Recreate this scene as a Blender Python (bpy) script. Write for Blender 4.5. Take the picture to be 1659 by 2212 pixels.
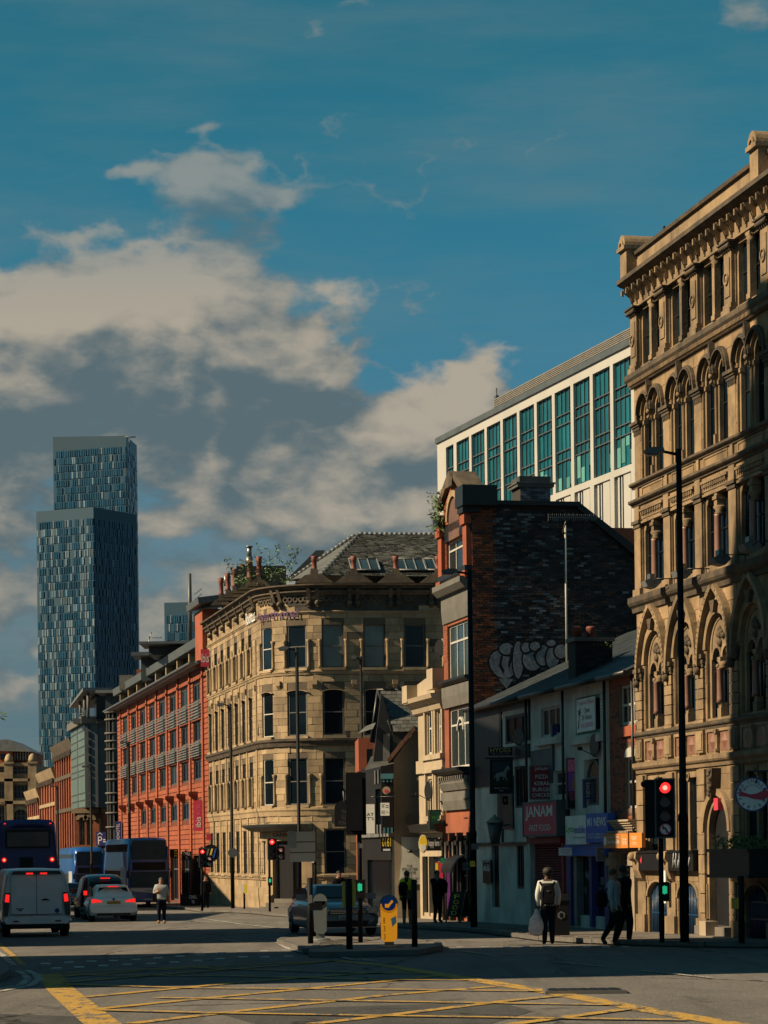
import bpy, bmesh, math, random
from mathutils import Vector, Matrix
random.seed(7)
for o in list(bpy.data.objects): bpy.data.objects.remove(o)
SC = bpy.context.scene; COL = SC.collection
# ---------------------------------------------------------------- camera
F, ROLL, CU, CV, EYE, SL = 5500.0, .0122, 829.5, 1840.0, 1.62, .00964   # lens in pixels of a 1659 x 2212 frame; the street falls away by SL
cam = bpy.data.cameras.new('camera'); co = bpy.data.objects.new('camera', cam); COL.objects.link(co); SC.camera = co
cam.sensor_fit = 'VERTICAL'; cam.sensor_height = 36; cam.lens = 36*F/2212; cam.shift_y = (CV-1106)/2212
cam.clip_start = .5; cam.clip_end = 8000
cr, sr = math.cos(ROLL), math.sin(ROLL)
co.matrix_world = Matrix(((cr, sr, 0, 0), (0, 0, -1, 0), (-sr, cr, 0, EYE), (0, 0, 0, 1)))
# ---------------------------------------------------------------- exposure, sun, sky
SC.view_settings.view_transform = 'Standard'; SC.view_settings.look = 'None'; SC.view_settings.exposure = .85; SC.view_settings.gamma = 1
SC.render.film_transparent = False
try:
    SC.cycles.max_bounces = 5; SC.cycles.diffuse_bounces = 2; SC.cycles.glossy_bounces = 2; SC.cycles.transmission_bounces = 2; SC.cycles.transparent_max_bounces = 6
    SC.cycles.use_denoising = True
except Exception: pass
SUN_EL = math.radians(36)
SUN_V = Vector((-.975*math.cos(SUN_EL), -.222*math.cos(SUN_EL), math.sin(SUN_EL)))
sl = bpy.data.lights.new('sun', 'SUN'); so = bpy.data.objects.new('sun', sl); COL.objects.link(so)
sl.energy = 4.8; sl.angle = math.radians(.5); sl.color = (1, .78, .50)
so.rotation_euler = SUN_V.to_track_quat('Z', 'Y').to_euler(); so.location = (0, 0, 60)

class NT:                                                    # small expression builder for node trees
    def __init__(s, nt): s.nt = nt; s.n = nt.nodes; s.l = nt.links
    def node(s, t, **k):
        n = s.n.new(t)
        for a, b in k.items(): setattr(n, a, b)
        return n
    def put(s, sock, v):
        if isinstance(v, bpy.types.NodeSocket): s.l.new(v, sock)
        elif v is not None:
            if sock.type == 'RGBA' and len(v) == 3: v = (*v, 1)
            sock.default_value = v
    def m(s, op, a, b=None, c=None, clamp=False):
        n = s.node('ShaderNodeMath', operation=op, use_clamp=clamp)
        for i, v in enumerate((a, b, c)):
            if v is not None: s.put(n.inputs[i], v)
        return n.outputs[0]
    def noise(s, vec, scale, detail=3, rough=.55, dist=0):
        n = s.node('ShaderNodeTexNoise'); s.put(n.inputs['Vector'], vec); n.inputs['Scale'].default_value = scale
        n.inputs['Detail'].default_value = detail; n.inputs['Roughness'].default_value = rough; n.inputs['Distortion'].default_value = dist
        return n.outputs[0]
    def vmul(s, v, xyz):
        n = s.node('ShaderNodeVectorMath', operation='MULTIPLY'); s.put(n.inputs[0], v); n.inputs[1].default_value = xyz; return n.outputs[0]
    def vadd(s, v, xyz):
        n = s.node('ShaderNodeVectorMath', operation='ADD'); s.put(n.inputs[0], v); s.put(n.inputs[1], xyz); return n.outputs[0]
    def comb(s, x, y, z):
        n = s.node('ShaderNodeCombineXYZ'); s.put(n.inputs[0], x); s.put(n.inputs[1], y); s.put(n.inputs[2], z); return n.outputs[0]
    def mix(s, f, a, b, blend='MIX'):
        n = s.node('ShaderNodeMix', data_type='RGBA', blend_type=blend); s.put(n.inputs[0], f)
        s.put(n.inputs[6], a); s.put(n.inputs[7], b); return n.outputs[2]
    def ss(s, v, lo, hi, a=0., b=1.):
        n = s.node('ShaderNodeMapRange', interpolation_type='SMOOTHSTEP'); s.put(n.inputs[0], v)
        for i, q in enumerate((lo, hi, a, b)): n.inputs[i+1].default_value = q
        return n.outputs[0]

w = bpy.data.worlds.new('World'); SC.world = w; w.use_nodes = True; w.node_tree.nodes.clear()
t = NT(w.node_tree)
sky = t.node('ShaderNodeTexSky', sky_type='NISHITA'); sky.sun_disc = False; sky.sun_elevation = SUN_EL; sky.sun_rotation = math.radians(252)
sky.air_density = 1.0; sky.dust_density = .6; sky.ozone_density = 3.0
tc = t.node('ShaderNodeTexCoord'); sep = t.node('ShaderNodeSeparateXYZ'); t.put(sep.inputs[0], tc.outputs['Generated'])
X, Y, Z = sep.outputs
az = t.m('ARCTAN2', X, Y); el = t.m('ARCSINE', Z)
def cloud_density(az, el):
    v = t.comb(t.m('MULTIPLY', az, 5.5), t.m('MULTIPLY', el, 9.5), 3.7)      # in units of 1000 picture pixels
    big = t.noise(v, 1.5, 9, .55, .15); fine = t.noise(v, 5.2, 7, .6, .3)
    bil = t.m('ABSOLUTE', t.m('SUBTRACT', t.noise(v, 4.2, 5, .5, .1), .5)); d = t.m('ADD', t.m('ADD', t.m('MULTIPLY', big, .85), t.m('MULTIPLY', fine, .42)), t.m('SUBTRACT', .33, t.m('MULTIPLY', bil, 1.5)))
    wn = t.node('ShaderNodeTexNoise'); t.put(wn.inputs['Vector'], v); wn.inputs['Scale'].default_value = 3.2; wn.inputs['Detail'].default_value = 4
    ws = t.node('ShaderNodeSeparateXYZ'); t.put(ws.inputs[0], wn.outputs['Color'])
    az = t.m('ADD', az, t.m('MULTIPLY', t.m('SUBTRACT', ws.outputs[0], .5), .045)); el = t.m('ADD', el, t.m('MULTIPLY', t.m('SUBTRACT', ws.outputs[1], .5), .024))
    for (u, vv, su, sv, a) in CLOUDS:
        cx, cy = (u-830)/5500, (1840-vv)/5500
        q = t.m('ADD', t.m('POWER', t.m('ABSOLUTE', t.m('DIVIDE', t.m('SUBTRACT', az, cx), su/5500)), 2.0), t.m('POWER', t.m('ABSOLUTE', t.m('DIVIDE', t.m('SUBTRACT', el, cy), sv/5500)), 2.0))
        d = t.m('ADD', d, t.m('MULTIPLY', t.m('EXPONENT', t.m('MULTIPLY', q, -1.0)), a))
    return d
CLOUDS = [(-80, 780, 300, 150, .85), (130, 720, 170, 105, .5), (340, 720, 190, 150, .84), (560, 780, 170, 120, .62), (690, 790, 95, 105, .36), (300, 890, 520, 70, .34), (1070, 910, 130, 95, .62), (890, 940, 150, 75, .36), (480, 985, 300, 60, .40), (800, 1040, 360, 70, .40), (620, 1125, 420, 55, .42), (500, 1320, 1200, 160, .34), (20, 1060, 150, 110, .36), (1250, 1080, 300, 120, .3),
          (395, 425, 110, 50, .34), (500, 470, 120, 60, .31), (300, 400, 70, 20, .22), (640, 465, 70, 22, .20), (230, 520, 80, 20, .12), (1640, 90, 100, 80, .22), (785, 100, 60, 50, .22), (430, 320, 120, 16, .14), (-20, 1500, 90, 40, .2)]
D1 = cloud_density(az, el); D2 = cloud_density(t.m('ADD', az, -.007), t.m('ADD', el, .0125))
cov = t.m('MULTIPLY', t.m('POWER', t.ss(D1, 1.02, 1.24), .8), t.ss(el, .20, .26, 1, .55))
lit = t.m('POWER', t.ss(t.m('ADD', t.m('SUBTRACT', D1, D2), t.m('MULTIPLY', t.m('SUBTRACT', t.noise(t.comb(t.m('MULTIPLY', az, 9.), t.m('MULTIPLY', el, 14.), 9.), 2.0, 6, .6), .5), .5)), -.24, .40), .95)
wisp = t.noise(t.comb(t.m('MULTIPLY', az, 3.0), t.m('MULTIPLY', el, 16.0), 1.0), 2.2, 6, .6)
ccol = t.mix(lit, (.98, 1.42, 1.60), (4.1, 3.6, 2.85))
ccol = t.mix(t.m('MULTIPLY', t.ss(el, .02, .15, 1, 0), .5), ccol, (1.02, 1.62, 1.85))
tint = t.mix(t.ss(el, 0.0, .33), (.26, .50, .66), (.15, .63, .55))
skyc = t.mix(1.0, sky.outputs[0], tint, 'MULTIPLY')
skyc = t.mix(t.m('MULTIPLY', t.ss(wisp, .35, .8), .45), skyc, (1.3, 2.1, 2.3))
skyc = t.mix(t.m('MULTIPLY', t.ss(el, .04, .24, 1, 0), .92), skyc, t.mix(t.ss(t.noise(t.comb(t.m('MULTIPLY', az, 3.), t.m('MULTIPLY', el, 13.), 5.), 2.2, 6, .6), .35, .7), (.95, 1.62, 1.92), (1.6, 1.95, 2.0)))
fin = t.mix(t.m('MULTIPLY', cov, .96), skyc, ccol)
# the ground side of the sky: dull dark, as streets below would be
bg = t.node('ShaderNodeBackground'); t.put(bg.inputs[0], fin); bg.inputs[1].default_value = .058
wo = t.node('ShaderNodeOutputWorld'); t.l.new(bg.outputs[0], wo.inputs[0])

# ---------------------------------------------------------------- where things stand
def ray(u, v):
    a, b = u-CU, CV-v
    return (a*cr+b*sr)/F, (-a*sr+b*cr)/F
def P(u, v, Yd): dx, dz = ray(u, v); return Vector((dx*Yd, Yd, EYE+dz*Yd))
def gz(Yd): return -SL*Yd
def G(u, v, h=0.0):                                          # the spot on the ground (or on something h high)
    dx, dz = ray(u, v); Yd = (EYE-h)/(-dz-SL); return Vector((dx*Yd, Yd, gz(Yd)+h))
# ---------------------------------------------------------------- materials
ALB = .58
def mat(name, col, rough=.8, col2=None, scale=1.2, rnd=0., bump=0., bscale=20., metal=0., stretch=(1, 1, 1), spec=.5, emit=None, es=0., dirt=0., dirtcol=(.02, .02, .018), coat=0.):
    m = bpy.data.materials.new(name); m.use_nodes = True; t = NT(m.node_tree); b = t.n['Principled BSDF']
    geo = t.node('ShaderNodeNewGeometry'); pos = t.vmul(geo.outputs['Position'], stretch)
    col2 = tuple(x*.82*ALB for x in col) if col2 is None else tuple(x*ALB for x in col2); dirtcol = tuple(x*ALB for x in dirtcol); col = tuple(x*ALB for x in col)
    c = t.mix(t.ss(t.noise(pos, scale, 5, .6), .3, .7), col2, col)
    if dirt:
        dn = t.noise(t.vmul(geo.outputs['Position'], (1, 1, .35)), .9, 6, .65)
        c = t.mix(t.m('MULTIPLY', t.ss(dn, .48, .72), dirt), c, dirtcol)
    if rnd:
        oi = t.node('ShaderNodeObjectInfo')
        r = t.m('FRACT', t.m('ADD', geo.outputs['Random Per Island'], oi.outputs['Random']))
        k = t.m('ADD', t.m('MULTIPLY', r, 2*rnd), 1-rnd)
        kk = t.node('ShaderNodeCombineColor'); [t.put(kk.inputs[i], k) for i in range(3)]
        c = t.mix(1.0, c, kk.outputs[0], 'MULTIPLY')
    t.put(b.inputs['Base Color'], c); b.inputs['Roughness'].default_value = rough; b.inputs['Metallic'].default_value = metal
    b.inputs['Specular IOR Level'].default_value = spec
    if coat: b.inputs['Coat Weight'].default_value = coat; b.inputs['Coat Roughness'].default_value = .08
    if bump:
        bn = t.node('ShaderNodeBump'); bn.inputs['Strength'].default_value = bump; bn.inputs['Distance'].default_value = .02
        t.put(bn.inputs['Height'], t.noise(geo.outputs['Position'], bscale, 4, .6)); t.l.new(bn.outputs[0], b.inputs['Normal'])
    if emit: b.inputs['Emission Color'].default_value = (*emit, 1); b.inputs['Emission Strength'].default_value = es*.6
    return m
def S(r, g, b): return tuple(((x/255)/12.92 if x < 10 else ((x/255+.055)/1.055)**2.4) for x in (r, g, b))
M = {}
def road_mat(name, col, col2, worn=None):
    m = bpy.data.materials.new(name); m.use_nodes = True; t = NT(m.node_tree); b = t.n['Principled BSDF']; pos = t.node('ShaderNodeNewGeometry').outputs['Position']
    k = lambda c: tuple(x*ALB for x in c)
    big = t.noise(t.vmul(pos, (.5, .18, 1)), .9, 5, .6); c = t.mix(t.ss(big, .35, .68), k(col2), k(col))
    c = t.mix(t.m('MULTIPLY', t.ss(t.noise(pos, 9., 3, .7), .42, .62), .38), c, k(tuple(x*.45 for x in col2)))
    c = t.mix(t.m('MULTIPLY', t.ss(t.noise(pos, 42., 2, .6), .5, .62), .42), c, k(tuple(x*1.7 for x in col)))
    tracks = t.noise(t.vmul(pos, (2.2, .06, 1)), 1., 3, .6); c = t.mix(t.m('MULTIPLY', t.ss(tracks, .52, .66), .30), c, k(tuple(x*.5 for x in col2)))
    stain = t.noise(t.vmul(pos, (1, .5, 1)), 1.7, 4, .5); c = t.mix(t.m('MULTIPLY', t.ss(stain, .64, .72), .5), c, k(tuple(x*.35 for x in col2)))
    vo = t.node('ShaderNodeTexVoronoi', feature='DISTANCE_TO_EDGE'); wp = t.vadd(pos, t.vmul(t.comb(t.noise(pos, 1.6, 3), t.noise(t.vadd(pos, (7, 3, 1)), 1.6, 3), 0.), (.9, .9, 0))); t.put(vo.inputs['Vector'], t.vmul(wp, (.22, .09, 1))); vo.inputs['Scale'].default_value = 1
    crack = t.m('MULTIPLY', t.ss(vo.outputs[0], .004, .012, 1, 0), t.ss(big, .4, .55)); c = t.mix(t.m('MULTIPLY', crack, .75), c, (.008, .008, .008))
    if worn: wn = t.noise(t.vmul(pos, (1, .35, 1)), 5.5, 6, .75); c = t.mix(t.ss(wn, .40, .50), c, t.mix(t.ss(t.noise(pos, 20, 3), .3, .7), k(tuple(x*.7 for x in worn)), k(worn)))
    t.put(b.inputs['Base Color'], c); b.inputs['Roughness'].default_value = .9; b.inputs['Specular IOR Level'].default_value = .25
    bn = t.node('ShaderNodeBump'); bn.inputs['Strength'].default_value = 1.; bn.inputs['Distance'].default_value = .03; t.put(bn.inputs['Height'], t.m('SUBTRACT', t.noise(pos, 30, 4, .7), t.m('MULTIPLY', crack, 1.5))); t.l.new(bn.outputs[0], b.inputs['Normal'])
    return m
def mk(k, *a, **q): M[k] = mat(k, *a, **q)
mk('sandstone', (.43, .30, .17), .85, (.24, .17, .10), 1.6, rnd=.16, bump=.6, bscale=14, dirt=.8, dirtcol=(.075, .06, .045))
mk('sandstone_block', (.45, .30, .16), .85, (.27, .185, .10), 1.6, rnd=.30, bump=.6, bscale=14, dirt=.7, dirtcol=(.08, .062, .045))
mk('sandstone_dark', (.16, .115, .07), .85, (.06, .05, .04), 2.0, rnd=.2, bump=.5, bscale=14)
mk('yellow_stone', (.56, .40, .23), .85, (.36, .26, .15), .9, rnd=.24, bump=.4, bscale=12, dirt=.5, dirtcol=(.11, .09, .065))
mk('dark_stone', (.14, .115, .08), .85, (.05, .045, .04), 1.1, rnd=.2, bump=.4, bscale=12)
mk('joint', (.16, .12, .08), .9)
mk('pink_granite', (.36, .19, .14), .35, (.30, .16, .12), 6)
mk('brick_orange', (.48, .115, .048), .8, (.36, .085, .035), .7, rnd=.12, bump=.3)
mk('brick_red', (.42, .12, .055), .85, (.30, .085, .04), 1.1, rnd=.25, bump=.4)
mk('brick_dark', (.055, .045, .048), .8, (.028, .025, .03), .8, rnd=.6, bump=.5)
mk('brick_pale', (.25, .26, .29), .7, (.11, .115, .13), 2.5, rnd=.5, bump=.4)
mk('brick_brown', (.17, .085, .06), .85, (.11, .055, .045), 1.2, rnd=.3, bump=.4)
mk('mortar', (.055, .045, .04), .95)
mk('mortar_pale', (.30, .2, .14), .95)
mk('slate', (.16, .165, .15), .55, (.10, .105, .10), 1.5, rnd=.35, bump=.3)
mk('slate_blue', (.05, .07, .08), .5, (.035, .045, .055), 1.0, rnd=.3, bump=.3)
mk('lead', (.25, .26, .26), .5, (.16, .17, .17), 2)
mk('render_cream', (.50, .40, .28), .9, (.38, .30, .21), .7, dirt=.25, dirtcol=(.2, .16, .12), bump=.15)
mk('render_white', (.98, .96, .86), .9, (.72, .70, .62), 1.2, dirt=.45, dirtcol=(.13, .12, .10), bump=.2)
mk('paint_cream', (.62, .50, .35), .7, (.5, .4, .28), 1.5, dirt=.2, dirtcol=(.2, .16, .12))
mk('paint_white', (.72, .70, .64), .6, (.6, .58, .53), 2)
mk('paint_black', (.012, .013, .015), .45, (.02, .02, .022), 2)
mk('paint_grey', (.20, .19, .175), .7, (.15, .145, .13), 2)
mk('brick_joint', (.2, .05, .025), .9)
mk('white_clad', (.64, .62, .57), .6, (.56, .55, .51), .3)
mk('white_reveal', (.30, .28, .25), .7)
mk('glass_teal', (.018, .16, .20), .15, (.010, .10, .14), .35, rnd=.3, spec=.4)
mk('blind_teal', (.14, .42, .40), .5, rnd=.2)
mk('glass_dark', (.006, .012, .02), .1, (.010, .022, .034), .5, rnd=.5, spec=.3)
mk('bus_screen', (.015, .05, .09), .35, (.03, .08, .12), 2., spec=.25)
mk('glass_sky', (.09, .14, .16), .1, (.05, .09, .11), .4, rnd=.5, metal=.4)
mk('blind', (.22, .26, .24), .7, (.16, .20, .19), 1, rnd=.25)
mk('green_glass', (.20, .27, .22), .3, (.16, .22, .19), .5, rnd=.12)
mk('steel', (.35, .36, .36), .4, metal=.7)
mk('grey_metal', (.12, .14, .15), .5, (.09, .105, .115), 1)
mk('dark_metal', (.02, .022, .026), .4, (.014, .016, .02), 3)
mk('pole_black', (.008, .009, .011), .6, (.013, .014, .016), 6, spec=.15)
mk('tower_frame', (.02, .08, .13), .4, (.016, .065, .11), .02)
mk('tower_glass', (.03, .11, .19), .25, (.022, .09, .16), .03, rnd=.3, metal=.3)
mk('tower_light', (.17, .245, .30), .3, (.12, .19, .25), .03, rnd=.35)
mk('terracotta', (.30, .085, .05), .7, (.2, .05, .035), 5)
mk('copper_tile', (.20, .09, .06), .7, rnd=.3)
mk('leaf', (.13, .24, .05), .6, (.08, .16, .03), 6, rnd=.4)
M['asphalt'] = road_mat('asphalt', (.29, .27, .25), (.19, .18, .17))
M['asphalt_new'] = road_mat('asphalt_new', (.13, .13, .13), (.10, .10, .10))
mk('paving', (.21, .185, .16), .85, (.165, .145, .125), 1.4, rnd=.18, bump=.3)
mk('kerb', (.19, .175, .16), .8, (.13, .12, .11), 2, rnd=.12)
M['mark_yellow'] = road_mat('mark_yellow', (.29, .27, .25), (.19, .18, .17), (.85, .52, .12))
M['mark_white'] = road_mat('mark_white', (.29, .27, .25), (.19, .18, .17), (.75, .72, .66))
mk('stud', (.75, .75, .72), .4)
mk('red_paint', (.5, .02, .035), .6, (.4, .018, .03), 3)
mk('red_dark', (.34, .015, .03), .6)
mk('sign_red', (1.01, 0.0675, 0.135), .5); mk('sign_white', (1.35, 1.35, 1.28), .5); mk('sign_blue', (0.0405, 0.176, 0.837), .5); mk('sign_navy', (0.027, 0.0473, 0.297), .5)
mk('sign_orange', (1.15, 0.365, 0.0675), .5); mk('sign_brown', (0.608, 0.27, 0.081), .5); mk('sign_pink', (1.35, 0.216, 0.486), .5); mk('sign_green', (0.027, 0.351, 0.216), .5); mk('sign_black', (0.0162, 0.0162, 0.0203), .5, spec=.2)
mk('sign_yellow', (1.62, 1.15, 0.0675), .5); mk('lettering_gold', (1.08, 0.81, 0.338), .5); mk('lettering_grey', (1.08, 1.12, 1.15), .5); mk('sign_purple', (0.405, 0.081, 0.567), .5); mk('lettering_green', (0.108, 0.81, 0.162), .5)
mk('lamp_red', (.4, .01, .01), .4, emit=(1, .02, .02), es=2.2); mk('lamp_core', (.9, .2, .15), .4, emit=(1, .2, .12), es=3.0); mk('lamp_green', (.02, .4, .2), .4, emit=(.02, .5, .22), es=.7)
mk('tail', (.4, .01, .01), .3, emit=(1, .02, .015), es=.9); mk('lens_off', (.02, .018, .02), .25)
mk('van_white', (1.15, 1.2, 1.2), .35, coat=.6); mk('bus_navy', (.015, .045, .22), .5, coat=.15); mk('bus_blue', (.015, .13, .50), .35, coat=.5); mk('bus_white', (.7, .75, .8), .4)
mk('car_blue', (.12, .22, .28), .3, coat=.8); mk('car_silver', (.95, 1.0, 1.0), .3, coat=.8); mk('car_black', (.008, .008, .011), .25, coat=.8)
mk('tyre', (.012, .012, .012), .85); mk('alloy', (.42, .42, .42), .35, metal=.8); mk('plate_yellow', (.42, .26, .04), .5); mk('plate_white', (.6, .6, .6), .5); mk('chrome', (.7, .7, .7), .15, metal=1.); mk('headlamp', (.55, .57, .58), .15, metal=.4)
mk('plaster_dim', (.10, .09, .08), .9)
mk('skin', (.45, .23, .15), .6); mk('skin_dark', (.11, .055, .035), .6); mk('hair_dark', (.015, .011, .009), .7); mk('hair_grey', (.14, .12, .10), .8); mk('hair_brown', (.07, .035, .02), .8)
mk('cloth_grey', (.5, .53, .55), .9, spec=.1); mk('cloth_pale', (.85, .88, .85), .9, spec=.1); mk('cloth_black', (.01, .011, .014), .9, spec=.1); mk('cloth_navy', (.012, .016, .035), .9, spec=.1); mk('cloth_teal', (.12, .34, .42), .9, spec=.1); mk('cloth_hivis', (1.2, 1.1, .06), .8, spec=.1); mk('cloth_maroon', (.22, .02, .05), .9, spec=.1)
mk('shoe_dark', (.015, .014, .014), .6); mk('shoe_white', (.6, .58, .55), .7); mk('shoe_tan', (.35, .17, .07), .7); mk('plastic_bag', (1.2, .95, .9), .5, (.9, .65, .6), 14)
mk('gate_blue', (.012, .06, .15), .4); mk('wood', (.20, .11, .04), .7); mk('yellow_box', (1.2, .62, .04), .5); mk('bollard_yellow', (1.2, .55, .02), .4, emit=(1, .36, .01), es=.42); mk('bollard_grey', (.22, .25, .25), .5); mk('cream_wood', (.45, .36, .25), .8)
# ---------------------------------------------------------------- meshes
class MB:
    def __init__(s): s.v = []; s.f = []; s.sm = []
    def quad(s, *p, sm=False):
        n = len(s.v); s.v += [tuple(q) for q in p]; s.f.append(tuple(range(n, n+len(p)))); s.sm.append(sm); return s
    def box(s, x0, x1, y0, y1, z0, z1, skip=''):
        n = len(s.v); s.v += [(x, y, z) for z in (z0, z1) for y in (y0, y1) for x in (x0, x1)]
        for k, f in (('b', (0, 2, 3, 1)), ('t', (4, 5, 7, 6)), ('f', (0, 1, 5, 4)), ('k', (3, 2, 6, 7)), ('l', (2, 0, 4, 6)), ('r', (1, 3, 7, 5))):
            if k not in skip: s.f.append(tuple(n+i for i in f)); s.sm.append(False)
        return s
    def prism(s, pts, a, b, ax='y', sm=False):               # polygon in the other two axes, extruded along ax
        n = len(s.v); k = len(pts)
        def mkp(p, w): return (p[0], w, p[1]) if ax == 'y' else ((w, p[0], p[1]) if ax == 'x' else (p[0], p[1], w))
        s.v += [mkp(p, a) for p in pts]+[mkp(p, b) for p in pts]
        s.f.append(tuple(range(n, n+k))); s.f.append(tuple(reversed(range(n+k, n+2*k)))); s.sm += [False, False]
        for i in range(k):
            j = (i+1) % k; s.f.append((n+i, n+k+i, n+k+j, n+j)); s.sm.append(sm)
        return s
    def prof(s, pts, x0, x1, step=None):                     # (y,z) profile swept along x
        n = 1 if not step else max(1, int(math.ceil((x1-x0)/step)))
        b = len(s.v); k = len(pts)
        for i in range(n+1):
            x = x0+(x1-x0)*i/n; s.v += [(x, p[0], p[1]) for p in pts]
        for i in range(n):
            for j in range(k):
                q = (j+1) % k; s.f.append((b+i*k+j, b+i*k+q, b+(i+1)*k+q, b+(i+1)*k+j)); s.sm.append(False)
        s.f.append(tuple(range(b, b+k))); s.f.append(tuple(reversed(range(b+n*k, b+n*k+k)))); s.sm += [False, False]
        return s
    def tube(s, p, q, r0, r1=None, n=10, cap=True):
        r1 = r0 if r1 is None else r1; p = Vector(p); q = Vector(q); d = (q-p); 
        if d.length < 1e-6: return s
        d.normalize(); a = d.orthogonal().normalized(); c = d.cross(a); b = len(s.v)
        for (o, r) in ((p, r0), (q, r1)):
            for i in range(n):
                g = 2*math.pi*i/n; s.v.append(tuple(o+a*(r*math.cos(g))+c*(r*math.sin(g))))
        for i in range(n):
            j = (i+1) % n; s.f.append((b+i, b+j, b+n+j, b+n+i)); s.sm.append(True)
        if cap: s.f.append(tuple(reversed(range(b, b+n)))); s.f.append(tuple(range(b+n, b+2*n))); s.sm += [False, False]
        return s
    def path(s, pts, r, n=6):
        for a, b in zip(pts, pts[1:]): s.tube(a, b, r, r, n)
        return s
    def lathe(s, prof, o=(0, 0, 0), n=12, ax='z'):
        b = len(s.v); k = len(prof)
        for (r, h) in prof:
            for i in range(n):
                g = 2*math.pi*i/n; x, y = r*math.cos(g), r*math.sin(g)
                s.v.append((o[0]+x, o[1]+y, o[2]+h) if ax == 'z' else ((o[0]+x, o[1]+h, o[2]+y) if ax == 'y' else (o[0]+h, o[1]+x, o[2]+y)))
        for j in range(k-1):
            for i in range(n):
                q = (i+1) % n; s.f.append((b+j*n+i, b+j*n+q, b+(j+1)*n+q, b+(j+1)*n+i)); s.sm.append(True)
        s.f.append(tuple(reversed(range(b, b+n)))); s.f.append(tuple(range(b+(k-1)*n, b+k*n))); s.sm += [False, False]
        return s
    def ring(s, cx, cz, r0, r1, y0, y1, a0=0., a1=math.pi, n=12, sz=1.):   # arch band, front at y0
        b = len(s.v)
        for i in range(n+1):
            g = a0+(a1-a0)*i/n; c, d = math.cos(g), math.sin(g)*sz
            s.v += [(cx+r0*c, y0, cz+r0*d), (cx+r1*c, y0, cz+r1*d), (cx+r1*c, y1, cz+r1*d), (cx+r0*c, y1, cz+r0*d)]
        for i in range(n):
            for j in range(4):
                k = (j+1) % 4; s.f.append((b+4*i+j, b+4*i+k, b+4*i+4+k, b+4*i+4+j)); s.sm.append(False)
        s.f.append((b, b+1, b+2, b+3)); s.f.append((b+4*n+3, b+4*n+2, b+4*n+1, b+4*n)); s.sm += [False, False]
        return s
    def ball(s, c, r, n=8, sx=1, sy=1, sz=1):
        m = max(4, n//2+1); pr = [(max(.001, r*math.sin(math.pi*i/m)), -r*math.cos(math.pi*i/m)) for i in range(m+1)]; b = len(s.v); s.lathe(pr, (0, 0, 0), n)
        for i in range(b, len(s.v)): x, y, z = s.v[i]; s.v[i] = (c[0]+x*sx, c[1]+y*sy, c[2]+z*sz)
        return s
    def mesh(s, name, fn=None):
        me = bpy.data.meshes.new(name); vs = [fn(p) for p in s.v] if fn else s.v
        me.from_pydata(vs, [], s.f)
        if any(s.sm): me.polygons.foreach_set('use_smooth', s.sm)
        bm = bmesh.new(); bm.from_mesh(me); bmesh.ops.recalc_face_normals(bm, faces=bm.faces); bm.to_mesh(me); bm.free()
        return me
    def build(s, name, m, parent=None, fn=None, kind=None, label=None):
        return link(s.mesh(name, fn), name, m, parent, kind=kind, label=label)
def link(me, name, m=None, parent=None, loc=None, rot=None, scl=None, kind=None, label=None):
    if m is not None and not me.materials: me.materials.append(M[m] if isinstance(m, str) else m)
    o = bpy.data.objects.new(name, me); COL.objects.link(o)
    if parent: o.parent = parent
    if loc is not None: o.location = loc
    if rot is not None: o.rotation_euler = rot if not isinstance(rot, (int, float)) else (0, 0, rot)
    if scl is not None: o.scale = scl
    if kind: o['kind'] = kind
    if label: o['label'] = label
    return o
def tag(o, label, cat, group=None):
    o['label'] = label; o['category'] = cat
    if group: o['group'] = group
    return o
def thing(name, label, cat, loc=(0, 0, 0), ang=0., group=None):
    o = bpy.data.objects.new(name, None); COL.objects.link(o); o.location = loc; o.rotation_euler = (0, 0, ang); o.empty_display_size = .3
    return tag(o, label, cat, group)
def clone(root, loc, ang=None, label=None):
    r = root.copy(); COL.objects.link(r); r.location = loc
    if ang is not None: r.rotation_euler = (0, 0, ang)
    if label: r['label'] = label
    for ch in list(root.children):
        c = ch.copy(); COL.objects.link(c); c.parent = r
        for g in ch.children:
            d = g.copy(); COL.objects.link(d); d.parent = c
    return r
class Fr:                                                    # a facade: x along it, y into the building, z up
    def __init__(s, o, ang, hold=None): s.o = Vector(o); s.ang = ang; s.x = Vector((math.cos(ang), math.sin(ang), 0)); s.y = Vector((-math.sin(ang), math.cos(ang), 0)); s.root = None
    def thing(s, name, label, cat, group=None): s.root = thing(name, label, cat, s.o, s.ang, group); return s.root
    def L(s, u, v, y=0.):
        dx, dz = ray(u, v); d = Vector((dx, 1, dz)); c = Vector((0, 0, EYE)); t = (s.y.dot(s.o-c)+y)/s.y.dot(d); r = c+d*t-s.o
        return r.dot(s.x), r.z
    def X(s, u, v=1700, y=0.): return s.L(u, v, y)[0]
    def Z(s, u, v, y=0.): return s.L(u, v, y)[1]
    def W(s, x, y, z): return s.o+s.x*x+s.y*y+Vector((0, 0, z))
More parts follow.
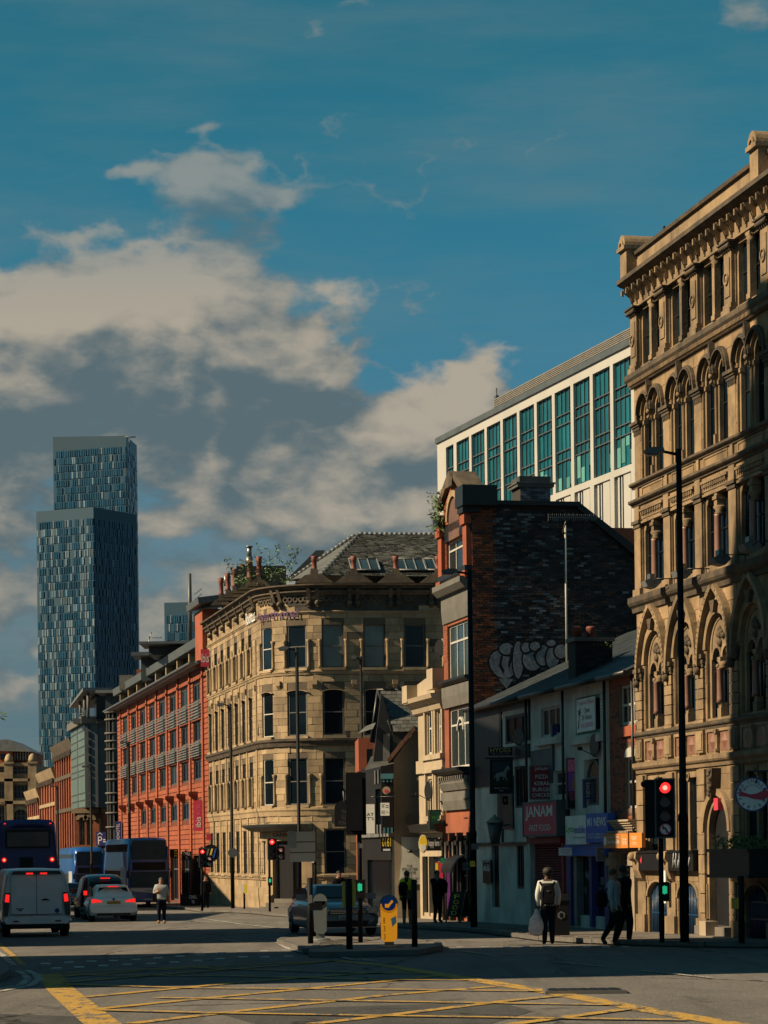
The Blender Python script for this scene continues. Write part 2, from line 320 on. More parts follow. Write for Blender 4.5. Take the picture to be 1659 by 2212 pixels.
def wall(mb, x0, x1, z0, z1, ops=(), y=0., d=.2, step=None):  # face at y with real openings (xa,xb,za,zb[,arch])
    xs = sorted({x0, x1, *[min(max(a, x0), x1) for o in ops for a in o[:2]]}); zs = sorted({z0, z1, *[min(max(a, z0), z1) for o in ops for a in o[2:4]]})
    if step:
        q = [];
        for a, b in zip(xs, xs[1:]):
            n = max(1, int(math.ceil((b-a)/step))); q += [a+(b-a)*i/n for i in range(n)]
        xs = q+[xs[-1]]
    for a, b in zip(xs, xs[1:]):
        for c, e in zip(zs, zs[1:]):
            mx, mz = (a+b)/2, (c+e)/2
            if not any(o[0] < mx < o[1] and o[2] < mz < o[3] for o in ops): mb.quad((a, y, c), (b, y, c), (b, y, e), (a, y, e))
    for o in ops:
        a, b, c, e = o[:4]
        mb.quad((a, y, c), (a, y+d, c), (a, y+d, e), (a, y, e)); mb.quad((b, y, c), (b, y, e), (b, y+d, e), (b, y+d, c))
        mb.quad((a, y, c), (b, y, c), (b, y+d, c), (a, y+d, c)); mb.quad((a, y, e), (a, y+d, e), (b, y+d, e), (b, y, e))
        if len(o) > 4 and o[4]:
            h = o[4]; cx = (a+b)/2; r = (b-a)/2; n = 8       # spandrels: arch rises h below the top of the hole
            for sgn in (-1, 1):
                pp = [(cx+sgn*r*math.cos(math.pi/2*i/n), e-h+h*math.sin(math.pi/2*i/n)) for i in range(n+1)]
                mb.prism([(cx+sgn*r, e)]+(pp if sgn < 0 else pp), y, y+d)
    return mb
CACHE = {}
def window(root, x0, x1, z0, z1, y, bars=((.5,), (.5,)), fm='paint_white', gm='glass_dark', fw=.05, arch=0, name='window', loc=None, rot=None, fd=.06, pname='pane'):
    w, h = round(x1-x0, 2), round(z1-z0, 2); key = (w, h, bars, fw, arch, fd)
    if key not in CACHE:
        f = MB(); g = MB(); r = w/2
        if fw > 0:
            f.box(-r, -r+fw, 0, fd, 0, h-arch); f.box(r-fw, r, 0, fd, 0, h-arch); f.box(-r+fw, r-fw, 0, fd, 0, fw)
            if arch: f.ring(0, h-arch, r-fw, r, 0, fd, n=10, sz=arch/r)
            else: f.box(-r+fw, r-fw, 0, fd, h-fw, h)
            for q in bars[0]: f.box(-r+w*q-fw*.45, -r+w*q+fw*.45, .004, fd-.004, fw, h-fw if not arch else h-arch*.35)
            for q in bars[1]: f.box(-r+fw, r-fw, .002, fd-.006, h*q-fw*.45, h*q+fw*.45)
        yy = fd*.55
        if arch: g.prism([(-r+.01, .01), (r-.01, .01)]+[((r-.01)*math.cos(math.pi*i/10), h-arch+(arch-.01)*math.sin(math.pi*i/10)) for i in range(11)], yy, yy+.01)
        else: g.box(-r+.005, r-.005, yy, yy+.012, .005, h-.005)
        CACHE[key] = (f, g, {}, {})
    f, g, fc, gc = CACHE[key]
    if gm not in gc: gc[gm] = g.mesh('pane')
    L = loc if loc is not None else ((x0+x1)/2, y, z0)
    if fw > 0:
        if fm not in fc: fc[fm] = f.mesh('window')
        o = link(fc[fm], name, fm, root, loc=L, rot=rot); link(gc[gm], pname, gm, o); return o
    return link(gc[gm], pname, gm, root, loc=L, rot=rot)
UB = {}
def unit(k):                                                 # unit box with its front open-backed, shared by bricks and blocks
    if k not in UB: UB[k] = MB().box(0, 1, 0, 1, 0, 1, skip='k').mesh('brick')
    return UB[k]
def cut(a, b, holes):
    out = [(a, b)]
    for h0, h1 in holes:
        q = []
        for p0, p1 in out:
            if h1 <= p0 or h0 >= p1: q.append((p0, p1)); continue
            if h0 > p0: q.append((p0, h0))
            if h1 < p1: q.append((h1, p1))
        out = q
    return out
def courses(x0, x1, z0, z1, bw, bh, ops=(), joint=.01, top=None, left=None):
    R = []; z = z0; r = 0
    while z < z1-.02:
        h = min(bh, z1-z); x = x0-(bw/2 if r % 2 else 0)
        holes = [(o[0], o[1]) for o in ops if o[2] < z+h-.01 and o[3] > z+.01]
        xe = x1 if top is None else min(x1, top(z+h))
        while x < xe:
            ww = bw*(1 if bw < .3 else random.uniform(.75, 1.25))
            for a, b in cut(max(x, x0), min(x+ww, xe), holes):
                if b-a > .04: R.append((a+joint/2, b-joint/2, z+joint/2, z+h-joint/2))
            x += ww
        z += bh; r += 1
    return R
def pieces(rects, name, m, root, y=-.012, d=.03, keep=300, key=None, alt=None, jit=.004, kmat=None):
    rects = sorted(rects, key=key) if key else rects
    ms = {}
    def me(mm):
        if mm not in ms: q = unit('u').copy(); q.materials.clear(); q.materials.append(M[mm]); ms[mm] = q
        return ms[mm]
    rest = {}
    for i, (a, b, c, e) in enumerate(rects):
        mm = m if alt is None else alt(a, b, c, e)
        yy = y-random.uniform(0, jit)
        if i < keep: link(me(mm), name, None, root, loc=(a, yy, c), scl=(b-a, d, e-c))
        else: rest.setdefault(mm, MB()).box(a, b, yy, yy+d, c, e, skip='k')
    for mm, q in rest.items(): q.build(name+'_courses' if not name.endswith('s') else name, mm, root, kind='stuff')
TXT = {}
def text(s, x0, x1, z0, z1, y, m, root, name='lettering', d=.002, fn=None, bold=0., loc=None, rot=None, al='C'):
    k = (s, bold)
    if k not in TXT:
        c = bpy.data.curves.new('t', 'FONT'); c.body = s; c.align_x = 'CENTER'; c.resolution_u = 3; c.offset = bold; c.space_line = .95
        o = bpy.data.objects.new('t', c); COL.objects.link(o); me = bpy.data.meshes.new_from_object(o.evaluated_get(bpy.context.evaluated_depsgraph_get()))
        TXT[k] = ([tuple(v.co) for v in me.vertices], [tuple(p.vertices) for p in me.polygons]); bpy.data.objects.remove(o); bpy.data.meshes.remove(me)
    vs, fs = TXT[k]
    if not vs: return None
    ax, bx = min(v[0] for v in vs), max(v[0] for v in vs); az_, bz = min(v[1] for v in vs), max(v[1] for v in vs)
    mb = MB(); mb.v = [(x0+(v[0]-ax)/(bx-ax)*(x1-x0), y-d, z0+(v[1]-az_)/(bz-az_)*(z1-z0)) for v in vs]; mb.f = list(fs); mb.sm = [False]*len(fs)
    me = bpy.data.meshes.new('lettering'); me.from_pydata([fn(p) for p in mb.v] if fn else mb.v, [], mb.f)
    return link(me, name, m, root, loc=loc, rot=rot)
def patch(mb, u0, u1, v0, v1): pass
# ================================================================ ground, road, pavements
TH = math.atan2(1165, 5500)                                  # the street leads away TH to the left of the lens axis
def sheet(name, pts, m, h=0., kind='structure', th=None, kerbm=None):
    mb = MB()
    tp = [(x, y, gz(y)+h) for x, y in pts]
    if th is None: mb.quad(*tp)
    else:
        mb.quad(*tp)
        for a, b in zip(tp, tp[1:]+tp[:1]): mb.quad(a, b, (b[0], b[1], b[2]-th), (a[0], a[1], a[2]-th))
    return mb.build(name, m, kind=kind)
gm = MB(); 
for y0, y1, w0 in ((-60, 700, 500), (700, 7000, 4000)):
    gm.quad((-w0, y0, gz(min(y0, 700))-.02), (w0, y0, gz(min(y0, 700))-.02), (w0, y1, gz(min(y1, 700))-.02), (-w0, y1, gz(min(y1, 700))-.02))
gm.build('ground', 'asphalt_new', kind='structure')
sheet('road', [(-60, -20), (60, -20), (60, 420), (-120, 420)], 'asphalt', .0)
def g2(u, v, h=0.): p = G(u, v, h); return (p.x, p.y)
# darker relaid patches of the carriageway
sheet('road_patch', [g2(690, 3280*.6636), g2(1080, 2165), g2(1150, 2185), g2(1060, 2212), g2(560, 2214), g2(480, 2192)], 'asphalt_new', .004)
sheet('road_patch', [g2(-20, 2190), g2(160, 2196), g2(250, 2214), g2(-20, 2230)], 'asphalt_new', .004)
def line(pts, wd, m, name, h=.008, per=True):
    q = [Vector(g2(*p)) for p in pts]; mb = MB()
    for a, b in zip(q, q[1:]):
        d = (b-a).normalized(); n = Vector((-d.y, d.x))*wd/2
        n = Vector((-d.y, d.x))*wd/2
        mb.quad(*[(p.x, p.y, gz(p.y)+h) for p in (a-n-d*.02, b-n+d*.02, b+n+d*.02, a+n-d*.02)])
    return mb.build(name, m, kind='structure')
for i, (pts, wd) in enumerate([
    ([(104, 2104), (132, 2138), (160, 2162), (233, 2222)], .42), ([(120, 2103), (425, 2089), (725, 2076), (830, 2086), (905, 2098)], .28), ([(905, 2098), (1090, 2128), (1205, 2147), (1400, 2183), (1610, 2218)], .36),
    ([(285, 2212), (480, 2189), (725, 2163), (830, 2151), (1090, 2130)], .22), ([(208, 2181), (480, 2154), (660, 2137), (830, 2121), (960, 2107)], .22), ([(185, 2155), (500, 2125), (750, 2106), (900, 2098)], .22),
    ([(680, 2213), (830, 2196), (1100, 2163), (1225, 2151)], .22), ([(1110, 2214), (1380, 2178)], .22), ([(120, 2112), (300, 2099), (470, 2090)], .18), ([(140, 2124), (420, 2101), (640, 2084), (725, 2076)], .18),
    ([(340, 2157), (830, 2165), (1340, 2173)], .22), ([(130, 2128), (415, 2136), (830, 2139), (1170, 2143)], .22), ([(215, 2184), (480, 2191), (830, 2197), (1480, 2206)], .22), ([(150, 2108), (500, 2110), (830, 2119), (1010, 2119)], .2), ([(430, 2093), (830, 2104), (925, 2104)], .18)]):
    line(pts, wd, 'mark_yellow', 'box_junction_line', .006+.0012*i)
for i, (pts, wd) in enumerate([([(198, 2072), (300, 2068), (415, 2059)], .2), ([(480, 2030), (523, 2036)], .12), ([(565, 2026), (645, 2033)], .12), ([(440, 1985), (520, 1997), (620, 2008)], .15), ([(1000, 2056), (1058, 2064)], .12), ([(1060, 2067), (1069, 2067)], .2), ([(1207, 2080), (1300, 2089)], .1), ([(1385, 2098), (1535, 2114)], .1),
    ([(180, 2024), (197, 2028)], .15), ([(735, 2069), (765, 2075)], .12), ([(780, 2075), (810, 2077)], .15), ([(600, 2037), (625, 2052)], .15), ([(625, 2052), (668, 2062)], .12)]):
    line(pts, wd, 'mark_white', 'road_line', .014+.0008*i)
for i, pts in enumerate([[(-20, 2026), (20, 2058), (50, 2085)], [(-20, 2048), (5, 2063), (30, 2085)], [(38, 2097), (55, 2107), (60, 2116), (45, 2128), (0, 2137), (-30, 2140)], [(57, 2096), (78, 2106), (85, 2116), (65, 2130), (0, 2142), (-30, 2146)]]):
    line(pts, .13, 'mark_yellow' if i == 0 else 'mark_white', 'kerb_line', .006+.0012*i)
st = MB()
for (a, b) in [(190, 383), (290, 378), (388, 373), (483, 370), (580, 365), (675, 358), (770, 351), (858, 343), (950, 336), (1040, 331), (1135, 328), (1230, 325), (237, 403), (335, 398), (438, 392), (542, 387), (645, 383), (747, 377), (847, 370), (943, 362), (1043, 354), (1137, 354), (1237, 351)]:
    p = G(a*.5+4, 1891+b*.5); st.box(p.x-.09, p.x+.09, p.y-.07, p.y+.07, p.z, p.z+.02)
for (a, b) in [(240, 305), (330, 310), (440, 311), (530, 312), (615, 310), (700, 309), (787, 310), (875, 310), (960, 310), (1040, 309)]:
    p = G(830+a*.5, 1891+b*.5); st.box(p.x-.08, p.x+.08, p.y-.07, p.y+.07, p.z, p.z+.02)
st.build('crossing_studs', 'stud', kind='structure')
# manhole in the carriageway
p = G(1262, 2145); mh = thing('manhole_cover', 'rectangular iron manhole cover beside the yellow box lines', 'manhole cover', (p.x, p.y, gz(p.y)))
MB().box(-.55, .55, -.35, .35, .006, .05).build('frame', 'kerb', mh); q = MB()
for i in range(7):
    for j in range(5): q.box(-.46+i*.135, -.36+i*.135, -.27+j*.11, -.19+j*.11, .05, .058)
q.box(-.5, .5, -.3, .3, .045, .0505); q.build('lid', 'dark_metal', mh)
# pavements: a slab with kerb stones and flags along the part we see
def pavement(kpts, far, flags=True, name='pavement'):
    """kpts: kerb line on the road (world xy), far: back edge"""
    o = sheet(name, kpts+far, 'paving', .118, th=.2)
    kb = []
    for a, b in zip(kpts, kpts[1:]):
        a, b = Vector(a), Vector(b); L = (b-a).length; n = max(1, int(L/.95)); d = (b-a).normalized()
        for i in range(n):
            p = a+d*(L*i/n); kb.append((p, math.atan2(d.y, d.x), L/n-.012))
    me = MB().box(0, 1, -.02, .14, -.1, 0).mesh('kerb_stone'); me.materials.append(M['kerb'])
    for p, an, l in kb[:150]:
        link(me, 'kerb_stone', None, o, loc=(p.x, p.y, gz(p.y)+.128), rot=(0, 0, an), scl=(l, 1, 1))
    return o
kr = [g2(1720, 2051), g2(1659, 2048), g2(1530, 2047), g2(1400, 2044), g2(1290, 2040), g2(1175, 2034), g2(1110, 2025), g2(1052, 2017), g2(960, 2010), g2(860, 2004), g2(800, 1998), (-.9, 100), (-.9, 112), (6, 114)]
PAVE_R = pavement(kr, [(60, 114), (60, 40)])
ka = [(12, 119), g2(790, 1973), g2(720, 1979), g2(640, 1983), g2(590, 1979), g2(560, 1975), g2(500, 1972), g2(440, 1971), g2(400, 1965), g2(300, 1958)]
PAVE_B = pavement(ka, [(-19, 300), (60, 300), (60, 119)])
flag = MB().box(0, 1, 0, 1, -.03, 0, skip='b').mesh('paving_flag'); flag.materials.append(M['paving'])
def inpoly(x, y, P_):
    c = False
    for (x1, y1), (x2, y2) in zip(P_, P_[1:]+P_[:1]):
        if (y1 > y) != (y2 > y) and x < (x2-x1)*(y-y1)/(y2-y1)+x1: c = not c
    return c
pr = kr+[(60, 114), (60, 40)]; n = 0
for j in range(60):
    for i in range(24):
        x = -1+i*.62+(j % 2)*.3; y = 52+j*.62
        if n < 300 and all(inpoly(x+a, y+b, pr) for a in (-.15, .77) for b in (-.15, .77)) and abs(x) < .16*y:
            link(flag, 'paving_flag', None, PAVE_R, loc=(x, y, gz(y)+.128+random.uniform(0, .003)), scl=(.605, .605, 1), rot=(-SL, 0, 0)); n += 1
# left kerb corner
PAVE_L = pavement([g2(-60, 2122), g2(0, 2122), g2(14, 2116), g2(19, 2108), g2(12, 2098), g2(0, 2094), g2(-60, 2094)], [(-14, 46), (-14, 38)])
# far left pavement
pavement([(-26, 60), (-24.5, 100), (-33, 150), (-45, 205)], [(-120, 205), (-120, 60)])
# traffic island
isl = [g2(668, 2069), g2(720, 2070), g2(900, 2066), g2(955, 2055), g2(950, 2046), g2(900, 2041), g2(760, 2038), g2(680, 2046)]
PAVE_I = pavement(isl+[isl[0]], []); PAVE_I.name = 'traffic_island'
isl2 = [g2(600, 2040), g2(668, 2062), g2(820, 2040), g2(820, 2036), g2(700, 2034), g2(610, 2034)]
PAVE_I2 = pavement(isl2+[isl2[0]], []); PAVE_I2.name = 'traffic_island'
# ================================================================ the tall sandstone warehouse on the right
def rep(mb, name, m, root, xs, **k):
    me = mb.mesh(name); return [link(me, name, m, root, loc=(x, 0, 0) if isinstance(x, (int, float)) else x, **k) for x in xs]
ANG = TH-math.pi/2
RB = Fr((6.55, 65.2, gz(65.2)), ANG); r = RB.thing('stone_warehouse', 'tall ornate Victorian sandstone warehouse with arcaded windows filling the right edge', 'building')
B, NB = 2.36, 6; LEN = B*NB+.54; bays = [i*B for i in range(NB)]; piers = [i*B for i in range(NB+1)]
ops = []
for x in bays:
    ops += [(x+.54, x+B, 14.5, 16.02)]
    ops += [(x+.60, x+1.40, 11.62, 13.65, .40), (x+1.50, x+2.30, 11.62, 13.65, .40)]
    ops += [(x+.54, x+B, 8.86, 10.52)]
    ops += [(x+.64, x+2.26, 5.28, 7.72, .81)]
for i, x in enumerate(bays):
    if i != 2: ops += [(x+.62, x+2.28, 2.2, 4.12), (x+.72, x+2.18, -.3, 1.42, .35)]
    else: ops += [(x+.55, x+2.2, -.3, 3.45, .82)]
mb = wall(MB(), 0, LEN, -.6, 16.7, ops, 0, .21); mb.box(0, LEN, .22, 11, -.6, 16.7, skip='f'); mb.quad((0, .22, -.6), (0, 0, -.6), (0, 0, 16.7), (0, .22, 16.7))
mb.build('wall', 'sandstone', r)
random.seed(31); pieces([q for q in courses(0, LEN, 0, 16.2, .8, .36, [(o[0]-.02, o[1]+.02, o[2]-.02, o[3]+.02) for o in ops], .012) if q[0] < 10.5], 'ashlar_block', 'sandstone_block', r, -.008, .02, 200, jit=.006)
MB().box(.3, LEN, 1, 10.5, 16.7, 17.0).build('roof', 'slate', r)
dk = MB(); [dk.box(o[0]-.01, o[1]+.01, .40, .42, o[2]-.01, o[3]+.01) for o in ops if 0]; 
# cornices and ledges, profiles in (depth, height)
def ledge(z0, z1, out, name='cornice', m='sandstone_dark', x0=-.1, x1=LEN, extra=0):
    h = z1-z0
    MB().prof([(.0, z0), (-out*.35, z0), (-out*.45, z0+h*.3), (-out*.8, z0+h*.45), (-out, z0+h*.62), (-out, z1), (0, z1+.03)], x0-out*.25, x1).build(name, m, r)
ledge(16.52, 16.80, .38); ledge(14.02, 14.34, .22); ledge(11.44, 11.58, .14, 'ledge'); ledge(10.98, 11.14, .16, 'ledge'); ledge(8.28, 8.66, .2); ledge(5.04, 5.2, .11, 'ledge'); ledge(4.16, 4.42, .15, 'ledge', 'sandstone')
MB().box(.35, LEN, -.02, .35, 16.8, 17.34).build('parapet', 'sandstone', r); MB().prof([(-.10, 17.34), (-.12, 17.42), (.1, 17.5), (.45, 17.42), (.45, 17.34)], .3, LEN).build('coping', 'sandstone_dark', r)
d = MB(); n = int(LEN/.085)
for i in range(n): d.box(i*.085, i*.085+.045, -.17, 0, 14.06, 14.2)
d.build('dentils', 'sandstone', r, kind='stuff')
pd = MB().box(-.1, .42, -.3, 1.2, 16.8, 17.5); pd.box(-.16, .48, -.38, 1.25, 17.5, 17.6); pd.prism([(.16+.27*math.cos(g), 17.6+.30*math.sin(g)) for g in [math.pi*i/10 for i in range(11)]], -.34, 1.2); pd.ring(.16, 17.6, .1, .18, -.38, -.34); rep(pd, 'parapet_pedestal', 'sandstone', r, [0, 4*B+.1])
fr = MB()
for i in range(NB): MB_x = bays[i]
br = MB().prism([(-.02, 16.22), (-.08, 16.24), (-.12, 16.34), (-.26, 16.44), (-.30, 16.52), (0, 16.52)], -.05, .05, ax='x').box(-.035, .035, -.34, -.28, 16.36, 16.5); br.box(-.03, .03, -.07, 0, 16.1, 16.22)
rep(br, 'bracket', 'sandstone', r, [x+q for x in piers for q in (.08, .46, .95, 1.42, 1.88) if x+q < LEN])
MB().prof([(0, 16.02), (-.07, 16.02), (-.07, 16.07), (-.03, 16.1), (-.03, 16.2), (0, 16.2)], -.05, LEN).build('string_course', 'sandstone', r)
# top storey piers, colonnettes
p = MB().box(.02, .52, -.09, 0, 14.62, 15.82).box(.10, .44, -.115, -.09, 14.78, 15.66); p.box(-.03, .57, -.16, 0, 14.36, 14.50).box(0, .54, -.12, 0, 14.5, 14.62)
p.ring(.27, 15.2, .115, .15, -.15, -.1, 0, 2*math.pi, 14); p.ball((.27, -.12, 15.2), .07, 8, 1, .5, 1); rep(p, 'pier', 'sandstone', r, piers)
cp = MB()
for k in range(4): cp.box(-.02-.03*k, .56+.03*k, -.12-.035*k, 0, 15.82+.055*k, 15.86+.055*k)
for k in range(5): cp.ball((.02+.125*k, -.17, 15.90), .06, 6)
rep(cp, 'capital', 'sandstone_dark', r, piers)
c = MB().box(-.085, .085, -.02, .14, 14.62, 15.80).box(-.12, .12, -.04, .16, 14.5, 14.62).box(-.13, .13, -.04, .16, 15.92, 16.02); c.lathe([(.09, 15.72), (.1, 15.8), (.13, 15.86), (.11, 15.9), (.16, 15.95)], (0, .06, 0), 8)
rep(c, 'colonnette', 'sandstone', r, [x+1.45 for x in bays])
for x in bays:
    for a in (x+.56, x+1.47): window(r, a, a+.87, 14.5, 16.0, .14, ((), (.5,)), 'dark_metal', 'glass_dark', .04)
    j = MB().box(x+.54, x+.62, .05, .2, 14.5, 16.0).box(x+2.28, x+2.36, .05, .2, 14.5, 16.0).box(x+.62, x+2.28, .05, .2, 15.92, 16.01); j.build('jamb', 'sandstone', r)
# arcade storey
h = MB(); ia = MB(); ii = MB()
for cx in (1.0, 1.9):
    h.ring(cx, 13.25, .47, .56, -.10, 0, 0, math.pi, 14); h.ring(cx, 13.25, .47, .51, -.14, -.1, 0, math.pi, 14); ia.ring(cx, 13.25, .40, .46, -.03, .0, 0, math.pi, 14)
    ii.ring(cx, 13.25, .31, .41, .05, .18, 0, math.pi, 12); ii.box(cx-.41, cx-.31, .05, .18, 11.62, 13.25).box(cx+.31, cx+.41, .05, .18, 11.62, 13.25)
    ii.box(cx-.43, cx-.29, .02, .19, 13.0, 13.1).box(cx+.29, cx+.43, .02, .19, 13.0, 13.1)
h.prism([(1.36, 13.6), (1.54, 13.6), (1.5, 13.85), (1.45, 14.02), (1.40, 13.85)], -.16, 0); h.box(.38, .47, -.1, 0, 13.12, 13.25).box(2.43, 2.52, -.1, 0, 13.12, 13.25)
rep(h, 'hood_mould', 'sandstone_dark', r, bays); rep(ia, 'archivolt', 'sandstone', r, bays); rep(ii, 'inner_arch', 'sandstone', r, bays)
im = MB().box(-.04, .58, -.09, .1, 12.98, 13.04).box(-.02, .56, -.06, .1, 12.9, 12.98).box(-.07, .61, -.13, .1, 13.04, 13.12); [im.box(.04+.09*k, .09+.09*k, -.045, 0, 12.78, 12.9) for k in range(6)]
rep(im, 'impost', 'sandstone_dark', r, piers)
im = MB().box(1.38, 1.52, -.05, .13, 13.0, 13.1).box(1.42, 1.48, -.1, 0, 13.1, 13.66); im.ball((1.45, -.1, 13.2), .07, 6); im.ball((1.45, -.1, 13.05), .05, 6); rep(MB().box(1.39, 1.51, -.04, .1, 11.6, 11.85), 'column_base', 'sandstone', r, bays); rep(im, 'corbel', 'sandstone', r, bays)
for x in bays:
    for cx in (1.0, 1.9): window(r, x+cx-.31, x+cx+.31, 11.62, 13.56, .14, ((), (.48,)), 'dark_metal', 'glass_dark', .035, arch=.31)
pb = MB().box(.04, .5, -.02, 0, 11.62, 12.88); pan = MB(); pan.box(.62, 2.28, -.03, 0, 11.18, 11.22).box(.62, 2.28, -.03, 0, 11.38, 11.42).box(.62, .66, -.03, 0, 11.22, 11.38).box(2.24, 2.28, -.03, 0, 11.22, 11.38).box(.18, .36, -.06, 0, 11.16, 11.43)
rep(pb, 'pier_face', 'sandstone', r, piers); rep(pan, 'panel', 'sandstone', r, bays)
# third storey
q = MB().box(.02, .52, -.05, 0, 8.86, 10.4).box(.08, .46, -.07, 0, 10.62, 10.96); rep(q, 'pier', 'sandstone', r, piers)
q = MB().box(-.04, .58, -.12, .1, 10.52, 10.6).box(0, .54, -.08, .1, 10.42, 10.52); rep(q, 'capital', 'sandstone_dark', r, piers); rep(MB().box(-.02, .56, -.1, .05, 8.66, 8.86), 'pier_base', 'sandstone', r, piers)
q = MB().box(.54, 2.36, -.05, .15, 10.50, 10.56).box(.54, 2.36, -.02, .2, 10.62, 10.66); [q.box(.6+.14*k, .67+.14*k, -.07, 0, 10.7, 10.80) for k in range(12)]; q.box(.54, 2.36, -.09, 0, 10.80, 10.86)
q.box(.54, .62, .05, .2, 8.86, 10.3).box(2.28, 2.36, .05, .2, 8.86, 10.3).prism([(.54, 10.5), (.54, 10.3), (.66, 10.3), (.72, 10.42), (.85, 10.5)], .05, .2).prism([(2.36, 10.5), (2.05, 10.5), (2.18, 10.42), (2.24, 10.3), (2.36, 10.3)], .05, .2)
rep(q, 'lintel', 'sandstone', r, bays)
q = MB().lathe([(.10, 8.95), (.085, 9.05), (.08, 9.95), (.09, 10.0)], (1.45, .02, 0), 10); rep(q, 'column_shaft', 'pink_granite', r, bays)
rep(MB().box(1.34, 1.56, -.04, .2, 8.86, 8.95), 'column_base', 'sandstone', r, bays); q = MB().box(1.35, 1.55, -.03, .2, 10.2, 10.52).box(1.31, 1.59, -.06, .22, 10.34, 10.42); q.lathe([(.09, 9.98), (.14, 10.02), (.10, 10.08), (.17, 10.16), (.14, 10.2)], (1.45, .08, 0), 8); rep(q, 'capital', 'sandstone', r, bays)
for x in bays:
    for a in (x+.60, x+1.47): window(r, a, a+.85, 8.86, 10.48, .14, ((), (.5,)), 'dark_metal', 'glass_dark', .04)
# fourth storey with pointed hoods
def pointed(mb, cx, z0, w, hgt, t, y0, y1, n=14):
    R_ = (hgt*hgt+w*w)/(2*w); L_ = [(math.sqrt(max(0, R_*R_-(hgt*i/n)**2))-(R_-w), hgt*i/n) for i in range(n+1)]
    for s_ in (-1, 1):
        for (xa, za), (xb, zb) in zip(L_, L_[1:]):
            mb.prism([(cx+s_*xa, z0+za), (cx+s_*(xa+t), z0+za+t*.2), (cx+s_*(xb+t*(1-xb/w*0)), z0+zb+t*.6), (cx+s_*xb, z0+zb)], y0, y1)
hd = MB(); pointed(hd, 1.45, 6.55, 1.04, 1.74, .14, -.18, 0); rep(hd, 'pointed_hood', 'sandstone', r, bays)
hd = MB(); hd.prism([(1.28, 8.0), (1.62, 8.0), (1.52, 7.72), (1.38, 7.72)], -.16, 0); rep(hd, 'keystone', 'sandstone_dark', r, bays); rep(MB().box(.22, .32, -.2, 0, 6.35, 6.6).ball((.27, -.12, 6.45), .11, 8), 'hood_stop', 'sandstone_dark', r, bays)
q = MB().ring(1.45, 6.91, .80, .98, -.05, 0, 0, math.pi, 18).ring(1.45, 6.91, .68, .81, .07, .2, 0, math.pi, 18).box(.64, .77, .07, .2, 5.28, 6.91).box(2.13, 2.26, .07, .2, 5.28, 6.91); rep(q, 'archivolt', 'sandstone', r, bays)
tm = MB(); 
for s_ in (-1, 1):
    tm.ring(1.45+s_*.33, 6.66, .26, .35, .06, .18, 0, math.pi, 12)
tm.prism([(1.45-.67*math.cos(math.pi*i/14), 6.91+.67*math.sin(math.pi*i/14)) for i in range(15)]+[(2.12, 6.91), (1.78, 6.99), (1.45, 6.8), (1.12, 6.99), (.78, 6.91)], .09, .19); rep(tm, 'tympanum', 'sandstone', r, bays)
q = MB(); random.seed(3)
for k in range(9): q.ball((1.45+random.uniform(-.2, .2), .08, 7.15+random.uniform(-.14, .2)), random.uniform(.05, .1), 6)
rep(q, 'carving', 'sandstone_dark', r, bays)
q = MB().lathe([(.095, 5.62), (.08, 5.7), (.075, 6.4), (.085, 6.42)], (1.45, .03, 0), 10); rep(q, 'column_shaft', 'pink_granite', r, bays)
rep(MB().box(1.33, 1.57, .0, .36, 5.28, 5.5).box(1.36, 1.54, .02, .3, 5.5, 5.62), 'column_base', 'sandstone', r, bays); q = MB().box(1.34, 1.56, 0, .34, 6.58, 6.68).box(1.40, 1.5, .1, .36, 6.68, 6.9); q.lathe([(.09, 6.4), (.13, 6.44), (.10, 6.5), (.15, 6.58)], (1.45, .12, 0), 8); q.ball((1.40, -.0, 6.47), .06, 6); rep(q, 'capital', 'sandstone', r, bays)
for x in bays: window(r, x+.76, x+2.14, 5.28, 7.5, .14, ((.5,), (.5,)), 'dark_metal', 'glass_dark', .05, arch=.66)
q = MB().box(-.05, .59, -.13, .1, 6.72, 6.82).box(-.02, .56, -.09, .1, 6.6, 6.72).box(.02, .52, -.07, .05, 6.52, 6.6); rep(q, 'impost', 'sandstone_dark', r, piers)
def rust(z0, z1, n, xs, xa=.0, xb=.54, nm='stone_block'):
    hh = (z1-z0)/n
    for k in range(n):
        me = MB().box(xa, xb, -.075, 0, z0+k*hh+.012, z0+(k+1)*hh-.012).mesh('block'); [link(me, nm, 'sandstone', r, loc=(x, 0, 0)) for x in xs]
rust(5.28, 6.5, 5, piers)
# diamond panel band
q = MB().box(-.02, .56, -.09, 0, 5.2, 5.28).box(.02, .52, -.09, 0, 4.5, 5.02).box(.07, .47, -.11, -.09, 4.56, 4.96); rep(q, 'pedestal', 'sandstone', r, piers)
q = MB().box(.6, 2.3, -.05, 0, 4.96, 5.03).box(1.38, 1.52, -.09, 0, 4.5, 5.0).box(.62, .7, -.05, 0, 4.5, 4.96).box(2.2, 2.28, -.05, 0, 4.5, 4.96).box(1.36, 1.54, -.13, 0, 4.9, 5.0).box(1.40, 1.5, -.12, 0, 4.46, 4.55); rep(q, 'panel_frame', 'sandstone', r, bays)
q = MB()
for cx in (1.04, 1.86):
    q.box(cx-.3, cx+.3, -.02, 0, 4.5, 4.93); 
    c4 = [(cx-.2, -.02, 4.72), (cx, -.02, 4.52), (cx+.2, -.02, 4.72), (cx, -.02, 4.92)]
    for a, b in zip(c4, c4[1:]+c4[:1]): q.quad(a, b, (cx, -.10, 4.72))
rep(q, 'diamond_panel', 'pink_granite', r, bays)
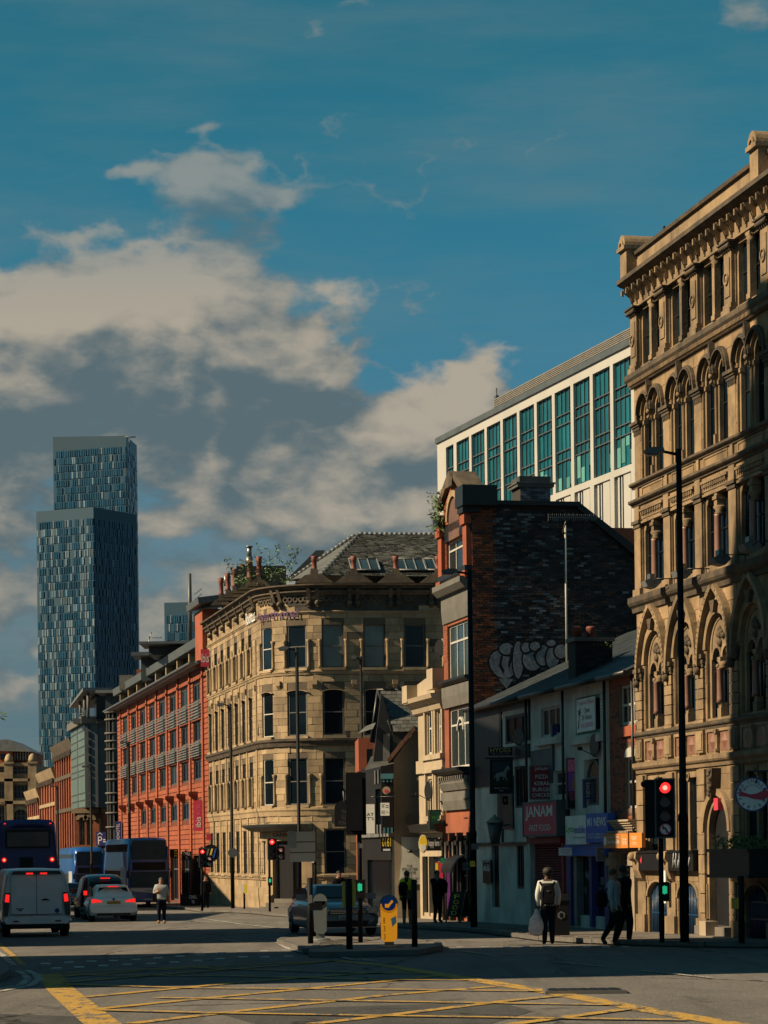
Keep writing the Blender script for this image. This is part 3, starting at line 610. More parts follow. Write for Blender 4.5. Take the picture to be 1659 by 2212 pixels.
# ground storey
rust(2.2, 4.12, 5, [p_ for i, p_ in enumerate(piers)]);
vs = []
for k in range(6):                                           # voussoirs and quoins beside the doorway
    me = MB().box(0, .42, -.09, 0, .25+k*.46+.012, .25+(k+1)*.46-.012).mesh('stone_block')
    for x in (2*B+.12, 2*B+2.22): link(me, 'stone_block', 'sandstone', r, loc=(x, 0, 0))
q = MB().ring(2*B+1.375, 2.63, .70, .84, -.02, .14, 0, math.pi, 16).box(2*B+.53, 2*B+.67, -.02, .14, .5, 2.63).box(2*B+2.08, 2*B+2.22, -.02, .14, .5, 2.63); q.ring(2*B+1.375, 2.63, .84, 1.0, -.12, 0, 0, math.pi, 16); q.build('door_arch', 'sandstone', r)
q = MB().prism([(2*B+1.2, 4.1), (2*B+1.56, 4.1), (2*B+1.45, 3.4), (2*B+1.3, 3.4)], -.24, 0)
for k in range(7): q.ball((2*B+1.38+random.uniform(-.1, .1), -.24, 3.5+k*.09), .07, 6)
q.build('keystone', 'sandstone_dark', r)
dr = MB().box(2*B+.67, 2*B+2.08, .15, .2, -.1, 2.62).prism([(2*B+1.375+.7*math.cos(math.pi*i/12), 2.62+.7*math.sin(math.pi*i/12)) for i in range(13)], .15, .2); dr.build('door', 'dark_metal', r)
MB().box(2*B+.3, 2*B+2.4, -.55, .3, -.3, .22).box(2*B+.3, 2*B+2.4, -.28, .3, .22, .42).build('doorstep', 'paving', r); MB().box(2*B+1.3, 2*B+1.75, -.5, -.2, .22, .55).build('plinth_block', 'paint_cream', r)
q = MB().box(1.39, 1.51, .04, .18, 2.2, 3.9).box(.62, 2.28, .04, .18, 3.95, 4.12).ring(1.45, 3.98, .06, .12, .0, .18, 0, 2*math.pi, 10).box(.62, .70, .04, .18, 2.2, 4.0).box(2.2, 2.28, .04, .18, 2.2, 4.0); rep(q, 'mullion', 'sandstone', r, [x for i, x in enumerate(bays) if i != 2])
for i, x in enumerate(bays):
    if i == 2: continue
    for a in (x+.68, x+1.46): window(r, a, a+.76, 2.2, 3.98, .12, ((), ()), 'dark_metal', 'glass_dark', .035)
    bb = MB().box(x+.5, x+2.4, -.20, -.02, 1.70, 2.14).box(x+.5, x+2.4, -.23, 0, 2.14, 2.2); bb.build('sign_band', 'sign_black', r)
    cs = MB().prism([(-.0, 2.2), (-.27, 2.16), (-.29, 2.0), (-.2, 1.9), (-.2, 1.7), (-.12, 1.5), (0, 1.4)], x+.02, x+.52, ax='x'); cs.ball((x+.27, -.3, 2.05), .12, 8); cs.build('console_bracket', 'sandstone', r)
    gt = MB(); 
    for k in range(13): xx = x+.78+k*.11; gt.tube((xx, .08, .05), (xx, .08, 1.08+.28*math.sin(math.pi*(k+.5)/13)), .018, .018, 5); gt.tube((xx, .08, 1.06+.28*math.sin(math.pi*(k+.5)/13)), (xx, .08, 1.2+.28*math.sin(math.pi*(k+.5)/13)), .03, .002, 4)
    for zz in (.12, .62, 1.0): gt.box(x+.74, x+2.16, .07, .095, zz, zz+.035)
    gt.build('railing_gate', 'gate_blue', r); MB().box(x+.7, x+2.2, .18, .2, -.3, 1.45).build('basement_door', 'sign_black', r)
    for s_ in (0, 1):
        me = MB().box(x+.02 if not s_ else x+2.18, x+.62 if not s_ else x+2.38, -.06, 0, -.4, .62); 
    MB().ring(x+1.45, 1.05, .74, .84, -.05, 0, 0, math.pi, 12, .5).build('arch_moulding', 'sandstone', r)
q = MB().box(-.08, .66, -.11, 0, -.4, .58).box(-.05, .6, -.05, 0, .58, 1.40); rep(q, 'pier_base', 'sandstone', r, piers)
q = MB(); random.seed(13)
for k in range(11): x = B+.9+k*.12; q.tube((x, -.215, 1.76+random.uniform(0, .08)), (x+random.uniform(.02, .16), -.215, 1.98+random.uniform(-.12, .35)), .012, .012, 4)
q.build('graffiti_scribble', 'lettering_grey', r, kind='stuff')
for x in (B*0+.7, B*1+1.6): MB().prism([(x, 1.95), (x+.14, 2.08), (x+.1, 1.86)], -.22, -.20).build('logo', 'sign_red', r)
# floodlights on brackets
for i, (u, v) in enumerate([(1411, 1263), (1478, 1242), (1560, 1213), (1625, 1185)]):
    x, z = RB.L(u, v, -.45); w_ = RB.W(x, -.5, z)
    fl = thing('floodlight', ('grey box floodlight on a bracket above the first hood from the left', 'grey box floodlight half hidden behind the tall lamp post', 'grey box floodlight in the sunlight nearest the shadow edge', 'grey box floodlight in the shade at the right edge')[i], 'floodlight', w_, ANG, 'floodlights along the warehouse ledge')
    MB().prism([(-.16, -.06), (-.22, .08), (.12, .16), (.20, .04), (.05, -.10)], -.2, .2, ax='x').build('housing', 'lead', fl); MB().box(-.14, .1, -.06, .06, .14, .26).build('gear_box', 'steel', fl)
    MB().tube((.2, 0, .05), (.45, .0, .1), .014).tube((.45, 0, .1), (.5, .5, .1), .014).tube((.5, .42, .1), (.5, .42, -.3), .014).build('bracket', 'dark_metal', fl)
# magpie on the pedestal
p_ = RB.W(.3, .75, 17.93); bd = thing('bird', 'black and white magpie perched on the parapet pedestal', 'bird', p_, .6)
q = MB(); q.lathe([(.002, -.13), (.035, -.08), (.055, 0), (.045, .06), (.025, .1)], (0, 0, .09), 8)
q.ball((0, -.01, .2), .03, 8); q.tube((0, -.035, .2), (0, -.065, .195), .008, .001, 5); q.tube((0, .03, .0), (0, .14, -.07), .018, .006, 5); q.build('body', 'sign_black', bd)
MB().ball((0, -.035, .1), .035, 8, 1, .6, 1.3).build('breast', 'paint_white', bd); MB().tube((-.015, 0, .02), (-.015, 0, -.05), .004).tube((.015, 0, .02), (.015, 0, -.05), .004).build('legs', 'dark_metal', bd)
# round restaurant sign
x, z = RB.L(1634, 1716, -.9); sg = thing('round_sign', 'round white hanging sign with a red chilli pepper', 'sign', RB.W(x, -1.0, z-.36), 0.0)
MB().lathe([(.36, -.05), (.36, .05)], (0, 0, .36), 28, 'y').build('board', 'sign_white', sg); MB().ring(0, .36, .34, .37, -.07, .07, 0, 2*math.pi, 28).build('rim', 'sign_navy', sg)
MB().prism([(-.30, .47), (-.26, .40), (-.30, .33), (-.12, .31), (.04, .26), (.24, .24), (.33, .30), (.34, .42), (.26, .46), (.1, .38), (-.05, .36), (-.2, .41)], -.064, -.055).build('chilli_emblem', 'sign_red', sg)
def arc_text(s, cx, cz, rad, a0, a1, h_, y, m, root, inward=False):
    for i, ch in enumerate(s):
        if ch == ' ': continue
        g = math.radians(a0+(a1-a0)*i/max(1, len(s)-1)); o = text(ch, -h_*.35, h_*.35, 0, h_, 0, m, root)
        o.location = (cx+rad*math.cos(g), y, cz+rad*math.sin(g)); o.rotation_euler = (0, (-(g-math.pi/2)) if not inward else (-(g+math.pi/2)), 0)
arc_text('RED CHILLI', 0, .36, .245, 172, 22, .075, -.06, 'sign_navy', sg); arc_text('CHINESE RESTAURANT', 0, .36, .185, 160, 30, .03, -.06, 'sign_navy', sg); arc_text('红辣椒川菜馆', 0, .36, .315, 200, 330, .075, -.06, 'sign_black', sg, True)
MB().tube((.05, 0, .74), (.05, 0, .86), .015).tube((-.1, 0, .86), (1.2, .3, .86), .018).build('hanging_bracket', 'dark_metal', sg)
# alarm box, white notice, planter
x, z = RB.L(1555, 1737, -.1); tag(MB().box(-.14, .14, -.12, 0, -.14, .14).build('alarm_box', 'sign_red'), 'small red alarm box between the door arch and the round sign', 'alarm box'); o = bpy.data.objects['alarm_box']; o.location = RB.W(x, -.08, z); o.rotation_euler = (0, 0, ANG)
x, z = RB.L(1524, 2055, -.1); x, z = RB.L(1524, 1854+206-206+0, -.05)
o = tag(MB().box(-.1, .1, -.04, 0, -.4, .4).build('notice', 'sign_white'), 'narrow white notice on the basement pier between the two blue gates', 'notice'); x, z = RB.L(1524, 2057*.0+1900, -.05); o.location = RB.W(B+.2, -.16, 1.3); o.rotation_euler = (0, 0, ANG)
pl = thing('planter_balcony', 'dark balcony planter with green plants under the round sign', 'planter', RB.W(3*B+.55, -.45, 2.0), ANG)
MB().box(0, 2.6, -.35, .35, -.35, .15).box(-.05, 2.65, -.4, .4, .15, .22).box(-.05, 2.65, -.4, .4, -.42, -.35).build('trough', 'dark_metal', pl)
def leaves(root, n, box, size, m='leaf', name='foliage', fn=None, seed=1):
    rr = random.Random(seed); q = MB()
    for _ in range(n):
        c = Vector([rr.uniform(*box[i]) for i in range(3)]) if fn is None else fn(rr)
        a = Vector([rr.gauss(0, 1) for _ in range(3)]).normalized(); b = a.orthogonal().normalized(); l = size*rr.uniform(.6, 1.3)
        q.quad(c-b*l*.3, c+a*l*.5, c+b*l*.3, c+a*l+Vector((0, 0, -.2*l)))
    return q.build(name, m, root, kind='stuff')
leaves(pl, 500, ((0, 2.6), (-.3, .3), (.15, .5)), .13)
# ================================================================ white office block behind
WA = math.atan2(1650, 5500)-math.pi/2
o0 = P(946, 1100, 165); WB = Fr((o0.x, o0.y, gz(165)), WA); r = WB.thing('white_office_block', 'modern white office block with tall teal glass bays behind the brick gable', 'building')
zt = WB.Z(946, 958); xe = WB.X(1420, 900); zg1 = WB.Z(946+38, 978); 
edges = [(966, 978), (993, 1009), (1028, 1043), (1063, 1079), (1100, 1115), (1141, 1155), (1181, 1198), (1222, 1239), (1266, 1283), (1312, 1328)]
uv = [(959, 968), (985, 1009), (1015, 1043), (1049, 1079), (1085, 1115), (1121, 1152), (1159, 1191), (1198, 1231), (1238, 1274), (1281, 1316), (1325, 1361)]
bw_ = (WB.X(1325, 900)-WB.X(985, 900))/9; x0_ = WB.X(985, 900)
zb = WB.Z(1361, 1003); ztop = WB.Z(1361, 768); z2 = WB.Z(1361, 1018)
ops = [(x0_+i*bw_, x0_+i*bw_+bw_*.85, zb, ztop) for i in range(-1, 14)]; ops[0] = (x0_-bw_*.72, x0_-bw_*.2, zb, ztop)
ops2 = [(x0_+i*bw_, x0_+i*bw_+bw_*.80, .5 if i > 2 else 3, z2-.0) for i in range(0, 14)]
xw = x0_+14*bw_
mb = wall(MB(), 0, xw, 0, zt, ops+ops2, 0, .24); mb.box(0, xw, .25, 30, 0, zt, skip='f').quad((0, .25, 0), (0, 0, 0), (0, 0, zt), (0, .25, zt)); mb.build('wall', 'white_clad', r)
MB().box(-.1, xw, -.12, .4, zt, zt+.35).build('parapet', 'grey_metal', r)
xp = WB.X(1068, 870, 2.5); zp = WB.Z(1068, 862, 2.5); q = MB().box(xp, xw, 2.5, 24, zt, zp)
q.build('plant_screen', 'lead', r); q = MB(); 
for k in range(18): zz = zt+.3+(zp-zt-.3)*k/18; q.box(xp-.03, xw, 2.44, 2.5, zz, zz+.06)
q.build('louvre_slats', 'white_reveal', r, kind='stuff')
MB().tube((xp-1, 3, zt), (xp-1, 3, zp+.9), .05).box(xp-1.2, xp-.8, 2.9, 3.1, zp-.2, zp+.4).build('roof_aerial', 'grey_metal', r)
random.seed(11)
paneW = bw_*.85/4
pm = MB().box(.02, paneW-.02, 0, .03, 0, 1).mesh('pane'); bm_ = MB().box(0, 1, 0, .05, 0, 1).mesh('mullion')
for j, o in enumerate(ops):
    n4 = 4 if j else 2; w4 = (o[1]-o[0])/n4; rows = [0, .19, .33, .5, .62, .78, 1]; rows = [0, .30, .40, .66, .76, 1.0]
    wf = MB(); H_ = o[3]-o[2]
    for k in range(n4+1): xx = o[0]+w4*k; wf.box(xx-.022, xx+.022, .14, .2, o[2], o[3])
    for q_ in rows[1:-1]: wf.box(o[0], o[1], .10, .18, o[2]+H_*q_-.03, o[2]+H_*q_+.03)
    f_ = wf.build('window_frame', 'grey_metal', r)
    for k in range(n4):
        for a, b in zip(rows, rows[1:]):
            link(pm, 'pane', 'glass_teal', f_, loc=(o[0]+w4*k, .2, o[2]+H_*a), scl=(w4/paneW, 1, H_*(b-a)))
        if j > 4 and random.random() < .65:
            hb = random.uniform(.1, .25); zz0 = o[2]+H_*random.choice((.02, .05, .3-hb)); MB().box(o[0]+w4*k+.06, o[0]+w4*(k+1)-.06, .17, .195, zz0, zz0+H_*hb).build('blind', 'blind_teal', f_)
for j, o in enumerate(ops2):
    w_ = o[1]-o[0]; H_ = o[3]-o[2]
    wf = MB().box(o[0]+w_*.0, o[0]+w_*.12, .2, .24, o[2], o[3]).box(o[0]+w_*.12, o[0]+w_*.22, .1, .2, o[2], o[3]).box(o[0]+w_*.48, o[0]+w_*.90, .08, .2, o[2], o[3]).box(o[0]+w_*.3, o[0]+w_*.36, .12, .2, o[2], o[3])
    for q_ in (.80, .74, .5, .44, .2): wf.box(o[0]+w_*.12, o[0]+w_*.5, .13, .2, o[2]+H_*q_, o[2]+H_*q_+.12)
    f_ = wf.build('wall_panel', 'white_clad', r); link(MB().box(o[0], o[1], .21, .24, o[2], o[3]).mesh('pane'), 'pane', 'glass_dark', f_)

# ================================================================ brick gabled house with the bare side wall
BR = RB.W(RB.X(1024), 0, 0); yb = BR.y; BG = Fr((BR.x, BR.y, gz(yb)), ANG); HB = BG
xl = HB.X(962); r = HB.thing('brick_gabled_house', 'narrow red brick house with stone gable and a bare dark brick side wall', 'building')
zz = lambda v, u=1000: HB.Z(u, v)
w0 = HB.X(962); ze = zz(1096, 1024)
# side wall frame: perpendicular, through the near corner
SWF = Fr(HB.o, TH); gzx = SWF.X(1400, 1300)
# main block: front wall in frame HB (x from w0<0 to 0)
fx = lambda u, v=1500: HB.X(u, v)
A, Bx = fx(975, 1200), fx(1003, 1200)
wz = [(zz(1232, 990), zz(1161, 990)), (zz(1480, 990), zz(1345, 990)), (zz(1658, 990), zz(1528, 990))]
xa, xb = w0+.62, -.55
z_shop = zz(1740, 990)
ops = [(xa, xb, a, b) for a, b in wz]+[(w0+.8, -.6, .2, z_shop-1.0)]
mb = wall(MB(), w0, 0, -.3, ze, ops, 0, .22); mb.quad((w0, 0, -.3), (w0, 9, -.3), (w0, 9, ze), (w0, 0, ze)); mb.build('front_wall', 'brick_red', r)
# bricks of the front: proud courses on the quoin strips and piers
R_ = courses(w0, 0, zz(1420, 990), ze, .225, .075, ops)
pieces(R_, 'brick', 'brick_red', r, -.012, .02, 150)
for (a, b) in wz: window(r, xa, xb, a, b, .08, ((.35, .68), (.72,)), 'paint_white', 'glass_sky', .07)
for (z0, z1, out, m) in ((wz[0][0]-.35, wz[0][0]-.02, .22, 'paint_black'), (wz[0][1]+.02, wz[0][1]+.55, .08, 'paint_black'), (wz[1][1]+.1, wz[1][1]+1.0, .10, 'paint_grey'), (wz[1][1]+1.0, wz[1][1]+1.35, .4, 'paint_grey'), (wz[2][1]+.05, wz[2][1]+.75, .12, 'paint_grey'), (wz[2][1]+.78, wz[2][1]+.95, .28, 'paint_black'), (wz[2][0]-.25, wz[2][0]-.03, .5, 'paint_black'), (wz[2][0]-.75, wz[2][0]-.3, .25, 'paint_grey'), (wz[2][0]-1.4, wz[2][0]-.8, .18, 'paint_grey')):
    MB().prof([(.0, z0), (-out*.6, z0), (-out, z0+(z1-z0)*.5), (-out, z1), (0, z1)], w0+.1, .02).build('fascia', m, r)
MB().ring((xa+xb)/2, wz[2][1]-.75, .36, .44, .03, .1, 0, math.pi, 12).build('window_arch_bar', 'paint_white', r)
q = MB(); [q.box(w0+.3+.3*k, w0+.42+.3*k, -.32, -.2, wz[2][0]-.42, wz[2][0]-.28) for k in range(int((-w0-.3)/.3))]; q.build('dentils', 'paint_grey', r, kind='stuff')
for x in (w0, -.5):
    q = MB().box(x, x+.5, -.16, 0, wz[1][1]+1.4, ze-.1); q.box(x-.06, x+.56, -.24, .0, zz(1140, 1000), zz(1120, 1000)).box(x-.06, x+.56, -.24, 0, zz(1255, 1000), zz(1240, 1000)); q.build('pier', 'brick_orange', r)
    MB().box(x-.12, x+.62, -.30, .3, ze-.1, ze+.25).build('pier_cap', 'paint_black', r)
# gable with arch
gp = [(w0+.4, ze-.1), (-.4, ze-.1), (-.4, ze+.5), ((w0)/2+.35, zz(1060, 990)+.3), (w0/2-.35, zz(1060, 990)+.3), (w0+.4, ze+.5)]
MB().prism(gp, -.05, .35).build('gable', 'brick_orange', r)
q = MB(); top = zz(1037, 990)
q.prism([(w0/2-.45, zz(1062, 990)+.2), (w0/2+.45, zz(1062, 990)+.2), (w0/2+.5, zz(1055, 990)+.3), (w0/2, top+.35), (w0/2-.5, zz(1055, 990)+.3)], -.25, .7)
q.prism([(w0+.2, ze+.45), (w0/2-.5, zz(1058, 990)+.3), (w0/2-.5, zz(1058, 990)+.55), (w0+.1, ze+.75)], -.2, .5); q.prism([(-.2, ze+.45), (w0/2+.5, zz(1058, 990)+.3), (w0/2+.5, zz(1058, 990)+.55), (-.1, ze+.75)], -.2, .5); q.build('gable_coping', 'sandstone_dark', r)
MB().ring(w0/2, ze-.05, .75, .95, -.14, -.04, 0, math.pi, 14).build('gable_arch', 'yellow_stone', r); MB().box(w0/2-.75, w0/2+.75, -.08, -.03, ze-.7, ze-.1).prism([(w0/2+.74*math.cos(math.pi*i/10), ze-.1+.74*math.sin(math.pi*i/10)) for i in range(11)], -.08, -.03).build('gable_panel', 'brick_brown', r)
MB().box(-.9+.2, .35, -.35, .8, ze+.1, ze+.75).build('kneeler', 'paint_black', r)
# the bare side wall, brick by brick
def slope(z):                                                # right-hand limit of the wall under the sloping verge
    zl, xl_ = SWF.Z(1245, 1098), SWF.X(1245, 1098); zr, xr = SWF.Z(1375, 1200), SWF.X(1375, 1200)
    return xr+3 if z < zr-2 else xl_+(zl-z)*(xr-xl_)/(zl-zr)
za = SWF.Z(1100, 1091); xl_ = SWF.X(1245, 1098); xr = slope(3); zr3 = za-(xr-xl_)*(SWF.Z(1245, 1098)-SWF.Z(1375, 1200))/(SWF.X(1375, 1200)-xl_)
# parented to the same house: place in HB coordinates (x_HB = -y_S... ) via function
def s2h(p): return (-p[1]*1.0, p[0], p[2])                    # side-wall coords (s, depth, z) -> house coords
sw = MB().prism([(0, -.3), (xr, -.3), (xr, zr3), (xl_, za), (0, za)], 0, .35)
o = sw.build('side_wall', 'mortar', r, fn=s2h)
SWE = bpy.data.objects.new('side_bricks', None)
bpy.data.objects.remove(SWE)
R_ = courses(0.02, xr, 3.2, za-.12, .235, .078, (), .012, top=slope)
u_a = unit('u')
def alt(a, b, c, e):
    q = random.random(); s_ = (a+b)/2; qx = SWF.W(s_, 0, c)
    dens = .20 if s_ < 3.4 else .06
    if s_ < .8: return 'brick_red' if q < .75 and c > 6.2 else 'brick_brown'
    return 'brick_pale' if q < dens else ('brick_brown' if q < dens+.07 else 'brick_dark')
random.seed(5); ms = {}
def bmat(mm):
    if mm not in ms: ms[mm] = unit('u').copy(); ms[mm].materials.clear(); ms[mm].materials.append(M[mm])
    return ms[mm]
rest = {}; order = sorted(R_, key=lambda q: -(q[1]-q[0]))
for i, (a, b, c, e) in enumerate(order):
    mm = alt(a, b, c, e); yy = -.014-random.uniform(0, .012)
    if i < 150: link(bmat(mm), 'brick', None, r, loc=(-yy, a, c), rot=(0, 0, math.pi/2), scl=(b-a, .03, e-c))
    else: rest.setdefault(mm, MB()).box(a, b, yy, .01, c, e, skip='k')
for mm, q in rest.items(): q.build('brick_courses', mm, r, fn=s2h, kind='stuff')
MB().prof([(-.22, za-.02), (-.22, za+.12), (.4, za+.14), (.4, za-.02)], .3, xl_+.1).build('verge', 'paint_black', r, fn=s2h)
vx = [(xl_, za-.1), (xl_, za+.14), (xr, zr3+.14), (xr, zr3-.3)]; MB().prism(vx, -.2, .4).build('verge', 'paint_black', r, fn=s2h)
mb = MB().prism([(.36, za), (xl_, za), (xr, zr3), (xr, 0), (.36, 0)], .36, 3.7); mb.build('roof', 'slate', r, fn=s2h)
# graffiti: painted letters lying on the bricks
gf = thing('graffiti', 'large white and black bubble letter graffiti on the dark side wall', 'graffiti', SWF.o, TH)
def gpt(u, v): return SWF.L(u, v, -.04)
def blob(us, m, y, nm='painted_letter'):
    MB().prism([gpt(u, v) for u, v in us], y, y+.008).build(nm, m, gf)
Zt = lambda x, y: (929+x*.28, 962+y*.28)
def ell(cx, cy, rx, ry, n=18, sk=0): return [Zt(cx+rx*math.cos(2*math.pi*i/n)+sk*math.sin(2*math.pi*i/n), cy+ry*math.sin(2*math.pi*i/n)) for i in range(n)]
mk('spray_silver', (.42, .46, .52), .7, (.20, .22, .26), 9, bump=.5); mk('spray_black', (.006, .006, .008), .8)
for k, (cx, cy, rx, ry, sk) in enumerate([(560, 1690, 105, 115, 20), (590, 1570, 60, 50, 0), (680, 1655, 45, 150, 0), (790, 1650, 80, 95, 0), (870, 1620, 60, 85, 0), (945, 1640, 55, 90, 0), (740, 1560, 40, 45, 0), (810, 1550, 45, 40, 0), (935, 1525, 40, 30, 0), (1010, 1590, 55, 60, 0)]):
    blob(ell(cx, cy, rx+9, ry+9, sk=sk), 'spray_black', -.034-.0022*k); blob(ell(cx, cy, rx-6, ry-6, sk=sk), 'spray_silver', -.036-.0022*k)
blob([Zt(530, 1800), Zt(640, 1800), Zt(590, 1880)], 'spray_silver', -.06)
for pts in ([(545, 1620), (530, 1700), (560, 1760), (575, 1740), (550, 1690), (562, 1625)], [(600, 1700), (625, 1560), (645, 1560), (615, 1720)], [(790, 1620), (835, 1560), (850, 1570), (800, 1640)]):
    blob([Zt(*p) for p in pts], 'spray_black', -.062, 'painted_line')
# chimney stack on the ridge
c0, c1 = SWF.X(1119, 1060), SWF.X(1198, 1060); zc0, zc1 = za+.1, SWF.Z(1160, 1031)
ch = thing('chimney_stack', 'broad brick chimney stack on the ridge of the brick gabled house', 'chimney', SWF.W(c0, .1, 0), TH); wd = c1-c0
MB().box(0.1, wd-.1, .05, 1, zc0-.6, zc1-.2).build('stack', 'mortar', ch)
pieces(courses(.1, wd-.1, zc0-.4, zc1-.3, .235, .078), 'brick', 'brick_pale', ch, .03, .03, 300)
q = MB().box(0, wd, -.05, 1.1, zc1-.3, zc1-.2).box(-.04, wd+.04, -.1, 1.15, zc1-.2, zc1-.15).box(.08, wd-.1, .0, 1.05, zc1-.15, zc1+.05); q.build('cap', 'slate', ch)
# white vent pipe and aerial
x, zt_ = SWF.L(1221, 1135, -.2); _, zb_ = SWF.L(1224, 1445, -.2)
o = tag(MB().tube((0, 0, 0), (0, 0, zt_-zb_), .035, .035, 8).build('vent_pipe', 'paint_white'), 'thin pale vent pipe running up the dark side wall', 'pipe'); o.location = SWF.W(x, -.2, zb_)
x1, z1 = SWF.L(1184, 1117, -.6); x2, _ = SWF.L(1300, 1117, -.6)
ae = thing('tv_aerial', 'long horizontal television aerial across the top of the side wall', 'aerial', SWF.W(x1, -.6, z1), TH); L_ = x2-x1
q = MB().tube((0, 0, 0), (L_, 0, .0), .012).build('boom', 'steel', ae); q = MB()
for k in range(24): q.box(L_*k/26, L_*k/26+.016, -.02, .02, -.12+.02*(k % 3), .12-.02*(k % 2))
q.build('elements', 'steel', ae); MB().tube((.6, 0, -.1), (.6, .6, -.6), .02).build('mast', 'steel', ae)
# ivy tuft on the gable
gv = tag(leaves(None, 260, ((-.25, .35), (-.3, .1), (-.7, .6)), .16, name='gable_plant', seed=4), 'green plant rooted on the shoulder of the brick gable', 'plant'); gv.location = HB.W(w0+.45, -.2, ze+.45); gv.rotation_euler = (0, 0, ANG); del gv['kind']
# ground floor shopfront of the house: black columns
q = MB(); 
for x in (w0+.15, w0+1.2, w0+2.3, -.35): q.box(x, x+.16, -.2, .05, 0, z_shop-.9); q.tube((x+.3, -.12, .3), (x+.3, -.12, z_shop-1.2), .05, .05, 8); q.box(x-.08, x+.24, -.26, .05, 2.6, 2.75)
q.build('shopfront_column', 'paint_black', r); MB().box(w0+.8, -.6, .2, .25, .2, z_shop-1.0).build('shopfront_glass', 'glass_dark', r)
q = MB(); [q.box(-.30, -.02, -.28, -.2, .35+k*.62, .39+k*.62) for k in range(8)]; [q.box(w0+.0, w0+.3, -.28, -.2, .35+k*.62, .39+k*.62) for k in range(8)]; q.build('quoin_edge', 'paint_grey', r)
q = MB(); ax_, az_2 = HB.L(985, 1836, -.6)
for k in range(6):
    g0, g1 = math.pi/2*k/6, math.pi/2*(k+1)/6; q.quad((-2.3, -.0-.6*math.cos(g0), az_2-.75+.6*math.sin(g0)), (-.6, -.6*math.cos(g0), az_2-.75+.6*math.sin(g0)), (-.6, -.6*math.cos(g1), az_2-.75+.6*math.sin(g1)), (-2.3, -.6*math.cos(g1), az_2-.75+.6*math.sin(g1)))
aw = q.build('awning', 'sign_black'); tag(aw, 'small black curved awning over the shop door beside the A-board', 'awning'); aw.location = HB.o; aw.rotation_euler = (0, 0, ANG)
# ================================================================ the row of old shops between the house and the warehouse
def board(f, u0, u1, v0, v1, y=-.08, d=.06, m='sign_black', root=None, name='sign_board'):
    a, c = f.L(u0, v1, y); b, e = f.L(u1, v0, y)[0], f.L(u1, v0, y)[1]; e2 = f.L(u0, v0, y)[1]; z1 = (e+e2)/2; z0 = (c+f.L(u1, v1, y)[1])/2
    o = MB().box(a, b, y, y+d, z0, z1).build(name, m, root); return a, b, z0, z1
class Face:                                                  # a sign board standing square to the lens side of the street
    def __init__(s, name, label, u0, u1, v0, v1, Yd, m='sign_black', ang=.08, d=.12, cat='sign', frame=None, group=None, bname='board'):
        a, b = P(u0, v1, Yd), P(u1, v0, Yd); s.w = (b-a).x; s.h = (b-a).z; s.y = 0; s.u0, s.v0, s.u1, s.v1 = u0, v0, u1, v1
        s.r = thing(name, label, cat, a, ang, group); MB().box(0, s.w, 0, d, 0, s.h).build(bname, m, s.r); s.d = d
        if frame: MB().box(-.03, s.w+.03, -.015, d+.015, -.03, .0).box(-.03, s.w+.03, -.015, d+.015, s.h, s.h+.03).box(-.03, .0, -.015, d+.015, 0, s.h).box(s.w, s.w+.03, -.015, d+.015, 0, s.h).build('frame', frame, s.r)
    def t(s, txt, x0, x1, z0, z1, m): return text(txt, x0*s.w, x1*s.w, z0*s.h, z1*s.h, -.002, m, s.r)
    def b(s, x0, x1, z0, z1, m, name='panel', y=.004): return MB().box(x0*s.w, x1*s.w, -y, .0, z0*s.h, z1*s.h).build(name, m, s.r)
SF = RB; EV = 0
eave = RB.Z(1220, 1485)
def shop(name, label, u0, u1, m, ops, e=eave, x1=None, base=-.45):
    f = Fr(RB.W(RB.X(u0), 0, 0), ANG); w_ = (RB.X(u1) if x1 is None else x1)-RB.X(u0); rt = f.thing(name, label, 'shop'); 
    f.w = w_; OO = []
    for o in ops:
        a, c = f.L(o[0], (o[2]+o[3])/2); b = f.L(o[1], (o[2]+o[3])/2)[0]; um = (o[0]+o[1])/2
        OO.append((a, b, f.Z(um, o[3]), f.Z(um, o[2]))+tuple(o[4:]))
    mb = wall(MB(), 0, w_, base, e, OO, 0, .18); mb.box(0, w_, .19, 7, base, e, skip='ft').build('wall', m, rt)
    rf = MB().prism([(-.25, e-.02), (5.2, e+2.45), (5.2, e+2.3), (-.2, e-.12)], .01, w_-.01, ax='x').build('roof', 'slate_blue', rt)
    q = MB(); n = int(w_/.32)
    for rr_ in range(16):
        for i in range(n+1):
            x = i*w_/n-(.16 if rr_ % 2 else 0); t0 = rr_/16; y0 = -.27+5.4*t0; z0 = e-.02+2.47*t0
            a, b = max(.02, x+.01), min(w_-.02, x+w_/n-.01)
            if b-a > .05: q.quad((a, y0, z0+.035), (b, y0, z0+.035), (b, y0+.40, z0+.205), (a, y0+.40, z0+.205)).quad((a, y0, z0), (b, y0, z0), (b, y0, z0+.035), (a, y0, z0+.035))
    q.build('roof_slates', 'slate_blue', rt, kind='stuff')
    g = MB().tube((0, -.33, e-.06), (w_, -.33, e-.06), .07, .07, 8); g.tube((w_-.1, -.12, e-.1), (w_-.1, -.12, 2.6), .045, .045, 6); g.build('gutter', 'paint_black', rt)
    f.ops = OO; return f
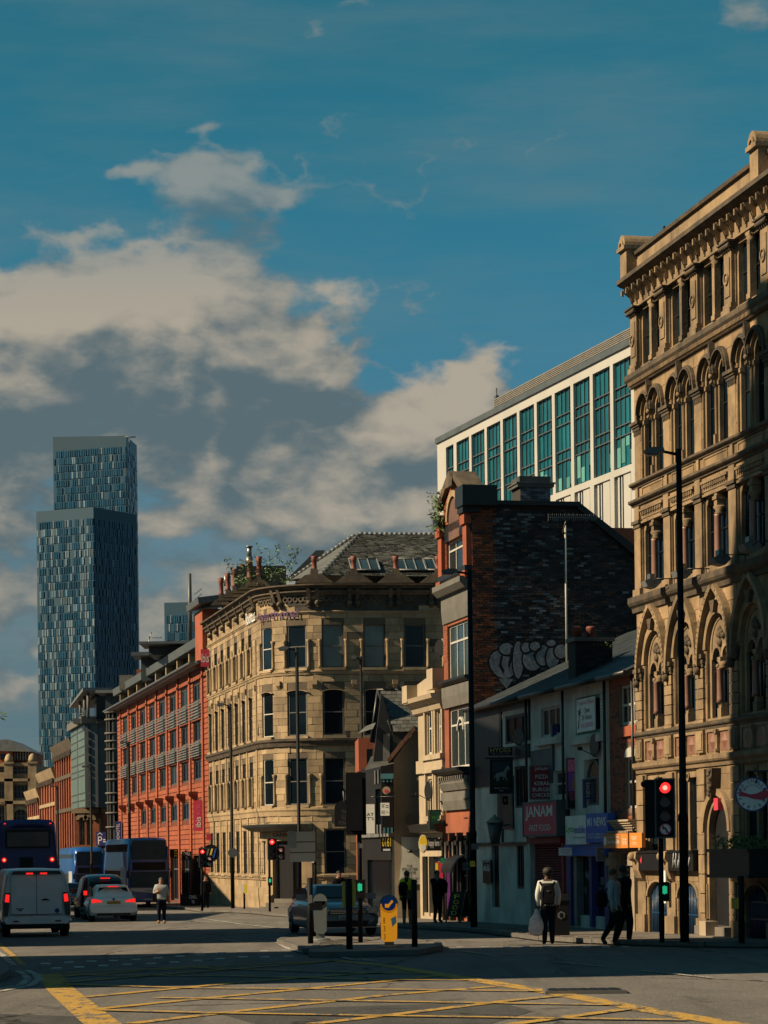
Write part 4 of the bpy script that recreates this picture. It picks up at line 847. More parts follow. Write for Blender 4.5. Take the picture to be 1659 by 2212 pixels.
# --- brick clinic
f = shop('brick_clinic', 'narrow red brick shop with orange clinic signs against the stone warehouse', 1319, 1380, 'mortar_pale', [(1340, 1378, 1478, 1564), (1353, 1376, 1635, 1746), (1342, 1366, 1845, 1985)], x1=-.01); r = f.root; o1, o2, o3 = f.ops
R_ = courses(0, f.w, f.Z(1350, 1775), eave, .225, .076, [(a-.08, b+.08, c-.1, d+.25) for a, b, c, d in f.ops[:2]])
pieces(R_, 'brick', 'brick_red', r, -.012, .02, 300, alt=lambda a, b, c, e: random.choice(['brick_red', 'brick_red', 'brick_brown']))
window(r, *o1[:2], o1[2], o1[3], .05, ((.33, .66), (.5,)), 'paint_white', 'glass_dark', .07); window(r, *o2[:2], o2[2], o2[3], .05, ((), (.52,)), 'paint_white', 'glass_dark', .07)
MB().box(o1[0]-.15, o1[1]+.1, -.08, 0, o1[3]+.02, o1[3]+.24).build('lintel', 'brick_orange', r); MB().box(o1[0]-.15, o1[1]+.1, -.10, 0, o1[2]-.32, o1[2]-.06).build('sill', 'brick_orange', r)
cx = (o2[0]+o2[1])/2; hw = (o2[1]-o2[0])/2+.04; MB().prism([(cx+hw*math.cos(math.pi*i/10), o2[3]+.5*hw*math.sin(math.pi*i/10)) for i in range(11)], -.05, 0).build('window_head', 'paint_white', r)
q = MB(); za_ = f.Z(1350, 1795); [q.box(0, f.w, -.10-.05*k, 0, za_+.06*k, za_+.06*k+.05) for k in range(5)]; q.build('shop_cornice', 'paint_cream', r)
q = MB(); [q.box(.05+.12*k, .11+.12*k, -.30, -.1, za_-.06, za_) for k in range(int(f.w/.12))]; q.build('dentils', 'paint_cream', r, kind='stuff')
a, b, c, d = board(f, 1303, 1356, 1801, 1832, -.35, .1, 'sign_orange', r); MB().box(a, a+(b-a)*.72, -.356, -.352, c+.02, d-.02).build('sign_panel', 'sign_brown', r)
text('昆明养生保健堂', a+.35, a+1.45, c+.30, d-.10, -.358, 'sign_white', r); text('Golden Health Clinic', a+.35, a+1.45, c+.12, c+.22, -.358, 'sign_white', r); text('Massage\nCupping\nTherapy', b-.45, b-.08, c+.08, d-.12, -.358, 'sign_white', r); MB().lathe([(.12, -.008), (.12, 0)], (a+.2, -.35, (c+d)/2), 10, 'y').build('logo', 'sign_white', r)
a, b, c, d = board(f, 1360, 1386, 1799, 1831, -.35, .1, 'sign_orange', r); text('Acupuncture\nReflexology\nHerbs\n \nMassage\nTreatments', a+.15, b-.35, c+.08, d-.08, -.354, 'sign_white', r)
for u in (1326, 1374): x = f.X(u, 1900); MB().box(x-.1, x+.22, -.12, 0, -.4, za_-.55).box(x-.16, x+.28, -.18, 0, za_-.9, za_-.7).build('pilaster', 'cream_wood', r)
MB().box(o3[0], o3[1], .12, .18, o3[2], o3[3]).build('shutter_door', 'sign_black', r)
q = MB(); random.seed(9)
for k in range(70): x, z = random.uniform(o3[0]+.03, o3[1]-.1), random.uniform(o3[2]+1.0, o3[3]-.05); q.box(x, x+.06, .10, .119, z, z+random.uniform(.02, .05))
q.build('stickers', 'lettering_grey', r, kind='stuff')
# --- news shop
f = shop('cream_news_shop', 'cream painted brick shop with blue news signs and a wide upper window', 1228, 1319, 'render_white', [(1243, 1300, 1503, 1585), (1262, 1294, 1640, 1740), (1229, 1318, 1850, 1978)]); r = f.root; o1, o2, o3 = f.ops
xq = f.w-.8; pieces(courses(xq, f.w-.02, f.Z(1300, 1750), eave-.1, .24, .08), 'brick', 'render_white', r, -.02, .03, 200)
window(r, *o1[:2], o1[2], o1[3], .06, ((.66,), ()), 'sign_green', 'glass_dark', .09); window(r, *o2[:2], o2[2], o2[3], .06, ((), (.6,)), 'paint_grey', 'glass_sky', .06, arch=(o2[1]-o2[0])/2)
MB().box(o1[0]-.15, o1[1]+.15, -.14, 0, o1[2]-.26, o1[2]-.08).build('sill', 'render_white', r)
a, b, c, d = board(f, 1246, 1284, 1508, 1580, -.02, .03, 'sign_white', r); h_ = d-c; w_ = b-a
text('Tropical Rain', a+.06, b-.06, d-.22*h_, d-.06*h_, -.024, 'sign_pink', r); text('Open\n24 Hours', a+.3*w_, b-.15*w_, c+.35*h_, c+.72*h_, -.024, 'sign_black', r); text('0161 228 0762', a+.25*w_, b-.1*w_, c+.12*h_, c+.26*h_, -.024, 'sign_pink', r)
q = MB().tube((a+.2, -.022, c+.1), (a+.3, -.022, c+.6*h_), .02, .012, 5)
for k in range(7): g = k*math.pi/3.5; q.tube((a+.3, -.022, c+.6*h_), (a+.3+.2*math.cos(g), -.022, c+.6*h_+.15*math.sin(g)), .02, .004, 4)
q.build('palm_emblem', 'sign_black', r)
a, b, c, d = board(f, 1222, 1265, 1762, 1824, -.30, .22, 'sign_white', r); h_ = d-c; text('Lyca', a+.08, a+.42*(b-a), c+.36*h_, c+.68*h_, -.304, 'lettering_green', r, bold=.02); text('mobile', a+.44*(b-a), b-.06, c+.38*h_, c+.64*h_, -.304, 'sign_blue', r, bold=.02); text('Call the world for less', a+.4*(b-a), b-.08, c+.2*h_, c+.28*h_, -.304, 'sign_blue', r)
a, b, c, d = board(f, 1266, 1312, 1757, 1820, -.30, .22, 'sign_blue', r); h_ = d-c; text('M1 NEWS', a+.15, b-.15, c+.56*h_, d-.14*h_, -.304, 'sign_white', r, bold=.02); text('TOBACCO • DRINKS • SNACKS\nMONEY TRANSFER • TOP UP', a+.12, b-.1, c+.14*h_, c+.32*h_, -.304, 'sign_white', r)
MB().box(.2, f.w, -.2, 0, f.Z(1270, 1848), c-.02).build('fascia', 'sign_blue', r)
for (xa_, xb_, m) in ((0.0, .45, 'sign_navy'), (.75, 1.05, 'lead'), (2.25, 2.5, 'sign_navy'), (f.w-.35, f.w-.02, 'sign_navy')): MB().box(xa_, xb_, -.1, .1, o3[2]-.3, o3[3]).build('pilaster', m, r)
MB().box(o3[0], o3[1], .12, .17, o3[2]-.2, o3[3]).build('shopfront_glass', 'glass_dark', r)
q = MB(); 
for k in range(26): x, z = random.uniform(1.1, f.w-.5), random.uniform(.6, 2.7); q.box(x, x+random.uniform(.12, .3), .10, .119, z, z+random.uniform(.1, .3))
q.build('window_posters', 'lead', r, kind='stuff'); MB().box(1.5, 1.75, .09, .1, 2.15, 2.35).build('poster', 'sign_yellow', r)
# --- fast food shop
f = shop('fast_food_shop', 'cream rendered fast food shop with big red sign and closed red shutter', 1148, 1228, 'render_white', [(1168, 1210, 1527, 1590), (1198, 1222, 1665, 1720), (1152, 1222, 1822, 1965)]); r = f.root; o1, o2, o3 = f.ops
window(r, *o1[:2], o1[2], o1[3], .06, ((.33, .66), ()), 'paint_white', 'glass_dark', .07); window(r, *o2[:2], o2[2], o2[3], .06, ((.5,), (.5,)), 'paint_white', 'glass_dark', .06)
MB().box(o1[0]-.2, o1[1]+.1, -.16, 0, o1[2]-.25, o1[2]-.06).build('sill', 'render_white', r); MB().box(.02, 2.4, -.03, 0, o1[2]-1.35, o1[2]-.35).build('grey_panel', 'grey_metal', r)
a, b, c, d = board(f, 1131, 1202, 1735, 1803, -.36, .24, 'sign_red', r); h_ = d-c; w_ = b-a; text('JANAM', a+.07*w_, b-.12*w_, c+.46*h_, d-.08*h_, -.364, 'sign_white', r, bold=.015); text('-FAST FOOD-', a+.16*w_, b-.16*w_, c+.12*h_, c+.32*h_, -.364, 'sign_white', r); text('4U', b-.1*w_, b-.02*w_, c+.34*h_, d-.2*h_, -.364, 'sign_pink', r)
MB().box(a-.05, b+.05, -.38, -.1, d, d+.06).box(a-.05, b+.05, -.38, -.1, c-.06, c).box(a-.05, a, -.38, -.1, c, d).box(b, b+.05, -.38, -.1, c, d).build('sign_frame', 'grey_metal', r)
MB().box(.0, o3[1]+.1, -.18, 0, o3[3], c-.08).build('fascia', 'red_paint', r)
q = MB(); n = 26; 
for k in range(n): z = o3[2]+(o3[3]-o3[2])*k/n; link((CACHE.setdefault('slat', MB().prism([(.1, 0), (.05, .03), (.05, .07), (.1, .10)], 0, 1, ax='x').mesh('slat'))), 'shutter_slat', 'red_dark', r, loc=(o3[0], 0, z), scl=(o3[1]-o3[0], 1, (o3[3]-o3[2])/n/.103))
MB().box(o3[0], o3[1], .11, .17, o3[2], o3[3]).build('shutter_back', 'red_dark', r)
MB().box(o3[1]-.08, o3[1]+.12, -.1, .08, o3[2]-.3, o3[3]).build('shutter_guide', 'red_paint', r); MB().box(o3[0]-.35, o3[0]-.02, -.08, .0, o3[2]-.3, o3[3]).build('pilaster', 'render_white', r)
MB().box(b+.1, f.w, -.02, .0, 2.2, f.Z(1200, 1725)).build('dark_panel', 'sign_black', r)
# --- pub
f = shop('white_pub', 'white and black timbered pub below the bare side wall', 1026, 1148, 'render_white', [(1091, 1142, 1543, 1604), (1112, 1136, 1655, 1745), (1062, 1078, 1765, 1960), (1116, 1132, 1822, 1920), (1092, 1106, 1700, 1780)]); r = f.root; o1, o2, o3, o4, o5 = f.ops
for o in (o1, o2, o4, o5): window(r, o[0], o[1], o[2], o[3], .04, ((.33, .66), ()), 'paint_black', 'glass_dark', .08)
MB().box(o3[0], o3[1], .1, .17, o3[2], o3[3]).build('door', 'sign_black', r)
q = MB(); X0 = f.X(1088, 1650)
for (a, b, c, d) in ((0.05, X0-.3, f.Z(1050, 1700), eave-.1), (X0-.25, X0-.1, 2.5, eave-.1), (X0-.1, f.w-.1, o1[2]-.5, o1[2]-.1), (o1[1]+.08, o1[1]+.2, o1[2], eave-.1), (X0-.1, f.w, eave-.3, eave-.1), (o3[1]+.05, o2[0]-.1, 2.9, o1[2]-1.0)):
    if b > a: q.box(a, b, -.05, 0, c, d)
q.build('black_boarding', 'paint_black', r)
q = MB(); zf = f.Z(1050, 1822); q.box(0, f.w, -.06, 0, zf-.08, zf+.02).build('string_band', 'paint_black', r)
bd = MB(); a, b, c, d = board(f, 1043, 1060, 1858, 1908, -.08, .05, 'sign_black', r, 'ale_board'); text('HYDES', a+.1, b-.1, d-.35, d-.2, -.084, 'lettering_grey', r); text('CASK\nALES', a+.1, b-.1, c+.4, c+.85, -.084, 'lettering_grey', r)
# hanging pub sign, lamps, projecting signs
YP = 78.5
s = Face('pub_sign', 'hanging pub sign painted with a grey horse on grass', 1060, 1106, 1642, 1713, YP-1.5, 'sign_black', .05, .08, frame='paint_black')
s.b(.08, .92, .22, .96, 'horse_sky' if 'horse_sky' in M else (mk('horse_sky', (.02, .07, .10), .7) or 'horse_sky'), 'painting'); mk('horse_grass', (.02, .06, .015), .8, (.01, .03, .01), 6); s.b(.08, .92, .22, .62, 'horse_grass', 'painting', .006)
W_, H_ = s.w, s.h
hp = [(.20, .52), (.28, .60), (.45, .63), (.62, .66), (.70, .76), (.78, .84), (.84, .82), (.90, .72), (.86, .70), (.80, .74), (.76, .66), (.72, .56), (.74, .46), (.78, .38), (.75, .37), (.70, .45), (.66, .50), (.60, .40), (.57, .40), (.60, .50), (.42, .50), (.38, .42), (.40, .34), (.37, .34), (.34, .43), (.30, .36), (.27, .36), (.28, .46), (.22, .50), (.16, .42), (.14, .44)]
MB().prism([(x*W_, z*H_) for x, z in hp], -.012, -.008).build('painted_horse', 'cloth_grey', s.r); s.t('Grey Horse', .15, .85, .12, .17, 'lettering_grey'); s.t('Inn', .42, .58, .05, .10, 'lettering_grey')
s2 = Face('brewery_sign', 'black brewery name board with gold letters above the horse sign', 1055, 1107, 1614, 1632, YP-1.5, 'sign_black', .05, .08); s2.t('HYDES', .08, .92, .38, .92, 'lettering_gold'); s2.t('of Manchester, since 1863', .12, .88, .14, .26, 'lettering_grey'); MB().tube((-.1, .04, -.08), (s2.w+.9, .6, -.08), .03).build('bracket', 'dark_metal', s2.r)
s = Face('small_inn_sign', 'tiny dark sign reading inn over the pub door', 1086, 1098, 1720, 1738, YP-1, 'sign_black', .3, .05); s.t('Inn', .3, .7, .3, .8, 'lettering_gold')
p_ = P(1069, 1785, YP-1); lp = thing('pub_lantern', 'old glass lantern with a peaked top beside the pub door', 'lantern', p_, 0); MB().lathe([(.30, .0), (.22, .08), (.06, .2), (.03, .26)], (0, 0, .1), 4).build('cap', 'cream_wood', lp); MB().lathe([(.13, -.55), (.24, .1)], (0, 0, 0), 4).build('glass', 'grey_metal', lp); MB().tube((0, 0, .0), (.5, .3, .05), .02).build('bracket', 'dark_metal', lp)
s = Face('menu_sign', 'dark red projecting menu sign listing pizza kebab burger and chicken', 1146, 1195, 1655, 1725, 73.4, 'red_dark', .05, .12, frame='lead')
for k, wd_ in enumerate(('JANAM', 'PIZZA', 'KEBAB', 'BURGER', 'CHICKEN')): z = (.85, .62, .41, .22, .05)[k]; s.t(wd_, (.2, .22, .18, .1, .08)[k], (.85, .78, .84, .94, .96)[k], z, z+.12, 'lettering_grey')
s = Face('vertical_sign', 'tall narrow dark sign with faint yellow letters beside the middle window', 1195, 1214, 1566, 1662, 72.9, 'sign_navy', .1, .15, frame='grey_metal'); s.t('T\nA\nK\nE\n \nA\nW\nA\nY', .38, .68, .08, .94, 'lettering_gold')
s = Face('massage_poster_sign', 'tall pink and black projecting massage poster with a phone number', 1226, 1258, 1639, 1746, 70.9, 'sign_black', .05, .1, frame='grey_metal'); s.b(.03, .97, .74, .99, 'sign_pink'); s.t('LONDON THAI MASSAGE', .06, .94, .92, .97, 'sign_white'); s.t('T: 0161 236 6665', .1, .9, .84, .90, 'sign_white'); s.t('M: 07463 339 462', .06, .94, .77, .83, 'sign_white'); s.b(.06, .94, .34, .73, 'sign_purple')
MB().prism([(s.w*x, s.h*z) for x, z in ((.30, .36), (.28, .5), (.36, .62), (.34, .70), (.44, .72), (.46, .62), (.58, .66), (.56, .56), (.5, .48), (.52, .36))], -.012, -.006).build('printed_figure', 'skin', s.r); s.t('TRADITIONAL\nTHAI MASSAGE\nOIL MASSAGE\nOPEN DAILY', .1, .9, .16, .32, 'sign_pink')
s = Face('news_sign', 'navy projecting news sign with vertical gold letters', 1262, 1298, 1685, 1743, 69.8, 'sign_navy', .05, .12, frame='grey_metal'); o = s.t('M1 NEWS', .0, .01, 0, .01, 'lettering_gold'); bpy.data.objects.remove(o)
o = text('M1 NEWS', 0, s.h*.86, 0, s.w*.22, 0, 'lettering_gold', s.r); o.location = (s.w*.34, -.004, s.h*.06); o.rotation_euler = (0, -math.pi/2, 0)
for k in range(4): s.b(.5, .92, .12+.2*k, .17+.2*k, 'sign_blue')
s = Face('small_pink_sign', 'small pink and white box sign below the big blue sign', 1208, 1236, 1831, 1848, 70.5, 'sign_white', .05, .12); s.t('THAI MASSAGE\nOPEN 7 DAYS\nUPSTAIRS', .12, .88, .15, .85, 'sign_pink')
s = Face('teal_sign', 'small dark teal box sign under the orange clinic sign', 1291, 1326, 1832, 1858, 67.6, 'grey_metal', .05, .12, frame='lead'); s.t('Chinese Medical Centre\nOpen 7 days', .2, .8, .5, .85, 'lettering_grey')
# satellite dishes
def dish(u, v, Yd, rad, label, face):
    d = thing('satellite_dish', label, 'satellite dish', P(u, v, Yd), face, 'satellite dishes on the shop fronts')
    MB().lathe([(.02, .0), (rad*.5, -.04), (rad, -.14), (rad-.01, -.15)], (0, 0, 0), 16, 'y').build('reflector', 'dark_metal', d)
    MB().tube((0, -.05, -rad), (0, -.55, -.1), .012).box(-.04, .04, -.62, -.5, -.14, -.04).tube((0, .05, 0), (0, .3, -.15), .03).build('feed_arm', 'dark_metal', d); return d
dish(1294, 1610, 68.6, .32, 'black satellite dish on the cream news shop wall', -1.25); dish(1128, 1592, 76.2, .26, 'small dark satellite dish before the pub upper window', -.9); dish(955, 1401, 124, .45, 'dark satellite dish high beside the stone hotel edge', -1.0); dish(933, 1709, 88, .34, 'black satellite dish on the cream lemon tea building', -1.2)
# chimney on the shop roofs
pc = P(1243, 1450, 72); ch = thing('shop_chimney', 'low dark chimney with two clay pots and moss on the shop roofs', 'chimney', (pc.x, pc.y, pc.z-.5), TH); w_ = 84*72/5500; hc = P(1243, 1376, 72).z-pc.z+.5
MB().box(0, w_, 0, .7, 0, hc-.12).build('stack', 'mortar', ch); pieces(courses(0, w_, .1, hc-.15, .235, .078), 'brick', 'brick_dark', ch, -.012, .02, 120)
MB().box(-.05, w_+.05, -.08, .78, hc-.12, hc).build('cap', 'paint_grey', ch); leaves(ch, 90, ((w_*.4, w_), (-.12, 0), (hc-.28, hc-.1)), .07, seed=8)
for k, x in enumerate((.14, .56)): MB().lathe([(.13, 0), (.14, .25), (.15, .28), (.12, .33)], (x, .3, hc), 10).build('chimney_pot', 'terracotta', ch)
# pub furniture
p_ = G(1108, 1982, .12); bn = thing('slatted_planter', 'black slatted planter box standing before the pub', 'planter', (p_.x-.9, p_.y-1.4, p_.z), .1)
q = MB(); [q.box(.09*k, .09*k+.05, -.02, 0, .05, 1.0) for k in range(13)]; q.build('slat', 'paint_black', bn, kind='stuff'); MB().box(-.05, 1.25, 0, .4, .0, 1.0).box(-.08, 1.28, -.06, .45, 1.0, 1.06).build('box', 'sign_black', bn)
p_ = G(1140, 1985, .12); bn = thing('pub_bench', 'low dark picnic bench with sloping brace on the pavement by the pub', 'bench', (p_.x-.6, p_.y-2.0, p_.z), .1)
MB().box(0, 1.9, -.1, .3, .68, .74).build('table_top', 'paint_black', bn); MB().box(-.1, 2.0, -.6, -.35, .40, .45).build('seat', 'paint_black', bn); MB().box(.2, .28, -.5, .6, .0, .68).build('leg', 'paint_black', bn); MB().box(1.6, 1.68, -.5, .6, .0, .68).build('leg', 'paint_black', bn); MB().tube((1.0, -.3, .1), (2.2, -.1, 1.3), .05).build('brace', 'paint_black', bn)

# ================================================================ lemon tea building
LF = Fr(RB.W(RB.X(905), 0, 0), ANG); wL = RB.X(962)-RB.X(905)-.02; r = LF.thing('cream_tea_shop', 'narrow cream painted three storey building with a curved parapet and tea shop below', 'shop')
zz = lambda v, u=935: LF.Z(u, v)
xs_ = [(LF.X(925), LF.X(938)), (LF.X(947), LF.X(958))]
ops = [(a, b, zz(1628), zz(1538)) for a, b in xs_]+[(a, b, zz(1760), zz(1682)) for a, b in xs_]+[(.5, wL-.2, .1, zz(1850))]
te = zz(1507); MB0 = wall(MB(), 0, wL, -.4, te, ops, 0, .2); MB0.quad((0, .2, -.4), (0, 0, -.4), (0, 0, te), (0, .2, te)).box(0, wL, .21, 8, -.4, te, skip='f'); MB0.build('wall', 'paint_cream', r)
for o in ops[:4]:
    window(r, o[0], o[1], o[2], o[3], .06, ((), (.62,)), 'paint_white', 'glass_dark', .07)
    q = MB().box(o[0]-.25, o[0]-.06, -.09, 0, o[2]-.1, o[3]+.2).box(o[1]+.06, o[1]+.25, -.09, 0, o[2]-.1, o[3]+.2).box(o[0]-.3, o[1]+.3, -.14, 0, o[3]+.2, o[3]+.34).box(o[0]-.3, o[1]+.3, -.18, 0, o[2]-.22, o[2]-.05); q.build('window_surround', 'paint_cream', r)
q = MB().prof([(0, te-.5), (-.12, te-.45), (-.2, te-.25), (-.45, te-.1), (-.5, te+.05), (0, te+.1)], -.3, wL+.05); q.build('cornice', 'paint_cream', r); MB().box(0, wL, -.1, 0, zz(1668), zz(1640)).build('sill_band', 'paint_cream', r)
pt = zz(1478)
MB().prism([(.3, te+.1), (.3, te+.55), (wL*.45, te+.7), (wL*.55, pt), (wL*.75, pt+.25), (wL, pt), (wL, te+.1)], -.12, .15).box(-.35, .45, -.5, .2, te-.05, te+.55).box(wL*.78, wL, -.4, .2, te+.2, te+.9).build('parapet', 'paint_cream', r)
sb = zz(1800); MB().prof([(0, sb), (-.35, sb+.05), (-.45, sb+.3), (0, sb+.35)], 0, wL).build('shop_cornice', 'paint_black', r)
sg = Face('tea_shop_sign', 'black tea shop fascia with white letters and a smiling yellow lemon', 914, 953, 1809, 1838, 86.1, 'sign_black', .0, .1); sg.t('happy lemon', .30, .98, .2, .85, 'sign_white')
lm = thing('lemon_sign', 'round yellow lemon face sign beside the tea shop name', 'sign', P(914, 1826, 85.9), 0); MB().lathe([(.31, -.05), (.31, 0)], (0, 0, .05), 18, 'y').build('rim', 'sign_white', lm); MB().lathe([(.28, -.06), (.28, -.05)], (0, 0, .05), 18, 'y').build('disc', 'sign_yellow', lm); MB().prism([(-.2, .02), (.2, .02), (.17, -.14), (0, -.22), (-.17, -.14)], -.07, -.06).build('smile', 'sign_white', lm); lm.scale = (.5, 1, 1.0)
s = Face('green_box_sign', 'green box sign projecting from the tea building first floor', 930, 951, 1751, 1790, 86.2, 'sign_green', .2, .25, frame='paint_black'); s.b(.15, .55, .55, .7, 'lettering_green')
s = Face('tea_pink_banner', 'tall thin purple banner beside the tea shop doorway', 966, 971, 1853, 1964, 84.5, 'sign_purple', .0, .05)
s = Face('tea_window_poster', 'bright red and yellow menu poster in the tea shop window', 941, 957, 1862, 1912, 85.8, 'sign_red', .0, .05); s.b(.0, .35, .0, .95, 'sign_yellow'); s.b(.0, .35, .1, .4, 'sign_blue', y=.008)
s = Face('tea_green_notice', 'small green notice above the tea shop poster', 952, 965, 1853, 1866, 85.5, 'sign_green', .0, .05)
MB().box(.5, wL-.2, .12, .19, .1, zz(1850)).build('shopfront_glass', 'glass_dark', r); MB().box(.45, .6, -.05, .1, 0, zz(1850)).box(1.5, 1.6, -.05, .1, 0, zz(1850)).build('shopfront_post', 'paint_cream', r)
MB().prism([(wL*.93, zz(1860)), (wL*.93+.1, zz(1860)), (wL*.93+.1, 0), (wL*.93, 0)], -.2, 0).build('pilaster', 'cream_wood', r)
# ================================================================ the little corner bar
YB = 91.0; pb_ = P(850, 1700, YB); pr_ = P(912, 1700, YB)
BF = Fr((pb_.x, pb_.y, gz(YB)), ANG); SB = Fr((pb_.x, pb_.y, gz(YB)), 0.03); r = SB.thing('corner_bar', 'small old bar with dark slate dormer roof and a plain cream side wall', 'bar')
wS = SB.X(911); zl = SB.Z(852, 1755); 
Q = lambda u, v: SB.L(u, v)
pts = [(0, -.3), (wS, -.3), (wS, Q(911, 1565)[1]), (Q(897, 1578)[0], Q(897, 1578)[1]), (Q(852, 1640)[0], Q(852, 1640)[1]), (0, Q(850, 1650)[1])]
MB().prism(pts, 0, .4).build('side_wall', 'render_cream', r)
# verge tiles on the slope
va, vb = Vector(Q(897, 1577)), Vector(Q(838, 1650)); n = 14
for k in range(n): a = va+(vb-va)*(k/n); b = va+(vb-va)*((k+.9)/n); MB().prism([(a.x, a.y), (b.x, b.y), (b.x-.05, b.y+.14), (a.x-.05, a.y+.17)], -.18, .25).build('verge_tile', 'copper_tile', r)
# body and front
fd = lambda p: (p[0]*math.cos(ANG)-p[1]*math.sin(ANG), p[0]*math.sin(ANG)+p[1]*math.cos(ANG), p[2])  # street-aligned coords -> root coords
ff = lambda p: (lambda X_, Y_: (X_*math.cos(.03)+Y_*math.sin(.03), -X_*math.sin(.03)+Y_*math.cos(.03), p[2]))(*fd(p)[:2])
L_ = -(BF.X(782, 1850)); ez = SB.Z(845, 1650)
mb = wall(MB(), -L_, 0, -.3, ez, [(-L_+1, -.5, .3, 2.2), (-L_*.55, -L_*.2, SB.Z(850, 1790), SB.Z(850, 1700))], 0, .2); mb.box(-L_, -.05, .22, 5, -.3, ez, skip='f'); mb.build('front_wall', 'paint_black', r, fn=ff)
MB().box(-L_+1, -.5, .1, .18, .3, 2.2).box(-L_*.55, -L_*.2, .1, .18, SB.Z(850, 1790), SB.Z(850, 1700)).build('window', 'glass_dark', r, fn=ff)
q = MB()
for k in range(4): x = -.4-k*.55; q.box(x-.08, x+.08, -.25, 0, SB.Z(850, 1690), SB.Z(850, 1660)).box(x-.1, x+.1, -.3, 0, SB.Z(850, 1800), SB.Z(850, 1780))
q.box(-L_, 0, -.1, 0, SB.Z(850, 1807), SB.Z(850, 1797)); q.build('corbel', 'lead', r, fn=ff, kind='stuff')
# dormer roof: slate slope facing the lens, with ridge tiles
ro = [Q(818, 1483), Q(905, 1490), Q(912, 1575), Q(850, 1580), Q(838, 1530)]
def slope_pt(x, z, z0=Q(850, 1580)[1], z1=Q(830, 1486)[1]): return (x, 0.0+.1+(z-z0)/(z1-z0)*1.5-.25, z)
z0, z1 = Q(850, 1580)[1], Q(830, 1486)[1]; xl0, xl1 = Q(849, 1580)[0], Q(822, 1486)[0]; xr0, xr1 = Q(912, 1580)[0], Q(906, 1490)[0]
q = MB(); rows = 11; tiles = []
for k in range(rows):
    t0, t1 = k/rows, (k+1.35)/rows; xa_, xb_ = xl0+(xl1-xl0)*t0, xr0+(xr1-xr0)*t0; n = int((xb_-xa_)/.19)
    for i in range(n):
        a = xa_+(xb_-xa_)*(i+(.5 if k % 2 else 0))/n; b = min(a+(xb_-xa_)/n-.012, xb_)
        if b-a < .04: continue
        za_ = z0+(z1-z0)*t0-random.uniform(0, .02); zb_ = z0+(z1-z0)*min(t1, 1.03); m_ = MB(); pa, pb2 = slope_pt(a, za_), slope_pt(a, zb_)
        m_.quad((a, pa[1]-.03, za_), (b, pa[1]-.03, za_), (b, pb2[1], zb_), (a, pb2[1], zb_)).quad((a, pa[1]-.03, za_), (a, pa[1], za_-.002), (b, pa[1], za_-.002), (b, pa[1]-.03, za_)); m_.build('slate', 'slate', r)
MB().quad((xl0, -.14, z0), (xr0, -.14, z0), (xr1, 1.36, z1), (xl1, 1.36, z1)).quad((xl1, 1.36, z1), (xr1, 1.36, z1), (xr0, 2.9, z0), (xl0, 2.9, z0)).build('roof_deck', 'slate', r)
q = MB(); [q.lathe([(.07, -.09), (.07, .09)], (xl1+.12+k*.26+(.0 if k % 2 else .05), 1.36, z1+.09), 8, 'y') for k in range(5)]; q.build('ridge_roll', 'dark_metal', r, kind='stuff'); MB().tube((xl1-.1, 1.36, z1+.02), (xr1+1.5, 1.36, z1-.02), .05).build('ridge', 'dark_metal', r)
g0 = Q(803, 1600); MB().tube((xl1-.06, 1.36, z1+.0), (g0[0], 1.36, g0[1]), .06, .06, 5).tube((xl1-.06, 1.36, z1+.0), (xl0-.05, -.16, z0-.02), .05, .05, 5).build('bargeboard', 'paint_black', r); MB().quad((xl1, 1.37, z1-.05), (g0[0], 1.37, g0[1]), (xl0, 1.37, z0-.5), (xl0, -.1, z0-.06)).build('gable_end', 'paint_black', r)
MB().prism([Q(824, 1495), Q(850, 1580), Q(850, 1650), Q(806, 1650), Q(812, 1600)], .2, 1.2).build('dormer', 'paint_black', r); MB().prism([Q(828, 1585), Q(842, 1585), Q(842, 1640), Q(828, 1650)], .12, .2).build('dormer_window', 'lead', r); 
MB().prism([Q(850, 1580), Q(895, 1578), Q(852, 1640), Q(846, 1650)], .05, .4).build('dormer_cheek', 'paint_black', r)
MB().quad(*[(a, b, c) for (a, c), b in zip([Q(787, 1665), Q(850, 1650), Q(851, 1628), Q(803, 1632)], (-.6, -.3, .8, .8))]).quad(*[(a, b, c) for (a, c), b in zip([Q(773, 1585), Q(805, 1575), Q(812, 1560), Q(790, 1568)], (-.3, -.3, .3, .3))]).build('lower_roof', 'slate', r)
MB().box(*[Q(823, 1700)[0], Q(848, 1700)[0]], -.5, .3, SB.Z(850, 1795), SB.Z(850, 1655)).build('timber_bay', 'sign_black', r)
q = MB(); [q.box(Q(u, 1700)[0], Q(u+4, 1700)[0], -.54, -.5, SB.Z(850, z_), SB.Z(850, z_-12)) for u in (826, 834, 842) for z_ in (1690, 1800)]; q.box(*[Q(822, 1700)[0], Q(849, 1700)[0]], -.56, -.5, SB.Z(850, 1683), SB.Z(850, 1672)); q.build('bay_corbel', 'cloth_teal', r, kind='stuff')
lb = MB().prism([Q(868, 1853), Q(867, 1808), Q(905, 1808), Q(910, 1910), Q(862, 1910)], -.06, -.03).build('painted_board', 'render_white', r)
for s_, u0, u1, v0, v1 in (('THE', 878, 890, 1873, 1868), ('SMALLEST BAR', 868, 902, 1881, 1874), ('IN EUROPE', 872, 898, 1889, 1882), ('THE', 880, 890, 1894, 1890), ('BIGGEST WELCOME', 867, 904, 1901, 1895), ('IN THE WORLD', 868, 902, 1908, 1902)):
    a, b = Q(u0, v0), Q(u1, v1); text(s_, a[0], b[0], a[1], b[1], -.062, 'sign_black', r)
